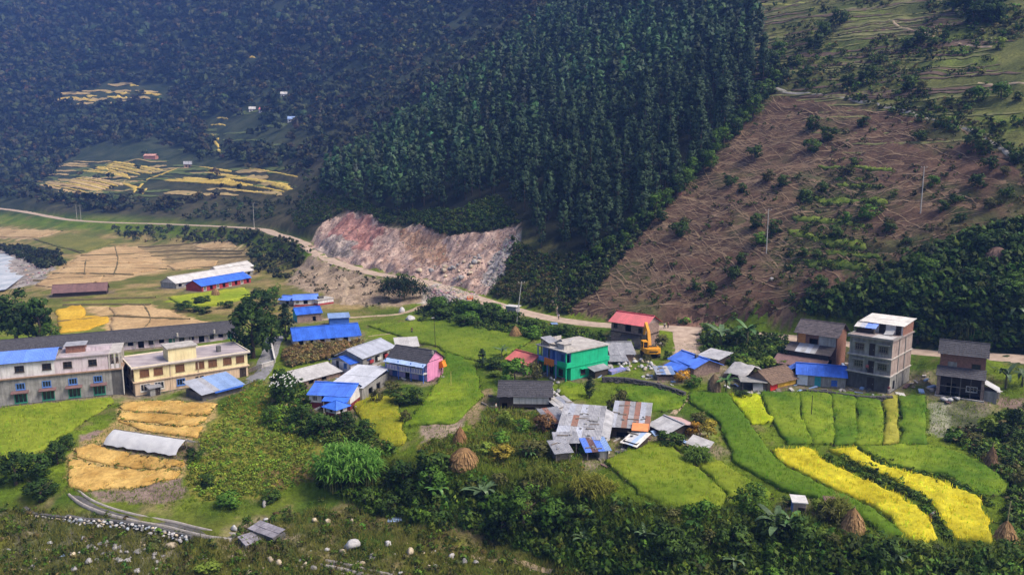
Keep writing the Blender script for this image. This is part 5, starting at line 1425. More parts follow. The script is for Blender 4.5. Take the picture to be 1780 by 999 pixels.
contour_steps('terrace_ledges', [(84,178),(150,160),(190,143),(290,150),(292,180),(190,183)], 16, 24, M('tan_ledge', (.42,.31,.13)), 1.2, 2.2, 6, 14, 4.0, .6)
contour_steps('slope_ledges', UP, 120, 17, M('dry_ledge', (.19,.185,.065), (.10,.11,.035), scale=.4), .15, .5)
contour_steps('slope_ledges', UP, 60, 18, M('bare_ledge', (.12,.075,.05), (.07,.05,.035), scale=.4), .2, .7)
def lift_ground(key, relief, lift):
    global G
    m = in_poly(gx, gy, ZONES[key]); g = G.ravel().copy(); g[m] += lift+relief(gx[m], gy[m]); G = g.reshape(NU, NW)
lift_ground('scar', scar_relief, .25); lift_ground('slide', slide_relief, .25)
BUND = []                    # places along field edges where grass grows

RICE_A, RICE_B = (.085,.165,.010), (.22,.29,.02)
YEL_A, YEL_B = (.46,.39,.015), (.66,.58,.035)
STR_A, STR_B = (.38,.225,.06), (.56,.37,.12)
# near right: green rice, two ripe yellow strips, lime strip
crop('rice_crop', [(1200,682),(1265,687),(1304,742),(1330,778),(1363,812),(1412,840),(1487,872),(1539,905),(1568,930),(1582,945),(1526,931),(1510,910),(1460,877),(1382,862),(1330,838),(1281,808),(1259,763),(1246,732),(1200,702)], .55, RICE_A, (.13,.21,.014), 'long green rice strip curving down left of the ripe yellow strip', seed=2)
crop('lime_crop', [(1266,688),(1316,686),(1345,736),(1306,739)], .45, (.36,.42,.012), (.46,.50,.02), 'small lime-yellow plot at the top of the green strips', seed=3)
crop('ripe_crop', [(1342,786),(1408,782),(1434,806),(1493,835),(1542,855),(1591,881),(1614,910),(1628,942),(1604,950),(1575,942),(1542,898),(1493,872),(1412,835),(1363,809)], .6, YEL_A, YEL_B, 'nearer-left of two bright yellow ripe strips', seed=4, tuft=3.2, nsc=1.4)
crop('ripe_crop', [(1439,783),(1483,782),(1526,809),(1575,825),(1623,835),(1656,851),(1705,871),(1718,910),(1724,952),(1672,942),(1646,928),(1630,892),(1591,858),(1526,825),(1477,802)], .6, YEL_A, YEL_B, 'right-hand bright yellow ripe strip, ending by the haystack with a pole', seed=5, tuft=3.2, nsc=1.4)
_cols = [(1321,1388,'widest green rice plot, beside the lime plot'),(1389,1442,'green rice plot with the thin dark post'),(1443,1484,'green rice plot below the grey house, left of centre'),(1485,1532,'green rice plot straight below the grey house'),(1533,1560,'narrow yellowish rice plot among the green ones'),(1562,1609,'rightmost green rice plot beside the grey garden')]
for k, (a, b, lab) in enumerate(_cols):
    sl = lambda x: x+(x-1322)*.02
    top = 684 if a < 1450 else 690
    crop('rice_crop', [(a,top),(b,top+1),(b+6 if k < 3 else b+1,730),(b+ (24 if k == 0 else 8 if k < 3 else 2),772),(a+(48 if k == 0 else 24 if k == 1 else 8 if k == 2 else 1),774),(a+(20 if k == 0 else 6),730)], .55, RICE_A if k != 4 else (.26,.26,.03), RICE_B if k != 4 else (.36,.34,.05), lab, seed=10+k, tuft=2.6)
crop('rice_crop', [(1492,779),(1560,776),(1640,781),(1700,802),(1752,842),(1742,862),(1700,862),(1640,826),(1580,818),(1528,804)], .55, RICE_A, RICE_B, 'curved green rice band above the right-hand yellow strip', seed=20)
crop('rice_crop', [(1052,803),(1120,772),(1160,772),(1200,806),(1262,862),(1246,888),(1150,884),(1082,832)], .5, (.12,.19,.012), (.21,.26,.02), 'green rice plot just right of the tin sheds', seed=21)
crop('rice_crop', [(1166,772),(1205,780),(1262,812),(1342,862),(1340,872),(1268,864),(1206,804)], .5, (.12,.19,.012), (.22,.26,.02), 'second green rice plot below the tarp-covered pen', seed=22)
crop('grass_crop', [(1072,674),(1140,672),(1196,690),(1180,712),(1130,716),(1090,705)], .3, RICE_A, RICE_B, 'bright grass plot behind the stone retaining wall', seed=23)
# middle of the village
crop('rice_crop', [(640,566),(700,562),(770,556),(850,574),(925,592),(872,622),(828,628),(772,612),(764,604),(700,588)], .4, (.12,.185,.014), (.20,.26,.022), 'large bright green field behind the pink house', seed=24, s=.9, tuft=1.6)
crop('rice_crop', [(776,614),(826,632),(828,650),(838,690),(790,736),(742,738),(700,742),(724,716),(762,668)], .45, RICE_A, RICE_B, 'green rice field between the pink house and the slate-roofed barn', seed=25)
crop('rice_crop', [(610,704),(650,688),(690,694),(694,716),(706,760),(700,774),(668,776),(640,748)], .45, (.17,.20,.012), (.30,.29,.02), 'yellow-green rice plot below the maroon and white house', seed=26)
crop('grass_crop', [(985,664),(1010,668),(1020,690),(985,700),(965,680)], .3, RICE_A, RICE_B, 'small bright grass patch in front of the green house', seed=27)
# lower left
crop('rice_crop', [(-40,716),(60,706),(150,697),(194,692),(196,702),(130,744),(60,792),(-40,815)], .5, (.15,.215,.014), (.24,.29,.025), 'bright green rice field below the long white and grey building', seed=28)
ST = 'cut straw laid out on the stepped field, '
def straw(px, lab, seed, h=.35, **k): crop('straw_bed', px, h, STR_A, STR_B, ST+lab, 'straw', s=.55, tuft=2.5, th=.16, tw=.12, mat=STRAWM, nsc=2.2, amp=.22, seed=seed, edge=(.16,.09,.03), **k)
straw([(212,701),(300,699),(378,703),(366,722),(330,722),(270,716),(214,713)], 'topmost bed', 31)
straw([(205,718),(270,720),(360,727),(340,741),(300,741),(240,732),(206,729)], 'second bed from the top', 32)
straw([(205,733),(270,741),(350,745),(343,762),(300,757),(240,747)], 'bed just above the plastic greenhouse', 33)
straw([(130,782),(160,774),(190,783),(240,793),(300,803),(321,801),(316,813),(260,817),(180,807),(132,794)], 'curved bed just below the plastic greenhouse', 34)
straw([(120,798),(180,812),(250,819),(318,815),(304,832),(240,846),(150,853),(118,846)], 'lowest and widest bed', 35, h=.28)
# far valley floor
def farfield(px, ca, cb, lab, seed, h=.5, s=1.1, **k): crop('valley_field', px, h, ca, cb, lab, 'field', s=s, tuft=0, mat=STRAWM, nsc=6, amp=.22, seed=seed, dens=10, rowdir=(.25, 1), rowamp=.16, rowlen=4.2, **k)
GOLD = ((.50,.30,.03), (.62,.40,.05))
farfield([(98,540),(140,532),(150,545),(142,556),(100,560)], *GOLD, 'upper golden plot beside the left trees', 41)
farfield([(100,563),(150,552),(188,552),(190,560),(150,574),(102,580)], *GOLD, 'lower golden plot beside the left trees', 42)
for k, (px, lab) in enumerate([([(60,496),(88,480),(180,478),(176,490),(90,500)], 'straw field nearest the dark red shed'), ([(92,476),(120,462),(235,460),(290,466),(230,476)], 'straw strip second from the dark red shed'),
        ([(122,458),(138,446),(260,446),(284,456),(236,457)], 'straw strip third from the dark red shed'), ([(142,443),(186,430),(238,432),(262,441)], 'straw strip farthest up the river flat'),
        ([(190,536),(240,531),(298,542),(318,552),(260,552),(200,548)], 'upper straw plot behind the long slate roof'), ([(196,552),(316,556),(366,561),(300,571),(200,580),(190,566)], 'lower straw plot behind the long slate roof'),
        ([(290,462),(330,452),(378,454),(372,464),(304,470)], 'straw plot left of the white long sheds'), ([(338,428),(398,418),(412,430),(354,434)], 'pale straw plot nearest the road bank')]):
    farfield(px, (.36,.235,.115), (.50,.345,.18), lab, 43+k, h=.35)
farfield([(-40,397),(108,402),(62,413),(-40,413)], (.34,.23,.11), (.47,.33,.17), 'straw field farthest left under the road', 52)
farfield([(292,518),(370,508),(424,502),(436,515),(380,530),(322,534)], (.20,.27,.016), (.31,.34,.025), 'bright lime field around the small far haystack', 53)
farfield([(64,418),(120,408),(200,420),(148,438),(100,430)], (.12,.13,.03), (.18,.17,.04), 'olive green field by the river', 54)
for k, px in enumerate([((58,488),(120,484),(182,480)),((92,476),(160,476),(232,478)),((110,466),(200,466),(290,468)),((124,456),(190,452),(262,447)),((140,445),(200,443),(250,440)),((240,440),(320,436),(425,436)),((282,452),(350,448),(430,446)),((262,446),(330,442),(420,441)),
        ((200,430),(205,452),(198,478)),((150,452),(146,478)),((196,550),(260,554),(330,556)),((250,531),(262,556),(250,574)),((100,560),(150,556),(195,550)),((60,405),(110,402)),((-20,406),(60,404)),((300,470),(345,466),(375,464)),((110,523),(190,520),(270,518)),((110,531),(190,530),(262,530)),((430,420),(380,418),(240,430)),((60,416),(140,440))]):
    px_path(px, .34, M('bund_soil', (.15,.11,.05), (.085,.075,.03), scale=.5), 'field_bund', lift=.5, step=3, wob=.8, seed=k)
# yellow terraces on the bench beyond the road: each ledge is a strip of its own
def ledge(px, half, lab, seed, ca=(.44,.31,.07), cb=(.58,.43,.11)):
    L = px
    a = [(p.x, p.y-half*min(1, .35+min(i, len(L)-1-i)*.5)) for i, p in enumerate(L)]; b = [(p.x, p.y+half*min(1, .35+min(i, len(L)-1-i)*.5)) for i, p in enumerate(L)]
    crop('terrace_strip', None, .55, ca, cb, lab, 'terrace', s=2.2, tuft=0, mat=STRAWM, nsc=9, amp=.22, seed=seed, poly=a+b[::-1])
for k, (px, hw) in enumerate(LEDGES):
    grp = 'left terraces' if k < 9 else 'middle terraces' if k < 13 else 'right terraces' if k < 20 else 'high small terraces'
    ledge(LEDGE_L[k], hw*.5, 'narrow yellow ledge of the '+grp+' across the road', 60+k, *(((.42,.28,.12),(.55,.40,.19)) if k < 5 else ((.44,.31,.07),(.58,.43,.11))))
# grassy ledges on the bare slope
for k, px in enumerate([((1424,291),(1480,293),(1552,298)),((1456,322),(1490,324),(1532,326)),((1420,350),(1470,352),(1540,352)),((1380,381),(1440,386),(1505,397)),((1370,405),(1430,416),(1505,428)),((1400,460),(1460,462),(1510,466)),((1436,440),(1480,443),(1530,447))]):
    L = smooth_line([at(*p) for p in px], 2); w = (1.6, 1.4, 3.2, 2.4, 3.4, 2.6, 2.0)[k]
    crop('grass_ledge', None, .4, (.085,.13,.02), (.17,.22,.036), 'grassy ledge across the bare brown slope', 'ledge', s=.8, tuft=2.5, th=.4, tw=.12, nsc=3, amp=.25, seed=120+k, poly=[(p.x, p.y-w*.5) for p in L]+[(p.x, p.y+w*.5) for p in L][::-1])

# ------------------------------------------------ plant shapes
def rand_dirs(n, rng, up=0.0):
    v = rng.normal(0, 1, (n, 3)); v[:,2] += up; return v/np.linalg.norm(v, axis=1)[:,None]
def leaf_quads(c, nrm, size, rng, asp=.5):
    """rhombic leaves at c facing nrm"""
    n = len(c); r = rng.normal(0, 1, (n, 3)); t = np.cross(nrm, r); t /= np.linalg.norm(t, axis=1)[:,None]+1e-9; b = np.cross(nrm, t)
    s = np.asarray(size).reshape(-1, 1)*np.ones((n, 1))
    V = np.stack([c-t*s, c-b*s*asp, c+t*s, c+b*s*asp], 1).reshape(-1, 3)
    k = np.arange(n)*4; F = np.concatenate([np.stack([k, k+1, k+2], -1), np.stack([k, k+2, k+3], -1)])
    return V, F
def blob_crown(rng, n_cl, n_leaf, R, rz, size, ca, cb, up=.2, base=.0, cl_r=.42, asp=.55):
    """crown of leaf clumps spread through an uneven ellipsoid standing on z=base"""
    d = rand_dirs(n_cl, rng, .35); rad = rng.uniform(.45, .95, (n_cl, 1))
    cc = d*rad*np.array([R, R, rz]) + np.array([0, 0, base+rz*.9])
    cc[:,2] = np.maximum(cc[:,2], base+rz*.12)
    V, F, C, NN = [], [], [], []; off = 0
    for k in range(n_cl):
        rr = cl_r*R*rng.uniform(.65, 1.25); dd = rand_dirs(n_leaf, rng, .25)
        p = cc[k]+dd*rr*rng.uniform(.55, 1.05, (n_leaf, 1))*np.array([1, 1, .8])
        nn = dd+rng.normal(0, .45, dd.shape)+np.array([0, 0, up]); nn /= np.linalg.norm(nn, axis=1)[:,None]
        v, f = leaf_quads(p, nn, size*rng.uniform(.6, 1.3, n_leaf), rng, asp)
        t = np.clip(rng.uniform(0, 1)*.75+rng.normal(0, .2, n_leaf)+.1, 0, 1)[:,None]
        c = np.array(ca)*(1-t)+np.array(cb)*t
        no = dd*.75+d[k]*.55+nn*.35+np.array([0, 0, .1])
        V.append(v); F.append(f+off); C.append(np.repeat(c, 4, 0)); NN.append(np.repeat(no, 4, 0)); off += len(v)
    return np.concatenate(V), np.concatenate(F), np.concatenate(C), np.concatenate(NN)
def pine_crown(rng, ht, R, cb0, n_br, per, size, ca, cb):
    V, F, C, NN = [], [], [], []; off = 0
    zz = np.sort(rng.uniform(0, 1, n_br))
    for t in zz:
        a = rng.uniform(0, 2*np.pi); z = ht*(cb0+(1-cb0)*t)
        prof = (1-t)**.72*(.6+.4*min(1, t*4)); L = R*prof*rng.uniform(.7, 1.15)+.15
        k = rng.uniform(.25, 1.0, per)**.7; droop = .25+.5*t
        p = np.stack([np.cos(a)*L*k+rng.normal(0, .22, per), np.sin(a)*L*k+rng.normal(0, .22, per), z+L*k*droop+rng.normal(0, .18, per)], -1)
        nn = np.stack([np.cos(a)*np.ones(per)*.8, np.sin(a)*np.ones(per)*.8, np.full(per, .5)], -1)+rng.normal(0, .5, (per, 3)); nn /= np.linalg.norm(nn, axis=1)[:,None]
        v, f = leaf_quads(p, nn, size*rng.uniform(.6, 1.3, per), rng, .5)
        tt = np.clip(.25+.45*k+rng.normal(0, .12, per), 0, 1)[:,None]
        no = np.stack([p[:,0]/max(L, .6), p[:,1]/max(L, .6), np.full(per, .25+.9*t)], -1)+nn*.4
        V.append(v); F.append(f+off); C.append(np.repeat(np.array(ca)*(1-tt)+np.array(cb)*tt, 4, 0)); NN.append(np.repeat(no, 4, 0)); off += len(v)
    return np.concatenate(V), np.concatenate(F), np.concatenate(C), np.concatenate(NN)
def trunk_mesh(h, r0, r1, rng, bend=.15, n=7, limbs=0, ls=.4):
    mb = MB(); pts = [(rng.normal(0, bend)*k/4, rng.normal(0, bend)*k/4, h*k/4-(.6 if k == 0 else 0)) for k in range(5)]
    mb.tube(pts, [r0*1.25 if k == 0 else r0+(r1-r0)*k/4 for k in range(5)], n)
    for i in range(limbs):
        a = rng.uniform(0, 2*math.pi); z = h*rng.uniform(.5, .85); L = h*ls*rng.uniform(.7, 1.2)
        p0 = Vector((0, 0, z)); p1 = p0+Vector((math.cos(a)*L*.5, math.sin(a)*L*.5, L*.35)); p2 = p1+Vector((math.cos(a+.3)*L*.4, math.sin(a+.3)*L*.4, L*.45))
        mb.tube([p0, p1, p2], [r1*.9, r1*.6, r1*.25], 5)
    me = mb.mesh('trunk', True); me.materials.append(BARK); return me
def crown_mesh(arr, mat=LEAFM):
    me = np_mesh('crown', arr[0], arr[1], arr[2], normals=arr[3]); me.materials.append(mat); return me
def merge(name, protos, x, y, z, sc, rng, label, cat, mat=LEAFM, zs=None):
    """many copies of a few shapes joined into one mesh (kind stuff)"""
    VV, FF, CC, NO = [], [], [], []; off = 0
    which = rng.integers(0, len(protos), len(x)); rot = rng.uniform(0, 2*np.pi, len(x)); tint = rng.uniform(.65, 1.4, len(x))*(1+.55*fbm(np.asarray(x)/45, np.asarray(y)/45, 515))
    hue = rng.normal(0, .12, (len(x), 1, 3))
    for k, pr in enumerate(protos):
        v, f, c = pr[:3]; m = np.nonzero(which == k)[0]
        if not len(m): continue
        cs, sn = np.cos(rot[m])[:,None], np.sin(rot[m])[:,None]; s = sc[m][:,None]
        px_ = (v[None,:,0]*cs-v[None,:,1]*sn)*s+x[m][:,None]; py_ = (v[None,:,0]*sn+v[None,:,1]*cs)*s+y[m][:,None]; pz_ = v[None,:,2]*s*(1 if zs is None else zs[m][:,None])+z[m][:,None]
        VV.append(np.stack([px_, py_, pz_], -1).reshape(-1, 3))
        if len(pr) > 3:
            n_ = pr[3]; NO.append(np.stack([n_[None,:,0]*cs-n_[None,:,1]*sn, n_[None,:,0]*sn+n_[None,:,1]*cs, np.broadcast_to(n_[None,:,2], (len(m), len(n_)))], -1).reshape(-1, 3))
        FF.append((f[None]+(np.arange(len(m))*len(v))[:,None,None]).reshape(-1, f.shape[1])+off)
        CC.append(np.clip(c[None]*tint[m][:,None,None]*(1+hue[m]), .003, .9).reshape(-1, 3)); off += len(m)*len(v)
    me = np_mesh(name, np.concatenate(VV), np.concatenate(FF), np.concatenate(CC), normals=np.concatenate(NO) if NO else None); me.materials.append(mat)
    return tag(link(name, me), label, cat, kind='stuff')

# ------------------------------------------------ pines on the valley side
R1 = np.random.default_rng(101)
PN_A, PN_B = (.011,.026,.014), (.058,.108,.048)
pine_p = []
for k in range(6):
    ht = 13.0
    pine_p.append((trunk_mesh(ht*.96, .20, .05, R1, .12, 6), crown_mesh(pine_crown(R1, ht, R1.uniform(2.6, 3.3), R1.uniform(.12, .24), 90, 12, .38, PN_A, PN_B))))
px_pines = [(556,335),(585,300),(650,262),(745,195),(830,140),(905,78),(965,20),(1010,-25),(1300,-25),(1322,60),(1345,145),(1258,247),(1175,338),(1108,402),(1045,445),(1000,452),(945,440),(912,395),(870,338),(800,362),(690,370),(600,345)]
poly_pines = xy(px_pines)
PX_, PY_ = world_in(poly_pines, 4.8, 103, .6)
_thin = (fbm(PX_/14, PY_/14, 201) > -.5)
PX_, PY_ = PX_[_thin], PY_[_thin]
PZ_ = H(PX_, PY_); order = np.argsort(PX_**2+PY_**2)
print('pines', len(order))
def plant(name, protos, k, p, rz, s, label, cat, group):
    r = empty(name, p, rz, label, cat, group, s)
    t, c = protos[k % len(protos)]
    for nm, me in (('trunk', t), ('crown', c)):
        o = bpy.data.objects.new(nm, me); COL.objects.link(o); o.parent = r
    return r
NP = 290
def to_px(x, y, z):
    dz = z-CAM_Z; d = y*math.cos(PITCH)-dz*math.sin(PITCH)
    return CX+FPX*x/d, CY-FPX*(dz*math.cos(PITCH)+y*math.sin(PITCH))/d
def pine_lab(x, y, z):
    px, py = to_px(x, y, z)
    if px < 860: return ('dark pine of the front rows just above the pinkish landslide', 'pine tree', 'pines above the landslide')
    if px - (1010+(440-py)*1.13) > -75: return ('dark pine at the right edge of the wood, beside the bare brown slope', 'pine tree', 'pines along the bare slope')
    return ('dark pine inside the lower right part of the pine wood', 'pine tree', 'pines inside the wood')
for q, i in enumerate(order[:NP]):
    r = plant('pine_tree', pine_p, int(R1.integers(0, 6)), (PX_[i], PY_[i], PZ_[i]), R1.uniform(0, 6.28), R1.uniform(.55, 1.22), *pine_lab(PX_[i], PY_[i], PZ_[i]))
    r.scale.z *= R1.uniform(.9, 1.15)
rest = order[NP:]
far_p = [pine_crown(R1, 13, R1.uniform(2.6, 3.4), .1, 36, 3, 1.0, PN_A, PN_B) for k in range(5)]
merge('pine_wood', far_p, PX_[rest], PY_[rest], PZ_[rest]-.3, R1.uniform(.55, 1.22, len(rest)), R1, 'farther pines of the wood that covers the steep spur', 'pine wood')

# ------------------------------------------------ woods on the far valley side
FAR = [(-260,-30),(1000,-30),(945,30),(865,100),(775,155),(670,228),(605,275),(565,315),(540,330),(530,370),(440,388),(330,382),(300,372),(200,372),(60,352),(-60,338),(-260,330)]
fp = px_in(FAR, 7600, 104)
open_px = [[(60,322),(180,270),(320,278),(440,285),(530,305),(520,345),(400,345),(240,350),(160,352)],[(84,178),(150,160),(190,143),(290,150),(292,180),(190,183)],[(352,200),(402,198),(402,270),(360,270)],[(140,262),(300,240),(330,280),(180,285),(80,318)],[(240,260),(280,258),(280,284),(240,284)],[(424,186),(460,186),(460,212),(424,212)],[(478,162),(500,162),(500,186),(478,186)],[(490,206),(512,206),(512,230),(490,230)],[(308,284),(332,284),(332,306),(308,306)],[(360,200),(430,205),(540,235),(545,262),(470,262),(372,246)]]
keep = np.ones(len(fp), bool)
for op in open_px: keep &= ~in_poly(fp[:,0], fp[:,1], op) | (R1.uniform(0, 1, len(fp)) < .05)
fp = fp[keep]
fx, fy, fz = at_many(fp[:,0], fp[:,1])
near = fy < 470
fm_ = ~near
sc_ = R1.uniform(.6, 1.25, len(fx))*np.clip(fy/750, .65, 1.35)
clump = fbm(fx/45, fy/45, 301); sc_ *= np.where(clump < -.25, .72, 1)
FA, FB = (.016,.028,.014), (.075,.095,.040)
wide = [blob_crown(R1, 5, 6, 3.6, 3.2, 1.8, FA, FB, base=.6, cl_r=.5) for k in range(5)] + [blob_crown(R1, 5, 6, 3.2, 2.6, 1.6, (.05,.045,.02), (.13,.11,.04), base=.5, cl_r=.5) for k in range(2)]
merge('far_wood', wide, fx[fm_], fy[fm_], fz[fm_]-.5, sc_[fm_]*1.36, R1, 'mixed woodland covering the hazy valley side beyond the terraces', 'woodland')
bushp = [blob_crown(R1, 6, 10, 1.5, 1.2, .5, (.02,.032,.012), (.065,.085,.03)) for k in range(5)]
merge('bank_scrub', bushp, fx[near], fy[near], fz[near]-.2, R1.uniform(.6, 1.4, near.sum()), R1, 'scrub on the slope between the terraces and the road', 'scrub')

# ------------------------------------------------ scrub and low growth
def cover(name, px, n, seed, smin, smax, protos, label, cat, avoid=(), zs=None, lift=-.15, mask=None):
    q = px_in(px, n, seed); k = np.ones(len(q), bool)
    for a in avoid: k &= ~in_poly(q[:,0], q[:,1], a)
    q = q[k]; x, y, z = at_many(q[:,0], q[:,1], 900); r = np.random.default_rng(seed+1)
    sc = r.uniform(smin, smax, len(x))
    if mask is not None:
        m = fbm(x/mask, y/mask, seed) > -.05; x, y, z, sc = x[m], y[m], z[m], sc[m]
    return merge(name, protos, x, y, z+lift, sc, r, label, cat)
dark_low = [blob_crown(R1, 5, 10, 1.0, .8, .27, (.014,.034,.005), (.080,.135,.016)) for k in range(5)]
mid_low = [blob_crown(R1, 5, 9, 1.0, .7, .25, (.04,.085,.009), (.14,.21,.022)) for k in range(5)]
scr_low = [blob_crown(R1, 4, 8, 1.0, .8, .34, (.02,.03,.010), (.07,.085,.028)) for k in range(4)]
yel_low = [blob_crown(R1, 4, 7, .9, .6, .28, (.13,.12,.02), (.27,.22,.04)) for k in range(3)]
dry_low = [blob_crown(R1, 4, 7, .9, .6, .28, (.06,.06,.022), (.16,.14,.05)) for k in range(4)]
BANK = [(560,848),(640,812),(740,818),(830,832),(930,852),(1060,878),(1150,893),(1250,898),(1380,912),(1480,938),(1600,958),(1800,965),(1800,1090),(1300,1090),(1050,1010),(850,935),(700,905),(620,885)]
cover('bank_undergrowth', BANK, 2500, 401, .6, 1.4, dark_low+mid_low[:4], 'dense dark growth covering the steep bank below the fields', 'undergrowth')  # darker leaf greens chosen, the bank's low light put into their colour
cover('slope_scrub', SCAR, 1100, 403, .35, 1.0, dark_low+dry_low, 'low scattered scrub on the bare brown slope', 'scrub', mask=10)
cover('slope_scrub', [(1370,300),(1550,290),(1560,345),(1510,400),(1510,470),(1370,475),(1360,390),(1400,340)], 230, 404, .3, 1.0, dark_low+mid_low[:2], 'bushes and hedge rows on the grassy ledges of the bare slope', 'scrub')
cover('slope_scrub', [(1330,-20),(1800,-20),(1800,330),(1740,260),(1500,182),(1345,150)], 2300, 405, .5, 1.5, dark_low+dry_low+mid_low[:1], 'scattered scrub on the grassy slope above the stone path', 'scrub', mask=14)
cover('slope_scrub', [(1785,-20),(2080,-20),(2080,400),(1785,390)], 420, 440, .6, 1.8, dark_low+dry_low, 'scrub on the slope past the right edge', 'scrub', mask=14)
cover('slope_scrub', [(1785,390),(2080,400),(2080,640),(1785,620)], 240, 441, 1.2, 2.6, dark_low, 'bushes on the slope past the right edge', 'scrub')
cover('village_growth', [(1785,700),(2050,700),(2050,1000),(1785,960)], 300, 442, .5, 1.4, dark_low+mid_low, 'growth past the right end of the fields', 'undergrowth')
cover('village_growth', [(-220,820),(5,800),(5,930),(-220,960)], 160, 443, .6, 1.4, dark_low+mid_low, 'growth past the left end of the fields', 'undergrowth')
cover('slope_scrub', [(1380,548),(1500,488),(1600,446),(1690,408),(1800,390),(1800,612),(1600,596),(1500,560)], 1250, 407, 1.0, 2.3, dark_low+dark_low+mid_low[:1], 'dark bushy growth on the slope behind the grey house', 'scrub')
cover('slope_scrub', [(1340,100),(1372,140),(1330,172),(1240,262),(1120,402),(1040,500),(1000,530),(990,470),(1040,430),(1140,360),(1240,240),(1325,140)], 900, 418, .8, 1.9, dark_low+scr_low, 'bushy strip between the pine wood and the bare slope', 'scrub')
cover('slope_scrub', [(890,410),(945,445),(1010,445),(1095,400),(1000,535),(985,548),(880,520),(848,515),(880,470)], 1000, 409, .5, 1.2, dark_low+dry_low, 'rough growth at the foot of the pine wood', 'scrub')
cover('slope_scrub', [(600,345),(690,370),(800,365),(865,340),(905,392),(850,402),(770,408),(735,392),(665,392),(640,370),(600,366),(560,388),(520,400),(500,370),(545,335)], 1100, 411, .6, 1.4, dark_low, 'dark growth along the top edge of the landslide', 'scrub')
cover('hedge_growth', [(722,545),(760,524),(830,527),(920,562),(1000,575),(1050,582),(1050,596),(930,588),(840,575),(770,560)], 950, 413, .4, 1.15, dark_low+mid_low, 'bushy growth on the bank below the road', 'undergrowth')
cover('valley_scrub', [(190,395),(440,402),(540,435),(500,490),(440,470),(430,425),(240,420),(210,412)], 400, 415, .5, 1.5, bushp+dry_low+mid_low[:1], 'scrub between the road and the straw fields', 'scrub')
cover('valley_scrub', [(-20,425),(100,440),(110,462),(70,468),(40,450),(-20,432)], 260, 416, .7, 1.4, bushp, 'scrub along the river bank', 'scrub')
cover('river_flat_growth', [(0,875),(130,885),(400,945),(420,905),(560,870),(700,905),(860,945),(1060,1010),(1060,1060),(0,1060)], 1900, 417, .22, .8, mid_low+dry_low+dark_low[:2], 'low weeds between the stones of the river flat', 'weeds', mask=3.5)
cover('meadow_growth', [(330,785),(380,722),(480,727),(550,760),(545,830),(480,860),(360,870),(325,840)], 1300, 419, .25, .6, [blob_crown(R1, 4, 9, 1.0, .6, .28, (.085,.14,.014), (.22,.26,.03)) for k in range(4)], 'yellowish tall weeds on the slope right of the straw field', 'weeds')
cover('meadow_growth', [(400,690),(450,655),(480,680),(470,730),(400,725),(380,705)], 420, 422, .2, .5, yel_low+mid_low[:2], 'grassy weeds on the slope right of the cream building', 'weeds')
cover('village_growth', [(475,660),(520,650),(540,720),(640,755),(690,790),(640,800),(560,770),(470,745)], 800, 421, .4, 1.2, dark_low+mid_low+dry_low[:2], 'tangled growth below the blue-roofed houses', 'undergrowth')
cover('village_growth', [(735,775),(830,745),(850,712),(960,720),(1000,770),(1010,815),(1060,860),(930,825),(830,805),(740,795)], 1100, 423, .3, .75, mid_low+mid_low+dry_low+yel_low, 'tangled growth around the haystacks and the slate-roofed barn', 'undergrowth')
cover('village_growth', [(1180,560),(1370,590),(1370,630),(1300,650),(1230,620),(1200,600)], 500, 425, .6, 1.3, dark_low+mid_low[:2], 'growth on the slope below the road left of the brick house', 'undergrowth', avoid=[[(1150,560),(1222,566),(1215,625),(1150,625)]])
cover('village_growth', [(1640,760),(1720,735),(1800,700),(1800,960),(1740,960),(1760,850),(1700,795)], 900, 427, .35, 1.0, mid_low+dark_low+dry_low, 'rough growth at the right end of the fields', 'undergrowth')
cover('tall_brown_grass', [(505,605),(625,597),(640,606),(590,622),(500,640),(490,620)], 700, 429, .5, .9, [blob_crown(R1, 4, 9, .9, 1.0, .3, (.13,.10,.035), (.24,.18,.07)) for k in range(3)], 'tall brownish grass in front of the long blue-roofed house', 'grass')
_b = np.array(BUND); merge('bund_growth', mid_low+dry_low+dark_low[:2], _b[:,0], _b[:,1], H(_b[:,0], _b[:,1])-.1, R1.uniform(.16, .46, len(_b)), R1, 'grass and weeds growing along the edges of the fields', 'grass')
cover('ridge_growth', [(1430,796),(1500,832),(1590,868),(1622,908),(1642,945),(1654,938),(1632,892),(1590,852),(1520,815),(1470,796)], 230, 433, .25, .7, dark_low+mid_low, 'bushy ridge between the two yellow strips', 'undergrowth')
cover('ridge_growth', [(1500,786),(1580,818),(1650,832),(1715,866),(1728,884),(1700,872),(1620,840),(1530,812)], 200, 434, .25, .65, dark_low+mid_low, 'bushy ridge above the right-hand yellow strip', 'undergrowth')
cover('spoil_growth', [(500,490),(550,450),(650,482),(730,510),(640,535),(560,510)], 300, 435, .25, .9, dry_low+scr_low, 'sparse weeds on the spoil slope below the road', 'weeds', mask=6)
# short grass over the village ground
gp = px_in([(0,700),(210,700),(440,620),(560,545),(720,535),(1050,585),(1800,640),(1800,960),(1300,910),(1060,875),(740,800),(560,840),(400,900),(130,860),(0,850)], 24000, 431)
gx_, gy_, gz_ = at_many(gp[:,0], gp[:,1], 800)
tv, tf = tuft_arrays(gx_, gy_, gz_, .32, .07, R1, 3, .7)
gcol = np.array((.07,.125,.010))*(1-(t_ := R1.uniform(0, 1, (len(gx_), 1))))+np.array((.18,.24,.022))*t_
me = np_mesh('grass', tv, tf, np.repeat(np.tile(gcol, (3, 1)), 3, 0), normals=np.tile(np.array([0, -.15, 1.0]), (len(tv), 1))); me.materials.append(BLADEM)
tag(link('grass', me), 'short rough grass between the houses and fields', 'grass', kind='stuff')

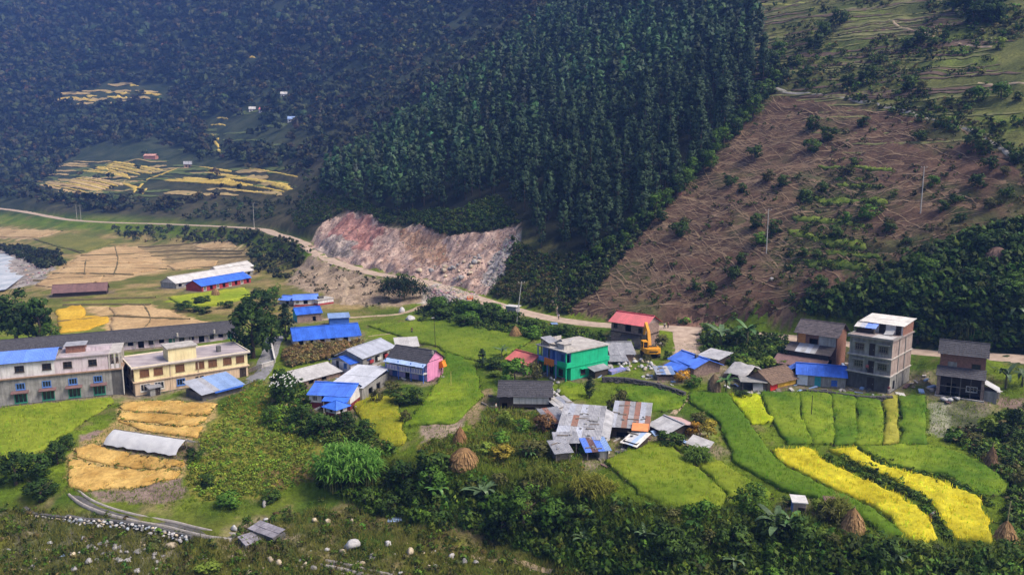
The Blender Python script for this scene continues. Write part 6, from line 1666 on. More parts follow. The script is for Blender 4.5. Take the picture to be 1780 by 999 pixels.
def tall_grass(px, n, seed, h, ca, cb, label):
    q = px_in(px, n, seed); x, y, z = at_many(q[:,0], q[:,1], 900); r = np.random.default_rng(seed)
    v, f = tuft_arrays(x, y, z, h, .06, r, 6, 1.1, .8); t = r.uniform(0, 1, (n, 1)); c = np.array(ca)*(1-t)+np.array(cb)*t
    me = np_mesh('tall_grass', v, f, np.repeat(np.tile(c, (6, 1)), 3, 0), normals=np.tile(np.array([0, -.25, 1.0]), (len(v), 1))); me.materials.append(BLADEM)
    tag(link('tall_grass', me), label, 'grass', kind='stuff')
tall_grass([(640,800),(740,800),(830,815),(930,835),(1060,875),(1150,888),(1250,895),(1400,910),(1480,935),(1600,955),(1790,960),(1790,985),(1400,950),(1250,930),(1060,915),(930,880),(830,850),(700,840)], 3000, 601, 1.5, (.06,.11,.012), (.22,.27,.04), 'tall grass hanging over the upper edge of the bank')
tall_grass(BANK, 2200, 602, 1.7, (.03,.07,.010), (.11,.18,.022), 'tall grass growing through the bushes of the bank')
tall_grass([(0,880),(130,890),(400,940),(560,880),(700,905),(860,945),(1060,1010),(0,1010)], 3600, 603, .75, (.07,.09,.014), (.22,.21,.05), 'tall grass between the stones of the river flat')
tall_grass([(735,775),(830,745),(850,712),(960,720),(1000,770),(1010,815),(1060,860),(930,825),(830,805),(740,795)], 1500, 604, 1.0, (.08,.13,.014), (.27,.28,.05), 'tall grass around the haystacks')
# ---------------------------------------------------------------- single plants
R2 = np.random.default_rng(505)
def pxm(px, py):
    p = at(px, py); return p, p.y/FPX        # ground point and metres per pixel there
def protos(n, n_cl, n_leaf, size, ca, cb, asp=.55, cl_r=.42):
    out = []
    for k in range(n):
        v, f, c, no = blob_crown(R2, n_cl, n_leaf, .40, .42, size, ca, cb, asp=asp, cl_r=cl_r)
        v[:,2] -= v[:,2].min()*.6; v[:,2] *= 1/max(.8, v[:,2].max())
        out.append(np_mesh('foliage', v, f, c, normals=no))
        out[-1].materials.append(LEAFM)
    return out
SH = {'dark': protos(4, 18, 40, .055, (.012,.032,.006), (.075,.135,.018)), 'green': protos(4, 18, 40, .055, (.04,.10,.010), (.12,.24,.025)),
      'lime': protos(3, 16, 38, .058, (.09,.15,.015), (.22,.29,.04)), 'yellow': protos(3, 16, 36, .058, (.18,.15,.02), (.42,.33,.04)),
      'orange': protos(2, 16, 36, .058, (.30,.16,.02), (.66,.36,.03)), 'rust': protos(3, 16, 34, .06, (.09,.05,.022), (.24,.13,.055)),
      'olive': protos(3, 16, 36, .058, (.06,.065,.02), (.15,.15,.04)), 'pinkflower': protos(1, 10, 18, .07, (.30,.10,.14), (.55,.25,.30))}
STEM_ME = trunk_mesh(.6, .03, .012, R2, .05, 5, limbs=3, ls=.5)
def shrub(px, py, w, h, kind, label, cat='shrub', group=None):
    p, m = pxm(px, py)
    r = empty('shrub', p, R2.uniform(0, 6.28), label, cat, group); r.scale = (w*m, w*m, h*m)
    for nm, me in (('stem', STEM_ME), ('foliage', SH[kind][int(R2.integers(0, len(SH[kind])))])):
        o = bpy.data.objects.new(nm, me); COL.objects.link(o); o.parent = r
    return r
def broad(ca, cb, n=3, leaf=.34):
    out = []
    for k in range(n):
        c = blob_crown(R2, 36, 44, 3.0, 4.0, leaf*.8, ca, cb, base=.5, cl_r=.36)
        out.append((trunk_mesh(6.2, .32, .10, R2, .25, 8, limbs=6), crown_mesh(c)))
    return out
TREES = {'dark': broad((.010,.030,.006), (.062,.125,.018), 3, .42), 'green': broad((.035,.08,.010), (.11,.21,.022), 2),
         'cone': [(trunk_mesh(8.2, .22, .05, R2, .1, 6), crown_mesh(pine_crown(R2, 8.6, 2.3, .12, 110, 8, .36, (.008,.02,.010), (.03,.06,.026)))) for k in range(2)]}
def tree(px, py, w, h, kind, label, group=None):
    p, m = pxm(px, py); bw, bh = (5.2, 8.6) if kind == 'cone' else (7.4, 8.4)
    r = plant('tree', TREES[kind], int(R2.integers(0, 9)), p, R2.uniform(0, 6.28), 1, label, 'tree', group)
    r.scale = (w*m/bw, w*m/bw, h*m/bh); return r
tree(440,622,92,112,'dark','tall dark round-crowned tree right behind the cream building')
tree(474,600,46,60,'dark','lower dark tree between the tall round tree and the cone-shaped one')
tree(497,592,44,64,'cone','dark cone-shaped tree left of the long blue-roofed house')
tree(455,545,72,48,'dark','broad dark tree behind the top of the tall round-crowned tree')
tree(478,532,40,40,'green','mid-green tree beside the small blue roof at the end of its row')
for px, py, w, h, k, lab in ((30,600,84,104,'dark','leftmost dark tree behind the blue roof of the long building'),(70,598,70,92,'dark','second dark tree from the left edge behind the long building'),(52,575,66,58,'green','lighter green tree behind the two dark ones at the left edge'),(92,602,44,46,'green','low green tree at the right end of the left tree clump')): tree(px, py, w, h, k, lab)
for px, py, w, h, k, lab in ((28,842,66,70,'dark','dark tree at the left edge below the bright green field'),(66,835,60,58,'dark','second dark tree below the bright green field'),(100,806,46,46,'dark','dark tree by the left corner of the straw field'),(118,782,34,32,'dark','small dark tree at the top of the dark clump by the straw field'),(70,872,70,46,'dark','low broad dark tree at the foot of the left clump')): tree(px, py, w, h, k, lab)
for px, py, w, h, k, lab in ((492,706,62,74,'dark','dark tree with pale blossoms left of the maroon and white house'),(524,742,52,46,'dark','dark tree in front of the maroon house wall'),(560,758,56,46,'dark','dark tree just below the square pavilion'),(600,752,50,44,'dark','dark bushy tree right below the pavilion'),
                             (636,764,44,40,'dark','dark tree at the left corner of the yellow-green rice plot'),(470,735,44,34,'green','green tree at the foot of the dark clump on the weedy slope')): tree(px, py, w, h, k, lab)
tree(910,920,92,88,'green','large bright green bushy tree on the bank left of centre')
tree(1302,900,80,72,'green','olive green tree at the end of the rice plots on the bank')
tree(700,850,60,60,'dark','dark green tree on the bank right of the cane thicket')
tree(1340,985,40,50,'green','light green tree low on the bank below the banana clump')
tree(1025,692,26,42,'cone','small dark conifer in front of the green house')
tree(838,638,26,32,'cone','small dark conifer left of the red-roofed cottage')
cw = cover
# pale blossoms on the dark tree
bl = MB(); p, m = pxm(492,706)
for k in range(44):
    c = p+Vector((R2.uniform(-1.5,3.2), -2.4+R2.uniform(-.6,.6), R2.uniform(4.2,6.6))); bl.obox(c, (.09,0,.03), (0,.08,.04), (0,0,.05))
tag(bl.build('white_blossom', M('blossom', (.80,.78,.74), (.66,.64,.60))), 'pale blossoms on the dark tree left of the maroon house', 'blossom', kind='stuff')
# hill bushes and trees, one by one
hb = [(1470,300,'olive'),(1482,285,'dark'),(1312,270,'dark'),(1335,310,'olive'),(1290,330,'dark'),(1270,318,'dark'),(1360,320,'dark'),(1410,260,'dark'),(1440,240,'dark'),(1415,220,'dark'),(1500,215,'dark'),(1320,420,'green'),(1348,402,'dark'),(1315,392,'dark'),(1395,440,'dark'),(1420,445,'dark'),
      (1290,455,'dark'),(1275,480,'dark'),(1210,500,'dark'),(1235,505,'dark'),(1180,405,'dark'),(1190,390,'olive'),(1425,500,'dark'),(1410,515,'dark'),(1545,400,'dark'),(1575,420,'dark'),(1545,390,'olive'),(1640,360,'dark'),(1660,350,'dark'),(1620,320,'green'),(1670,380,'dark'),(1700,320,'dark'),
      (1720,290,'dark'),(1745,300,'olive'),(1690,250,'dark'),(1710,265,'dark'),(1770,280,'dark'),(1600,240,'dark'),(1580,80,'dark'),(1600,70,'dark'),(1620,75,'dark'),(1735,80,'lime'),(1740,165,'green'),(1700,170,'green'),(1685,165,'dark'),(1770,170,'dark'),(1430,60,'dark'),(1415,80,'dark'),
      (1500,135,'dark'),(1515,128,'dark'),(1580,150,'dark'),(1600,155,'olive'),(1475,145,'dark'),(1380,110,'dark'),(1400,130,'dark'),(1460,40,'dark'),(1720,360,'olive'),(1750,340,'dark'),(1560,470,'dark'),(1510,375,'green'),(1470,380,'green'),(1450,410,'dark'),(1400,350,'dark'),(1430,330,'dark')]
for px, py, k in hb:
    s = R2.uniform(.75, 1.35)
    up = py < 155
    shrub(px, py+6, 30*s, 22*s, k, ('%s bush scattered over the grassy slope above the stone path' if up else '%s bush scattered over the bare brown slope with cattle tracks') % {'dark':'dark green','olive':'olive','green':'mid-green','lime':'lone yellowish'}[k], 'bush', ('bushes above the stone path' if up else 'bushes on the bare slope')+' '+k)
for k in range(14): tree(1690+R2.uniform(-42,52), 24+R2.uniform(-6,22), 30, 34, 'dark', 'dark tree of the small grove at the top right corner', 'grove at the top right')
for i, (px, py) in enumerate([(1060,432),(1085,420),(1100,402),(1118,390),(1140,366),(1158,352),(1175,335),(1190,322),(1205,300),(1222,285),(1240,262),(1258,248),(1275,232),(1290,215),(1308,200),(1322,178),(1335,160),(1345,140),(1338,118),(1350,100),(1040,445),(1150,380),(1235,290)]):
    s = R2.uniform(.75, 1.25); tree(px, py+8, 36*s, 36*s, 'green' if i % 3 else 'dark', '%s broadleaf tree on the strip between pine wood and bare slope' % ('mid-green' if i % 3 else 'dark'), 'broadleaf strip '+('green' if i % 3 else 'dark'))
shrub(1178,342,16,26,'pinkflower','pink-flowering bare tree at the left edge of the brown slope','tree')
for i in range(34):
    q = px_in([(1500,505),(1600,462),(1690,428),(1790,420),(1790,610),(1700,596),(1600,590),(1520,560)], 1, 900+i)[0]; s = R2.uniform(.8, 1.5)
    tree(q[0], q[1]+8, 40*s, 31*s, 'dark' if i % 4 else 'green', '%s bushy tree in the thicket behind the grey house' % ('dark' if i % 4 else 'lighter green'), 'thicket behind the grey house '+('dark' if i % 4 else 'green'))
for i in range(26):
    q = px_in(BANK, 1, 1200+i)[0]
    if q[1] > 985: q[1] -= 70
    s = R2.uniform(.7, 1.3); shrub(q[0], q[1]+10, 62*s, 52*s, 'dark' if i % 3 else 'green', '%s bush hanging over the steep bank below the fields' % ('dark' if i % 3 else 'brighter green'), 'bush', 'bushes on the bank '+('dark' if i % 3 else 'green'))
for i in range(16):
    q = px_in([(640,815),(830,830),(1060,885),(1250,905),(1480,945),(1700,970),(1600,985),(1250,960),(1000,920),(830,880),(690,860)], 1, 2600+i)[0]; s = R2.uniform(.6, 1.2)
    shrub(q[0], q[1]+8, 48*s, 36*s, 'lime' if i % 2 else 'olive', '%s shrub among the dark bushes of the bank' % ('light yellow-green' if i % 2 else 'dull olive'), 'bush', 'shrubs of the bank '+('lime' if i % 2 else 'olive'))
for a in [(895,664,66,46,'green','bright green round shrub just above the slate-roofed barn'),(860,640,50,22,'dark','dark hedge bush in front of the red-roofed cottage'),(900,640,52,20,'dark','second dark hedge bush nearest the red-roofed cottage'),(930,660,36,34,'olive','brownish shrub between red roof and green house'),
          (880,742,36,34,'lime','yellow-green shrub at the lower left corner of the barn'),(905,752,40,28,'green','glossy green shrub under the white barn panels'),(945,752,52,38,'rust','rusty brown dry shrub below the right end of the barn'),(870,770,40,24,'green','green shrub left of the rusty shrub'),
          (840,790,44,26,'lime','yellow-green shrub beside the broad haystack'),(870,800,60,32,'yellow','yellowish shrub on the terrace edge behind the bank'),(930,795,66,34,'olive','olive shrub left of the low tin hen shed'),(860,655,36,12,'lime','low lime shrub at the edge of the green field'),
          (1015,790,34,20,'green','round green shrub under the blue sheets'),(1028,764,60,28,'green','green creeper bush climbing over the front of the largest tin shed'),(1062,722,30,40,'olive','tall greyish plants behind the striped tin roof'),(1080,716,34,44,'olive','second tall greyish plant clump behind the striped roof'),
          (1100,712,30,22,'dark','dark shrub at the right end of the grass plot'),(1185,665,34,24,'orange','orange-flowering bush right of the low tin shelter'),(1205,675,36,26,'green','green shrub between the orange flowers and the haystack'),(1230,765,44,42,'yellow','yellow-flowering bush right of the tin cluster'),
          (1205,758,34,30,'orange','orange-brown flowering bush behind the tarp-covered pen'),(1215,738,40,24,'olive','greyish shrub above the pink-backed shed'),(1165,775,60,28,'dark','dark shrub below the pink-backed shed'),(1225,800,40,26,'green','green reeds by the tarp-covered pen'),
          (1300,645,60,24,'lime','yellow-green shrub row behind the grey tarpaulin'),(1340,640,44,26,'lime','light green shrub left of the lower brown roof'),(1368,645,36,22,'lime','round lime shrub under the lower brown tin roof'),(1290,690,40,14,'dark','dark low shrub at the foot of the open lean-to'),
          (1725,760,56,42,'lime','yellow-green shrub with orange tinge right of the grey garden'),(1750,770,50,40,'dark','dark shrub behind the yellow-green one at the right'),(1690,770,50,22,'olive','olive shrub below the dark garden'),(1660,768,40,18,'green','green shrub at the lower corner of the grey garden'),
          (1770,850,40,40,'olive','straggly shrub at the right edge above the pole haystack'),(1765,760,50,60,'dark','tall dark shrub at the right edge'),(700,700,70,28,'dark','dark shrubs below the striped balcony'),(680,682,44,22,'olive','olive shrub at the left foot of the pink house'),(725,702,40,32,'dark','dark shrub at the right foot of the pink house'),
          (655,700,30,30,'olive','shrub at the right gable of the maroon house'),(705,735,26,26,'olive','thin shrub at the left edge of the green rice field'),(1440,915,60,46,'olive','olive shrub between outhouse and haystack'),(1370,880,30,20,'dark','dark round bush left of the outhouse'),
          (1425,890,44,30,'lime','lime shrub right of the outhouse'),(340,800,40,26,'dark','dark shrub at the right end of the straw beds'),(360,845,44,26,'dark','dark shrub below the right end of the straw beds'),(400,880,60,30,'green','green shrub at the foot of the weedy slope'),
          (470,870,50,22,'dark','dark shrub on the lower weedy slope'),(540,590,20,10,'olive','small shrub before the long blue-roofed house'),(735,560,26,10,'dark','low dark bush in the far part of the green field'),(1125,628,26,14,'olive','scrubby bush below the yellow digger'),(1095,615,20,28,'lime','slim light green shrub before the tin-roofed shed'),
          (1150,605,30,26,'olive','scrub right of the yellow digger'),(1160,625,18,18,'dark','small dark bush by the largest blue roof'),(365,990,60,20,'lime','yellow-green leafy plant at the bottom left of centre')]: shrub(*a)
for i in range(12):
    q = px_in([(150,520),(440,520),(440,560),(330,545),(270,522)], 1, 1500+i)[0]; shrub(q[0], q[1], 34, 14, 'dark', 'dark bush in the hedge line between the far straw plots', 'bush', 'hedge bushes between the far plots')
for i in range(16):
    q = px_in([(735,545),(770,530),(830,532),(920,562),(1040,585),(930,588),(840,572),(770,560)], 1, 1600+i)[0]; shrub(q[0], q[1]+4, 46, 26, 'dark' if i % 3 else 'green', '%s bush on the bank just below the road' % ('dark' if i % 3 else 'brighter green'), 'bush', 'bushes below the road '+('dark' if i % 3 else 'green'))

# cane thicket: many upright stems with long arching leaves
def cane(name, px, py, wpx, dpx_m, h, n, ca, cb, label, cat, seed, leaf=1.1, lw=.055):
    r = np.random.default_rng(seed); p, m = pxm(px, py); W = wpx*m; root = empty(name, p, 0, label, cat)
    ang = r.uniform(0, 2*np.pi, n); rr = np.sqrt(r.uniform(0, 1, n)); x = np.cos(ang)*rr*W/2; y = np.sin(ang)*rr*dpx_m/2
    hs = h*(1-.35*rr**2)*r.uniform(.8, 1.1, n); st = MB()
    for i in range(0, n, max(1, n//60)): st.bar((x[i], y[i], -.3), (x[i]*1.05, y[i]*1.05, hs[i]*.8), .05)
    st.build('stalks', M('cane_stalk', (.16,.17,.05), (.10,.09,.03)), root)['kind'] = 'stuff'
    V, F, C = [], [], []; k = 0
    for i in range(n):
        for j in range(7):
            a = r.uniform(0, 2*np.pi); z = hs[i]*r.uniform(.35, 1.0); L = leaf*r.uniform(.6, 1.2); d = np.array([np.cos(a), np.sin(a), 0]); s = np.array([-d[1], d[0], 0])*lw*r.uniform(.7, 1.4)
            b = np.array([x[i], y[i], z]); mid = b+d*L*.5+np.array([0, 0, L*.38]); tip = b+d*L+np.array([0, 0, L*.10*r.uniform(-1, 2)])
            V += [b-s*.6, b+s*.6, mid-s, mid+s, tip]; F += [(k, k+1, k+3), (k, k+3, k+2), (k+2, k+3, k+4)]; t = np.clip(r.normal(.5, .3)*(.5+.5*z/h), 0, 1); C += [np.array(ca)*(1-t)+np.array(cb)*t]*5; k += 5
    link('leaves', np_mesh('leaves', V, F, np.array(C)), BLADEM, root)['kind'] = 'stuff'; return root
cane('cane_thicket', 605, 838, 118, 7, 5.6, 330, (.06,.17,.02), (.25,.46,.09), 'dense bright green cane thicket above the river bank', 'cane', 31, 1.5, .10)
cane('bamboo_clump', 698, 524, 84, 7, 7.5, 120, (.012,.028,.014), (.045,.075,.04), 'dark feathery bamboo clump beside the lane under the road', 'bamboo', 32, 2.6, .13)
cane('reed_clump', 1030, 865, 80, 4, 3.0, 110, (.12,.13,.02), (.30,.30,.05), 'yellowish tall reeds at the terrace edge below the tin cluster', 'reeds', 33, 1.3, .07)
cane('reed_clump', 940, 845, 60, 3, 2.6, 70, (.08,.11,.02), (.20,.22,.04), 'greener tall reeds left of the yellowish reeds', 'reeds', 34, 1.2, .07)
cane('reed_clump', 1212, 806, 40, 3, 2.4, 60, (.07,.13,.02), (.20,.30,.06), 'fresh green reeds beside the tarp-covered pen', 'reeds', 35, 1.2, .07)
cane('maize_patch', 1690, 600-20, 60, 6, 3, 60, (.02,.04,.012), (.07,.11,.03), 'arching dark canes behind the slate house', 'cane', 36, 1.5, .09)
cane('grass_clump', 1455, 902, 44, 3, 2.6, 60, (.10,.12,.02), (.26,.27,.06), 'tall pale grass beside the haystack near the outhouse', 'grass', 37, 1.3, .06)

# banana plants: every leaf is its own part
def banana_leaf(L, w, droop):
    mb = MB(); n = 7
    for lay in (0, -.015):
        for i in range(n+1):
            t = i/n; x = L*math.sin(min(1.25, droop)*t)/max(.6, droop)*1.0; z = L*.75*t-L*droop*.62*t*t; ww = w*math.sin(math.pi*(.12+.86*t))**.7
            mb.v += [(x, -ww, z+.10*ww+lay), (x, 0, z+lay), (x, ww, z+.10*ww+lay)]
    st = 3*(n+1)
    for i in range(n):
        for j in range(2):
            a = 3*i+j; mb.f.append((a, a+1, a+4, a+3)); mb.f.append((st+a, st+a+3, st+a+4, st+a+1))
    return mb.mesh('leaf')
BANM = M('banana_leaf', (.10,.22,.05), (.06,.14,.03), scale=2, coord='World', rough=.45, bump=0, transl=.25, rnd=.3, spec=.5)
BANM2 = M('banana_leaf_dull', (.12,.19,.075), (.06,.105,.04), scale=2, coord='World', rough=.5, bump=0, transl=.2, rnd=.35, spec=.5)
BSTEM = M('banana_stem', (.12,.13,.05), (.08,.07,.035), scale=3)
BL = {}
for mm in (BANM, BANM2):
    BL[mm.name] = [banana_leaf(2.3, .26, d) for d in (.55, .9, 1.2, 1.5)]
    for me in BL[mm.name]: me.materials.append(mm)
BST = MB().tube([(0,0,-.4),(0.03,0,.8),(0,0,1.7)], [.16,.13,.09], 8).mesh('stem', True); BST.materials.append(BSTEM)
def banana(px, py, hpx, label, mat=BANM, group=None, n=9):
    p, m = pxm(px, py); r = empty('banana_plant', p, R2.uniform(0, 6.28), label, 'banana plant', group, hpx*m/3.4)
    o = bpy.data.objects.new('stem', BST); COL.objects.link(o); o.parent = r
    for i in range(n):
        o = bpy.data.objects.new('leaf', BL[mat.name][i % 4]); COL.objects.link(o); o.parent = r
        o.location = (0, 0, 1.55+.04*i); o.rotation_euler = (R2.uniform(-.15,.15), R2.uniform(-.2,.2), i*2.4+R2.uniform(-.3,.3)); s = R2.uniform(.8, 1.2); o.scale = (s, s, s)
for a in [(1252,605,52,'banana plant left of the two on the slope under the road',BANM2),(1298,602,58,'tallest banana plant on the slope under the road',BANM),(1280,606,44,'banana plant between the other two on the slope under the road',BANM),(1262,683,42,'banana plant right beside the narrow haystack',BANM),(872,622,28,'small banana plant left of the red-roofed cottage',BANM2),
          (838,880,60,'banana plant on the left end of the dark bank',BANM2),(1350,945,74,'largest banana plant on the dark bank below the outhouse',BANM2),(1372,930,52,'banana plant close right of the largest one on the bank',BANM),(1275,996,48,'banana plant at the bottom edge of the bank',BANM2),(1012,950,36,'banana plant in the dark middle of the bank',BANM2),
          (1748,676,52,'banana plant right of the slate house, left one',BANM2),(1776,672,46,'banana plant at the right edge by the slate house',BANM2),(1762,560,46,'pale banana plant high in the thicket at the right edge',BANM2),(1120,948,44,'banana plant on the dark bank below the green rice plots',BANM2),(760,870,40,'banana plant on the bank below the dome-shaped haystack',BANM),(1560,985,46,'banana plant on the bank below the yellow strips',BANM2),(920,800,30,'young banana plant among the scrub above the bank',BANM)]: banana(*a)

# ---------------------------------------------------------------- haystacks
HAYM = M('hay', (1.2,1.2,1.2), (.7,.7,.7), scale=3, coord='World', attr=True, rough=.95, bump=.6, bscale=9, spec=.05)
def haystack(px, py, wpx, hpx, label, shape='cone', pole=0, ca=(.20,.115,.055), cb=(.40,.25,.12), mound=False):
    p, m = pxm(px, py); R = wpx*m/2; h = hpx*m; r = empty('haystack', p, 0, label, 'haystack'); rg = R2
    prof = {'cone': [(1.0,0),(1.02,.08),(.8,.3),(.52,.58),(.25,.84),(.05,1)], 'dome': [(.95,0),(1.05,.15),(.98,.4),(.76,.68),(.42,.9),(.04,1)], 'tall': [(.8,0),(1.0,.15),(.95,.4),(.7,.7),(.35,.9),(.05,1)]}[shape]
    V, F, C = [], [], []; n = 16
    for t, z in prof:
        for k in range(n): a = 2*math.pi*k/n; q = R*t*(1+rg.uniform(-.08,.08)); V.append((math.cos(a)*q, math.sin(a)*q, h*z-(.2 if z == 0 else 0)))
    for i in range(len(prof)-1):
        for k in range(n): a, b = i*n+k, i*n+(k+1) % n; F += [(a, b, b+n), (a, b+n, a+n)]
    C = [np.array(ca)*.8+np.array(cb)*.2]*len(V); b0 = len(V)
    zs = np.array([q[1] for q in prof]); ts = np.array([q[0] for q in prof])
    for i in range(420):           # separate straw strands hanging down the sides
        a = rg.uniform(0, 2*math.pi); z = rg.uniform(.12, 1); L = rg.uniform(.15, .42); z2 = max(0, z-L); w = .05+.03*R
        q1 = R*np.interp(z, zs, ts)+.03; q2 = R*np.interp(z2, zs, ts)+rg.uniform(.04, .28); da = w/max(q2, .3)
        V += [(math.cos(a)*q1, math.sin(a)*q1, h*z+.02), (math.cos(a-da)*q2, math.sin(a-da)*q2, h*z2), (math.cos(a+da)*q2, math.sin(a+da)*q2, h*z2)]; F.append((b0, b0+1, b0+2)); b0 += 3
        t = np.clip(rg.normal(.55, .3), 0, 1); C += [np.array(ca)*(1-t)+np.array(cb)*t]*3
    link('straw', np_mesh('straw', V, F, np.array(C)), HAYM, r)
    if pole: MB().tube([(0,0,0),(.06,0,h+pole*m*.6),(.16,0,h+pole*m)], .06, 6).build('pole', M('bamboo_pole', (.36,.33,.15), (.26,.22,.10)), r)
haystack(1747,943,40,44,'cone-shaped haystack with a tall pole at the right end of the yellow strips','cone',38)
haystack(1482,924,46,48,'cone-shaped haystack right of the outhouse','cone',4)
haystack(1241,683,22,36,'narrow upright haystack beside the banana plant and lime plot','tall',0,(.14,.10,.065),(.28,.20,.13))
haystack(806,812,50,38,'broad dome-shaped haystack on the terrace edge','dome',0,(.17,.10,.05),(.36,.22,.10))
haystack(800,770,25,32,'rusty pointed haystack behind the broad dome-shaped one','cone',5,(.19,.10,.05),(.34,.19,.09))
haystack(896,585,22,20,'small haystack in the green field below the roadside pole','cone',4)
haystack(375,515,13,15,'tiny far haystack in the lime field by the red-walled building','tall',0)
haystack(1722,812,22,40,'slim haystack with a green top right of the curved rice band','cone',8,(.12,.07,.045),(.26,.17,.10))
haystack(1731,456,42,28,'large round greyish-brown haystack high on the right slope','dome',0,(.14,.085,.07),(.25,.17,.13))

# ---------------------------------------------------------------- rocks and stone work
def rock_arr(rng, sub=1):
    bm = bmesh.new(); bmesh.ops.create_icosphere(bm, subdivisions=sub, radius=.5)
    pl = [(Vector(rand_dirs(1, rng)[0]), rng.uniform(.22, .42)) for k in range(9)]
    for v in bm.verts:
        for nn, d in pl:
            e = v.co.dot(nn)-d
            if e > 0: v.co -= nn*e
        v.co *= 1+rng.uniform(-.05, .05)
    bm.verts.ensure_lookup_table(); V = np.array([v.co[:] for v in bm.verts]); F = np.array([[v.index for v in f.verts] for f in bm.faces]); bm.free()
    V[:,2] *= .75; return V, F
ROCKA = [rock_arr(R2, 2) for k in range(6)]
RM = {'grey': M('rock_grey', (.34,.325,.32), (.21,.20,.20), scale=1.8, coord='World', rnd=.2, bump=.5), 'warm': M('rock_warm', (.50,.42,.30), (.33,.27,.20), scale=1.8, coord='World', rnd=.25, bump=.5), 'white': M('rock_white', (.50,.49,.49), (.33,.32,.33), scale=1.8, coord='World', rnd=.1, bump=.4), 'blue': M('rock_bluish', (.36,.40,.46), (.25,.28,.33), scale=1.8, coord='World', rnd=.2, bump=.4)}
RK = {}
for k, mt in RM.items():
    RK[k] = [np_mesh('rock', v, f) for v, f in ROCKA]
    for me in RK[k]: me.materials.append(mt)
def rock(px, py, w, h, kind, label, group=None, name='boulder'):
    p, m = pxm(px, py); o = bpy.data.objects.new(name, RK[kind][int(R2.integers(0, 6))]); COL.objects.link(o)
    o.location = p+Vector((0, 0, h*m*.30)); o.rotation_euler = (R2.uniform(-.2,.2), R2.uniform(-.2,.2), R2.uniform(0, 6.28)); o.scale = (w*m*1.1, w*m*1.0, h*m*1.5)
    return tag(o, label, 'boulder', group)
for a in [(612,953,30,22,'white','biggest pale boulder on the river flat'),(596,962,16,11,'warm','brownish boulder leaning on the biggest pale one'),(569,957,11,9,'white','small white boulder left of the biggest one'),(548,905,12,10,'warm','left of two yellowish boulders near the bank foot'),(570,910,14,12,'warm','right of two yellowish boulders near the bank foot'),
          (614,908,13,11,'warm','round yellowish boulder alone near the bank foot'),(297,952,24,13,'warm','cream boulder on the left river flat below the canal'),(126,966,12,10,'warm','round yellow boulder on the left river flat'),(130,992,15,14,'grey','grey boulder at the bottom left'),(155,978,14,12,'grey','grey boulder right of the yellow round one'),
          (407,922,12,18,'white','pale upright stone at the end of the canal'),(462,905,9,10,'white','white stone at the foot of the weedy slope'),(460,880,8,16,'grey','slim grey stone on the weedy slope'),(712,962,18,14,'warm','brown boulder under a tuft of grass'),(648,972,16,14,'grey','grey boulder right of the biggest pale one'),
          (470,975,14,12,'warm','yellowish boulder below the slate-covered stores'),(486,980,14,12,'warm','pinkish boulder next to the yellowish one below the stores'),(530,984,14,11,'warm','yellowish boulder left of the bottom canal'),(545,990,13,10,'grey','greyish boulder by the bottom canal'),(630,982,12,10,'warm','orange-brown boulder above the bottom canal'),
          (698,543,13,12,'white','pale upright boulder beside the lane under the road'),(712,556,20,10,'white','pale flat boulder just below the lane'),(1245,870,8,6,'grey','small stone at the edge of the green rice plots'),(1340,487,10,7,'grey','pale rock on the bare slope near the lower pole')]: rock(*a)
for i in range(46):
    q = px_in([(9,930),(130,935),(330,950),(480,965),(720,940),(900,985),(700,999),(9,999)], 1, 2000+i)[0]; w = 4+11*R2.uniform(0, 1)**2
    k = ('grey','warm','grey','white')[i % 4]; rock(q[0], q[1], w, w*.75, k, '%s boulder lying scattered on the river flat' % {'grey':'small grey','warm':'small brownish','white':'small whitish'}[k], 'scattered river boulders '+k)
for i in range(30):
    q = px_in([(140,935),(190,945),(260,955),(290,962),(270,985),(200,975),(150,955)], 1, 2100+i)[0]; rock(q[0], q[1], R2.uniform(8,15), R2.uniform(5,9), 'grey', 'grey slab-like stone of the stone heap on the left river flat', 'stone heap on the left river flat', 'stone')
for i in range(26):
    q = px_in([(950,655),(968,660),(978,685),(968,705),(955,690)], 1, 2200+i)[0]; rock(q[0], q[1], R2.uniform(5,10), R2.uniform(4,7), 'white' if i % 2 else 'grey', '%s stone of the rubble strip between barn and green house' % ('whitish' if i % 2 else 'greyish'), 'rubble by the barn '+('white' if i % 2 else 'grey'), 'stone')
for i in range(26):
    q = px_in([(1070,628),(1112,622),(1140,632),(1130,645),(1080,645)], 1, 2300+i)[0]; rock(q[0], q[1], R2.uniform(5,11), R2.uniform(4,8), 'white' if i % 3 else 'warm', '%s rock of the rock pile below the digger' % ('whitish' if i % 3 else 'brownish'), 'rock pile below the digger '+('white' if i % 3 else 'warm'), 'stone')
for i in range(26):
    q = px_in([(715,470),(760,470),(840,440),(850,460),(800,490),(740,480)], 1, 2400+i)[0]; w = R2.uniform(5, 12); rock(q[0], q[1], w, w*.8, 'warm' if i % 2 else 'grey', '%s block at the foot of the landslide' % ('reddish brown' if i % 2 else 'grey'), 'landslide blocks '+('warm' if i % 2 else 'grey'))
ra = [(v, f, np.tile(np.array([.30,.235,.205]), (len(v), 1))) for v, f in [rock_arr(R2, 1) for k in range(5)]]
def scree(px, n, seed, smin, smax, label, col=1.0):
    q = px_in(px, n, seed); x, y, z = at_many(q[:,0], q[:,1], 900); r = np.random.default_rng(seed)
    merge('scree', [(v, f, c*col) for v, f, c in ra], x, y, z, r.uniform(smin, smax, n), r, label, 'scree', mat=STRAWM)
scree(SLIDE, 1500, 2501, .15, .8, 'loose stones strewn over the landslide')
scree([(735,500),(770,495),(835,515),(800,525),(745,530)], 420, 2502, .4, 1.6, 'pale rubble spilling below the road', np.array([1.2,1.25,1.3]))
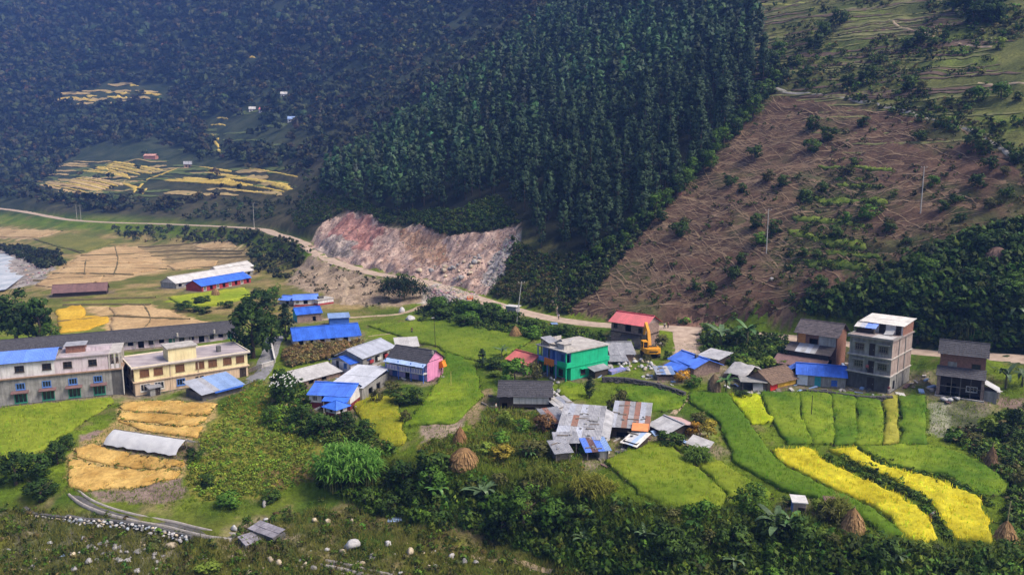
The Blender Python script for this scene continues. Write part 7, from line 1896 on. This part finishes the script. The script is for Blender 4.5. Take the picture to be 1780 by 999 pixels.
scree([(500,490),(530,456),(600,466),(735,500),(720,526),(600,528)], 520, 2506, .12, .5, 'small stones on the spoil slope below the road', np.array([1.1,1.05,.95]))
scree([(850,500),(842,470),(886,402),(904,412),(880,465),(848,510)], 320, 2503, .3, 1.0, 'grey rubble on the right side of the landslide', np.array([1.05,1.2,1.3]))
scree([(9,925),(130,925),(330,945),(480,960),(740,940),(940,985),(940,1010),(9,1010)], 420, 2504, .12, .4, 'pebbles of the river flat', np.array([1.1,1.15,1.1]))
scree([(-40,425),(60,445),(100,465),(60,490),(-40,510)], 260, 2505, .5, 1.8, 'stones along the river bank')

# irrigation canal: two concrete edges with a dark bed, and the stone wall under it
def canal(px, label, w=.55, seed=1):
    L = smooth_line([at(*p) for p in px], .9); root = empty('canal', L[0], 0, label, 'canal')
    o0 = L[0]; zl = [float(H(p.x, p.y)) for p in L]; zl = np.convolve(np.pad(zl, 4, mode='edge'), np.ones(9)/9, 'valid')
    def strip(name, a, b, z0, z1, mat):
        V, F = [], []
        for i, p in enumerate(L):
            d = L[min(i+1, len(L)-1)]-L[max(i-1, 0)]; d.z = 0; d.normalize(); s = Vector((d.y, -d.x, 0))
            for t, z in ((a, z0), (b, z0), (b, z1), (a, z1)): q = p+s*t-o0; V.append((q.x, q.y, zl[i]-o0.z+z))
        for i in range(len(L)-1):
            for k in range(4): A, B = i*4+k, i*4+(k+1) % 4; F.append((A, B, B+4, A+4))
        link(name, np_mesh(name, V, F), mat, root)
    cm = M('canal_concrete', (.37,.335,.31), (.24,.215,.20), scale=1.5, coord='World')
    strip('canal_edge', -w-.22, -w, -.3, .34, cm); strip('canal_edge', w, w+.22, -.6, .30, cm); strip('canal_bed', -w+.005, w-.005, -.3, .06, DARKC)
canal([(128,856),(150,874),(190,890),(240,902),(300,915),(360,927),(408,938)], 'narrow concrete irrigation canal below the straw field')
canal([(560,978),(590,985),(630,994),(680,1006)], 'short concrete canal at the bottom edge of the picture', .4)
def stone_wall(px, label, rows, size, n_obj, mats, mat_back, h, stuff=False, seed=1):
    L = smooth_line([at(*p) for p in px], size*.9); root = empty('stone_wall', L[0], 0, label, 'wall'); rg = np.random.default_rng(seed); o0 = L[0]
    mb = MB(); st = MB()
    for i in range(len(L)-1):
        a, b = L[i]-o0, L[i+1]-o0; s = Vector((b.y-a.y, a.x-b.x, 0)).normalized()
        mb.add([a-s*.1+Vector((0,0,-.5)), b-s*.1+Vector((0,0,-.5)), b+s*.35+Vector((0,0,-.5)), a+s*.35+Vector((0,0,-.5)), a-s*.1+Vector((0,0,h)), b-s*.1+Vector((0,0,h)), b+s*.35+Vector((0,0,h)), a+s*.35+Vector((0,0,h))], [(4,5,6,7),(0,1,5,4),(2,3,7,6),(1,2,6,5),(3,0,4,7)])
    mb.build('wall_core', mat_back, root)
    cnt = 0
    for j in range(rows):
        for i in range(len(L)-1):
            if cnt >= n_obj and not stuff: break
            p = (L[i]-o0).lerp(L[i+1]-o0, rg.uniform(.2, .8)); d = (L[i+1]-L[i]).normalized(); s = Vector((d.y, -d.x, 0)); sz = size*rg.uniform(.6, 1.25)
            c = p+s*(.35+rg.uniform(0,.2)*(rows-j))+Vector((0, 0, h*(j+.4)/rows))
            if stuff: st.obox(c, d*sz*.45, s*sz*.25, (0, 0, h/rows*.42))
            else:
                o = bpy.data.objects.new('stone', RK[mats[int(rg.integers(0, len(mats)))]][int(rg.integers(0, 6))]); COL.objects.link(o); o.parent = root; o.location = c; o.scale = (sz, sz*.8, sz*.8); o.rotation_euler = (rg.uniform(0,.5), rg.uniform(0,.5), rg.uniform(0,6)); cnt += 1
    if stuff: st.build('stonework', STONEW if mat_back is None else mat_back, root)['kind'] = 'stuff'
    return root
stone_wall([(118,902),(150,908),(185,910),(225,914),(265,920),(310,932),(335,938)], 'loose wall of pale round stones below the canal', 3, .62, 120, ['grey','white','warm','blue'], DARKC, .7, seed=3)
stone_wall([(46,884),(58,894),(88,898),(118,902)], 'low overgrown stone edge at the far left below the dark trees', 1, .5, 30, ['grey','warm'], DARKC, .4, seed=4)
stone_wall([(1046,662),(1080,663),(1110,667),(1145,674),(1172,682),(1192,689)], 'dark stone retaining wall behind the bright grass plot', 4, .6, 0, [], M('retaining_stone', (.11,.10,.10), (.05,.047,.048), scale=3, coord='World'), .85, stuff=True, seed=5)
stone_wall([(1395,682),(1440,686),(1500,694),(1550,694)], 'low dark stone wall between the grey house and the rice plots', 3, .5, 0, [], M('retaining_stone', (.11,.10,.10)), .7, stuff=True, seed=6)
# stone steps by the brick house
a, b = at(1352,648), at(1372,600); r = empty('stone_steps', a, 0, 'pale stone steps climbing to the road left of the brick house', 'steps'); d = b-a
for i in range(12): MB().obox(d*(i+.5)/12+Vector((0,0,.0)), (.8,0,0), (0,d.y/24+.05,0), (0,0,.22)).build('step', RM['warm'] if i % 2 else RM['grey'], r)
# ---------------------------------------------------------------- poles, posts, digger, people, small things
POLEC = M('pole_concrete', (.50,.48,.46), (.38,.365,.35), scale=2)
def pole(px, py, top, label, rad=.13, arms=1, mat=POLEC, name='utility_pole', cat='pole', lean=0.0, group=None):
    p, m = pxm(px, py); h = (py-top)*m; r = empty(name, p, .3, label, cat, group)
    MB().tube([(0,0,-.5),(lean*h*.5,0,h*.5),(lean*h,0,h)], [rad, rad*.8, rad*.6], 8).build('shaft', mat, r)
    for k in range(arms):
        z = h-.35-.7*k
        MB().box(lean*h-.85, lean*h+.85, -.06, .06, z-.06, z+.06).build('cross_arm', WOODG, r)
        for x in (-.75, 0, .75): MB().tube([(lean*h+x,0,z+.05),(lean*h+x,0,z+.28)], .06, 6).build('insulator', WHITEF, r)
    return r
pole(897,566,487,'tall leaning concrete pole beside the roadside kiosk',lean=.13)
pole(1332,441,363,'lower of two white poles on the bare brown slope')
pole(1600,370,290,'upper of two white poles on the bare brown slope')
pole(442,397,352,'pole standing by the far road above the embankment')
pole(134,383,356,'left of two thin poles close together on the far road',.12,1)
pole(141,384,358,'right of two thin poles close together on the far road',.12,1)
pole(1410,725,684,'thin dark post standing in the green rice plots',.07,0,WOODD,'field_post','post')
pole(1611,712,686,'pale yellow post beside the grey garden',.06,0,M('pale_post', (.62,.52,.16), (.5,.42,.14)),'field_post','post')
pole(784,674,643,'pale yellowish stake in the green field right of the pink house',.06,0,M('pale_post', (.62,.52,.16)),'field_post','post')
# lamp post in the field
p, m = pxm(757,604); r = empty('lamp_post', p, 0, 'thin dark lamp post with white head in the large green field', 'lamp post'); h = 54*m
MB().tube([(0,0,-.4),(-.1,0,h*.5),(-.25,0,h)], .055, 6).build('shaft', WOODD, r)
MB().obox((-.45,0,h), (.32,0,.05), (0,.14,0), (0,0,.07)).build('lamp_head', WHITEF, r)
MB().obox((.1,0,h+.5), (.25,0,.05), (0,.2,0), (0,0,.03)).build('solar_panel', PANE, r); MB().tube([(-.25,0,h),(.1,0,h+.5)], .03, 5).build('bracket', WOODD, r)

# yellow tracked digger seen from behind
YEL = M('digger_yellow', (.72,.32,.015), (.60,.26,.015), scale=1.2, rough=.45, bump=.1, spec=.5)
BLK = M('digger_black', (.03,.03,.03), (.018,.018,.018), rough=.7)
p, m = pxm(1130,619)
ex = empty('excavator', p, math.radians(6), 'yellow tracked digger seen from behind below the red-roofed stone house', 'excavator')
for x in (-1.25, 1.25):
    mb = MB(); prof = [(-2.0,.35),(-1.75,.05),(1.75,.05),(2.0,.35),(2.0,.6),(1.75,.88),(-1.75,.88),(-2.0,.6)]; n = len(prof)
    mb.add([(x-.3,y,z) for y, z in prof]+[(x+.3,y,z) for y, z in prof], [tuple(range(n))[::-1], tuple(range(n, 2*n))]+[(k,(k+1)%n,n+(k+1)%n,n+k) for k in range(n)])
    t = mb.build('track', BLK, ex)
    for k in range(9):
        y = -1.7+k*.425; MB().box(x-.33, x+.33, y-.08, y+.08, .87, .95).build('track_shoe', BLK, t)
MB().box(-.7,.7,-1.2,1.2,.4,.98).build('undercarriage', BLK, ex)
mb = MB(); arc = [(-1.62,-1.1),(-1.62,-1.75),(-1.3,-2.15),(-.6,-2.38),(.6,-2.38),(1.3,-2.15),(1.62,-1.75),(1.62,-1.1)]; n = len(arc)
mb.add([(x,y,1.05) for x, y in arc]+[(x,y,2.05) for x, y in arc], [tuple(range(n))[::-1], tuple(range(n, 2*n))]+[(k,(k+1)%n,n+(k+1)%n,n+k) for k in range(n)])
cwt = mb.build('counterweight', YEL, ex)
MB().box(-.85,.85,-2.44,-2.37,1.38,1.62).build('dark_stripe', BLK, cwt)
MB().box(-1.55,1.55,-1.098,1.5,1.05,1.75).build('body', YEL, ex)
hd = MB().box(-.55,1.5,-1.09,.4,1.753,2.15).build('engine_hood', YEL, ex); MB().box(-.4,1.2,-.9,.1,2.152,2.22).build('grille', BLK, hd)
cb = MB(); 
for x in (-1.5,-.58):
    for y in (-.2,1.5): cb.box(x-.06,x+.06,y-.06,y+.06,1.753,3.0)
cb.box(-1.57,-.51,-.27,1.57,3.0,3.12); cab = cb.build('cab', YEL, ex)
MB().box(-1.43,-.65,-.16,1.46,1.76,2.99).build('cab_glass', PANE, cab)
bo = MB(); bo.bar((.15,.9,1.7),(.2,2.3,4.6),.62,.75); bo.bar((.2,2.2,4.5),(.3,4.6,5.9),.55,.65); bo.build('boom', YEL, ex)
MB().tube([(-.15,1.3,1.6),(-.1,2.6,4.2)], .10, 8).build('boom_cylinder', BLK, ex); MB().tube([(.5,1.3,1.6),(.5,2.6,4.2)], .10, 8).build('boom_cylinder', BLK, ex)
ar = MB(); ar.bar((.3,4.6,5.9),(.35,6.0,3.2),.42,.5); ar.build('arm', YEL, ex)
bk = MB(); bk.add([(-.3,5.7,3.2),(1.0,5.7,3.2),(1.0,6.6,3.0),(-.3,6.6,3.0),(-.3,5.5,2.3),(1.0,5.5,2.3),(1.0,6.1,1.9),(-.3,6.1,1.9)], [(0,1,2,3),(4,7,6,5),(0,4,5,1),(1,5,6,2),(3,2,6,7),(0,3,7,4)]); bk.build('bucket', BLK, ex)
MB().tube([(1.2,.2,2.15),(1.2,.2,2.7)], .08, 8).build('exhaust', BLK, ex)

# people
SKIN = M('skin', (.34,.19,.12), (.27,.15,.095), scale=6, bump=0)
HAIR = M('hair', (.02,.017,.015), (.012,.01,.009), bump=0)
def skinned(name, pts, edges, radii, mat, parent, root=0, sub=1):
    bm = bmesh.new(); ly = bm.verts.layers.skin.verify(); vs = [bm.verts.new(p) for p in pts]
    for a, b in edges: bm.edges.new((vs[a], vs[b]))
    for v, r in zip(vs, radii): v[ly].radius = (r, r)
    vs[root][ly].use_root = True
    me = bpy.data.meshes.new(name); bm.to_mesh(me); bm.free(); me.materials.append(mat)
    o = link(name, me, None, parent)
    o.modifiers.new('skin', 'SKIN').use_smooth_shade = True
    if sub: s = o.modifiers.new('sub', 'SUBSURF'); s.levels = s.render_levels = sub
    return o
def person(p, yaw, label, shirt, trousers, h=1.66, pose='stand', bend=0.0, group=None):
    r = empty('person', p, yaw, label, 'person', group, h/1.72)
    st = .16 if pose == 'walk' else .03; sit = pose == 'sit'
    hipz = .92; P, E, Rd = [], [], []
    def add(q, rad, to=None): P.append(Vector(q)); Rd.append(rad); (E.append((to, len(P)-1)) if to is not None else None); return len(P)-1
    tilt = Matrix.Rotation(bend, 3, 'X')
    def up(q): return tilt @ (Vector(q)-Vector((0,0,hipz)))+Vector((0,0,hipz))
    pel = add((0,0,hipz), .12); ch = add(up((0,0,1.18)), .13, pel); sh = add(up((0,0,1.40)), .12, ch); nk = add(up((0,-.01,1.50)), .05, sh); hd0 = add(up((0,-.02,1.58)), .085, nk); hd1 = add(up((0,-.01,1.68)), .085, hd0); add(up((0,-.115,1.60)), .02, hd0)
    arms, legs = [], []
    for s in (-1, 1):
        a = add(up((s*.18,0,1.40)), .055, sh); e = add(up((s*.24,.02-s*st*.5,1.13)), .042, a); w = add(up((s*.24,-.07-s*st,.90)), .03, e); arms.append((a,e,w))
        pm = add(up((s*.24,-.09-s*st,.83)), .032, w)
        for k in range(4): f = add(up((s*.24+(k-1.5)*.018,-.10-s*st,.765)), .009, pm); add(up((s*.24+(k-1.5)*.017,-.125-s*st,.735+.006*abs(k-1.5))), .008, f)
        t = add(up((s*.205,-.12-s*st,.82)), .010, pm); add(up((s*.20,-.145-s*st,.795)), .008, t)
        hp = add((s*.09,0,hipz-.06), .085, pel); kn = add((s*.10,-.03+s*st*.8,.50), .058, hp); an = add((s*.10,.03+s*st*1.4,.08), .038, kn); add((s*.11,-.12+s*st*1.4,.03), .035, an); legs.append((hp,kn,an))
    body = skinned('body', P, E, Rd, SKIN, r)
    for s in (-1, 1):
        MB().obox(up((s*.033,-.098,1.625)), (.012,0,0), (0,.008,0), (0,0,.008)).build('eye', HAIR, r)
        MB().obox(up((s*.088,0,1.60)), (.012,0,0), (0,.025,0), (0,0,.032)).build('ear', SKIN, r)
    MB().obox(up((0,-.097,1.545)), (.026,0,0), (0,.008,0), (0,0,.005)).build('mouth', REDW, r)
    skinned('hair', [up((0,.015,1.62)), up((0,.01,1.70))], [(0,1)], [.085,.09], HAIR, r)
    q = [P[pel]+Vector((0,0,.0)), P[ch], P[sh]]; pts = list(q); ed = [(0,1),(1,2)]; rd = [.145,.15,.135]
    for (a,e,w) in arms: k = len(pts); pts += [P[a], P[a].lerp(P[e], .9)]; ed += [(2,k),(k,k+1)]; rd += [.075,.06]
    skinned('shirt', pts, ed, rd, shirt, r)
    pts = [P[pel]]; ed = []; rd = [.14]
    for (hp,kn,an) in legs: k = len(pts); pts += [P[hp], P[kn], P[kn].lerp(P[an], .92)]; ed += [(0,k),(k,k+1),(k+1,k+2)]; rd += [.105,.08,.062]
    skinned('trousers', pts, ed, rd, trousers, r)
    for (hp,kn,an) in legs: skinned('shoe', [P[an]+Vector((0,.03,-.03)), P[an]+Vector((0,-.13,-.045))], [(0,1)], [.045,.042], HAIR, r, sub=1)
    return r
def cloth(k, c): return M('cloth_'+k, c, tuple(x*.7 for x in c), scale=8)
person(at(1155,572), 2.6, 'person in a white shirt and dark trousers walking on the road past the red-roofed house', cloth('white', (.78,.76,.74)), cloth('dark', (.04,.045,.06)), pose='walk')
person(at(1161,571), 2.9, 'person in dark red and black beside the white-shirted walker on the road', cloth('darkred', (.14,.03,.035)), cloth('dark', (.04,.045,.06)), pose='walk')
person(at(716,580), .4, 'person in black standing alone in the large green field', cloth('black', (.02,.02,.022)), cloth('dark', (.04,.045,.06)))
person(at(971,556), -.4, 'person in a pale bluish shirt at the roadside left of the red-roofed house', cloth('paleblue', (.55,.58,.72)), cloth('dark', (.04,.045,.06)))
f = FR['grey']
person(f.o+f.ex*(f.L*.47)+f.ey*(-.42)+Vector((0,0,f.h*.32+.17)), f.yaw, 'person in a red top standing on the first balcony of the grey house', cloth('red', (.55,.09,.12)), cloth('dark', (.04,.045,.06)))
person(f.o+f.ex*(f.L*1.02)+f.ey*(-.7)+Vector((0,0,.05)), f.yaw+.6, 'person in maroon top and pale trousers at the lower right corner of the grey house', cloth('maroon', (.20,.04,.09)), cloth('pale', (.48,.40,.42)))
person(at(1617,906), .8, 'person in a pale grey-green top stooping between the two yellow strips', cloth('palegreen', (.50,.55,.46)), cloth('brown', (.24,.15,.09)), bend=.7)
person(at(862,716), 1.2, 'person in a pale shirt half hidden by scrub at the left end of the barn', cloth('check', (.48,.52,.50)), cloth('dark', (.04,.045,.06)))

# orange board by the road, orange frame by the pink house, sheets and tanks
p, m = pxm(817,524); r = empty('roadside_board', p, .4, 'small orange board on two legs at the outer edge of the road', 'sign')
OR_ = M('orange_board', (.70,.19,.05), (.52,.12,.035), scale=2)
MB().box(-.85,.85,-.05,.05,.55,1.5).build('board', OR_, r); MB().box(-.6,-.1,-.07,-.051,1.05,1.35).build('pale_patch', WHITETIN, r); MB().box(.15,.65,-.07,-.051,1.05,1.35).build('pale_patch', WHITETIN, r)
for x in (-.7,.7): MB().box(x-.06,x+.06,-.04,.04,-.4,.549).build('leg', WOODG, r)
p, m = pxm(766,655); r = empty('box_stand', p, -.6, 'bright orange box on a slatted stand at the right wall of the pink house', 'stand')
for i in range(4): MB().box(-1.2,.3,-.1,.1,.3+.5*i,.42+.5*i).build('slat', M('pale_slat', (.55,.38,.26), (.42,.28,.19)), r)
for x in (-1.1,.2): MB().box(x-.08,x+.08,.11,.25,-.4,2.0).build('leg', WOODG, r)
MB().obox((.35,0,2.5), (.62,0,.28), (0,.5,0), (-.22,0,.52)).build('box', M('bright_orange', (.80,.24,.02), (.66,.18,.02)), r); MB().obox((.05,0,3.05), (.75,0,.42), (0,.55,0), (0,0,.05)).build('lid', M('orange_lid', (.82,.42,.06), (.7,.34,.05)), r)
p, m = pxm(1728,690); r = empty('water_drum', p, .2, 'dark open drum under a pale lid in front of the slate house lean-to', 'drum'); MB().tube([(0,0,-.1),(0,0,1.0)], [.75,.75], 14).build('drum', DARKC, r); MB().obox((0,0,1.1), (.95,0,.05), (0,.7,0), (0,0,.04)).build('lid', WHITETIN, r)
p, m = pxm(1757,908); r = empty('black_tub', p, .2, 'black tub right of the haystack with the tall pole', 'tub'); MB().tube([(0,0,-.05),(0,0,.75)], [.5,.62], 14).build('tub', BLK, r); MB().tube([(0,0,.74),(0,0,.82)], [.66,.66], 14).build('rim', DARKC, r)
def sheet_thing(px, py, w, d, rz, mat, label, cat='sheet', tilt=.1, lift=.1):
    p, m = pxm(px, py); o = link('loose_sheet', sheet_mesh(w*m, d, 6, .03), mat, None, loc=p+Vector((-w*m/2,-d/2,lift)), rz=rz); o.rotation_euler = (tilt, .05, rz); return tag(o, label, cat)
sheet_thing(687,903,26,1.6,.1,SKYTIN,'pale blue sheet lying in the dark grass under the bank')
sheet_thing(965,563,12,1.6,.2,SKYTIN,'pale sheet on the bank left of the person by the road')
sheet_thing(1440,880,24,1.8,-.2,BROWNTIN,'brownish sheet roof scrap in the shrubs right of the outhouse',lift=.9)
sheet_thing(108,965,16,1.2,.3,SKYTIN,'bluish sheet among the stones at the lower left')
sheet_thing(1562,685,14,1.4,-.3,WHITETIN,'pale sheet on the ground right of the grey house corner')
for i, (px, py, k) in enumerate([(1518,690,'white'),(1528,692,'white'),(1535,690,'grey'),(1495,690,'grey')]): rock(px, py, 7, 7, k, '%s sack-sized lump on the low wall below the grey house' % ('whitish' if k == 'white' else 'greyish'), 'lumps by the grey house '+k, 'stone')
for i, (px, py) in enumerate([(1640,696),(1652,697),(1664,694)]): rock(px, py, 14, 8, 'white', 'pale stone along the foot of the slate house veranda', 'stones by the slate house', 'stone')
# litter of boards, sacks and scraps in the yards (too small to tell apart)
rl = np.random.default_rng(88); lt = {m.name: (MB(), m) for m in (WOODG, WHITETIN, BROWNTIN, DARKC, SKYTIN, CONCL)}
for key in ('m1','m2','m3','m4','m6','m7','green','tin','bluebig','bluelow','redyellow','greylean','bluecottage','right','grey','brick','slate','pink','silver','porch','maroon','whiteroof','stone'):
    f = FR[key]
    for i in range(11):
        sd = rl.integers(0, 3); u, v = rl.uniform(0, 1), rl.uniform(.3, 2.6)
        q = f.o+(f.ex*f.L*u-f.ey*v if sd == 0 else f.ex*(f.L+v)+f.ey*f.D*u if sd == 1 else f.ex*(-v)+f.ey*f.D*u)
        z = float(H(q.x, q.y)); a = rl.uniform(0, 3.14); l = rl.uniform(.15, .9); w = rl.uniform(.1, .45); h = rl.uniform(.04, .35)
        lt[list(lt)[int(rl.integers(0, 6))]][0].obox((q.x, q.y, z+h*.7), (math.cos(a)*l, math.sin(a)*l, rl.uniform(-.1,.25)), (-math.sin(a)*w, math.cos(a)*w, 0), (0, 0, h*.5))
for k, (mb, m) in lt.items():
    tag(mb.build('yard_litter', m), 'boards, sacks and scraps lying about the yards between the houses', 'litter', kind='stuff')
# concrete yard and low walls right of the cream building
px_path([(478,585),(470,612),(458,640),(440,664)], 1.9, M('yard_concrete', (.24,.235,.25), (.15,.147,.16), scale=1, coord='World'), 'driveway', lift=.12, nx=4, wob=.1)
def low_wall(px, label, h=.6, mat=CONCL):
    L = [at(*q) for q in px]; r = empty('low_wall', L[0], 0, label, 'wall')
    for a, b in zip(L, L[1:]): MB().bar(a-L[0]+Vector((0,0,h/2)), b-L[0]+Vector((0,0,h/2)), .22, h+.6).build('wall_section', mat, r)
    cp = MB()
    for a, b in zip(L, L[1:]): cp.bar(a-L[0]+Vector((0,0,h+.35)), b-L[0]+Vector((0,0,h+.35)), .34, .1)
    cp.build('coping', WHITEF, r)
low_wall([(470,592),(474,612),(478,630)], 'white-topped low wall along the driveway behind the tall round tree')
low_wall([(434,648),(455,640),(476,634)], 'white-topped low wall right of the cream building')

# ---------------------------------------------------------------- haze: the blue air of the valley
hz = MB().box(-1750, 1750, -60, 1700, float(G.min())-3, 560)
hm_ = bpy.data.materials.new('haze'); hm_.use_nodes = True; nt = hm_.node_tree
nt.nodes.remove(nt.nodes['Principled BSDF'])
pv = nt.nodes.new('ShaderNodeVolumePrincipled'); pv.inputs['Color'].default_value = (.19, .37, 1.0, 1); pv.inputs['Density'].default_value = .00028; pv.inputs['Anisotropy'].default_value = .1
nt.links.new(pv.outputs[0], nt.nodes['Material Output'].inputs['Volume'])
tag(hz.build('haze', hm_), kind='stuff')
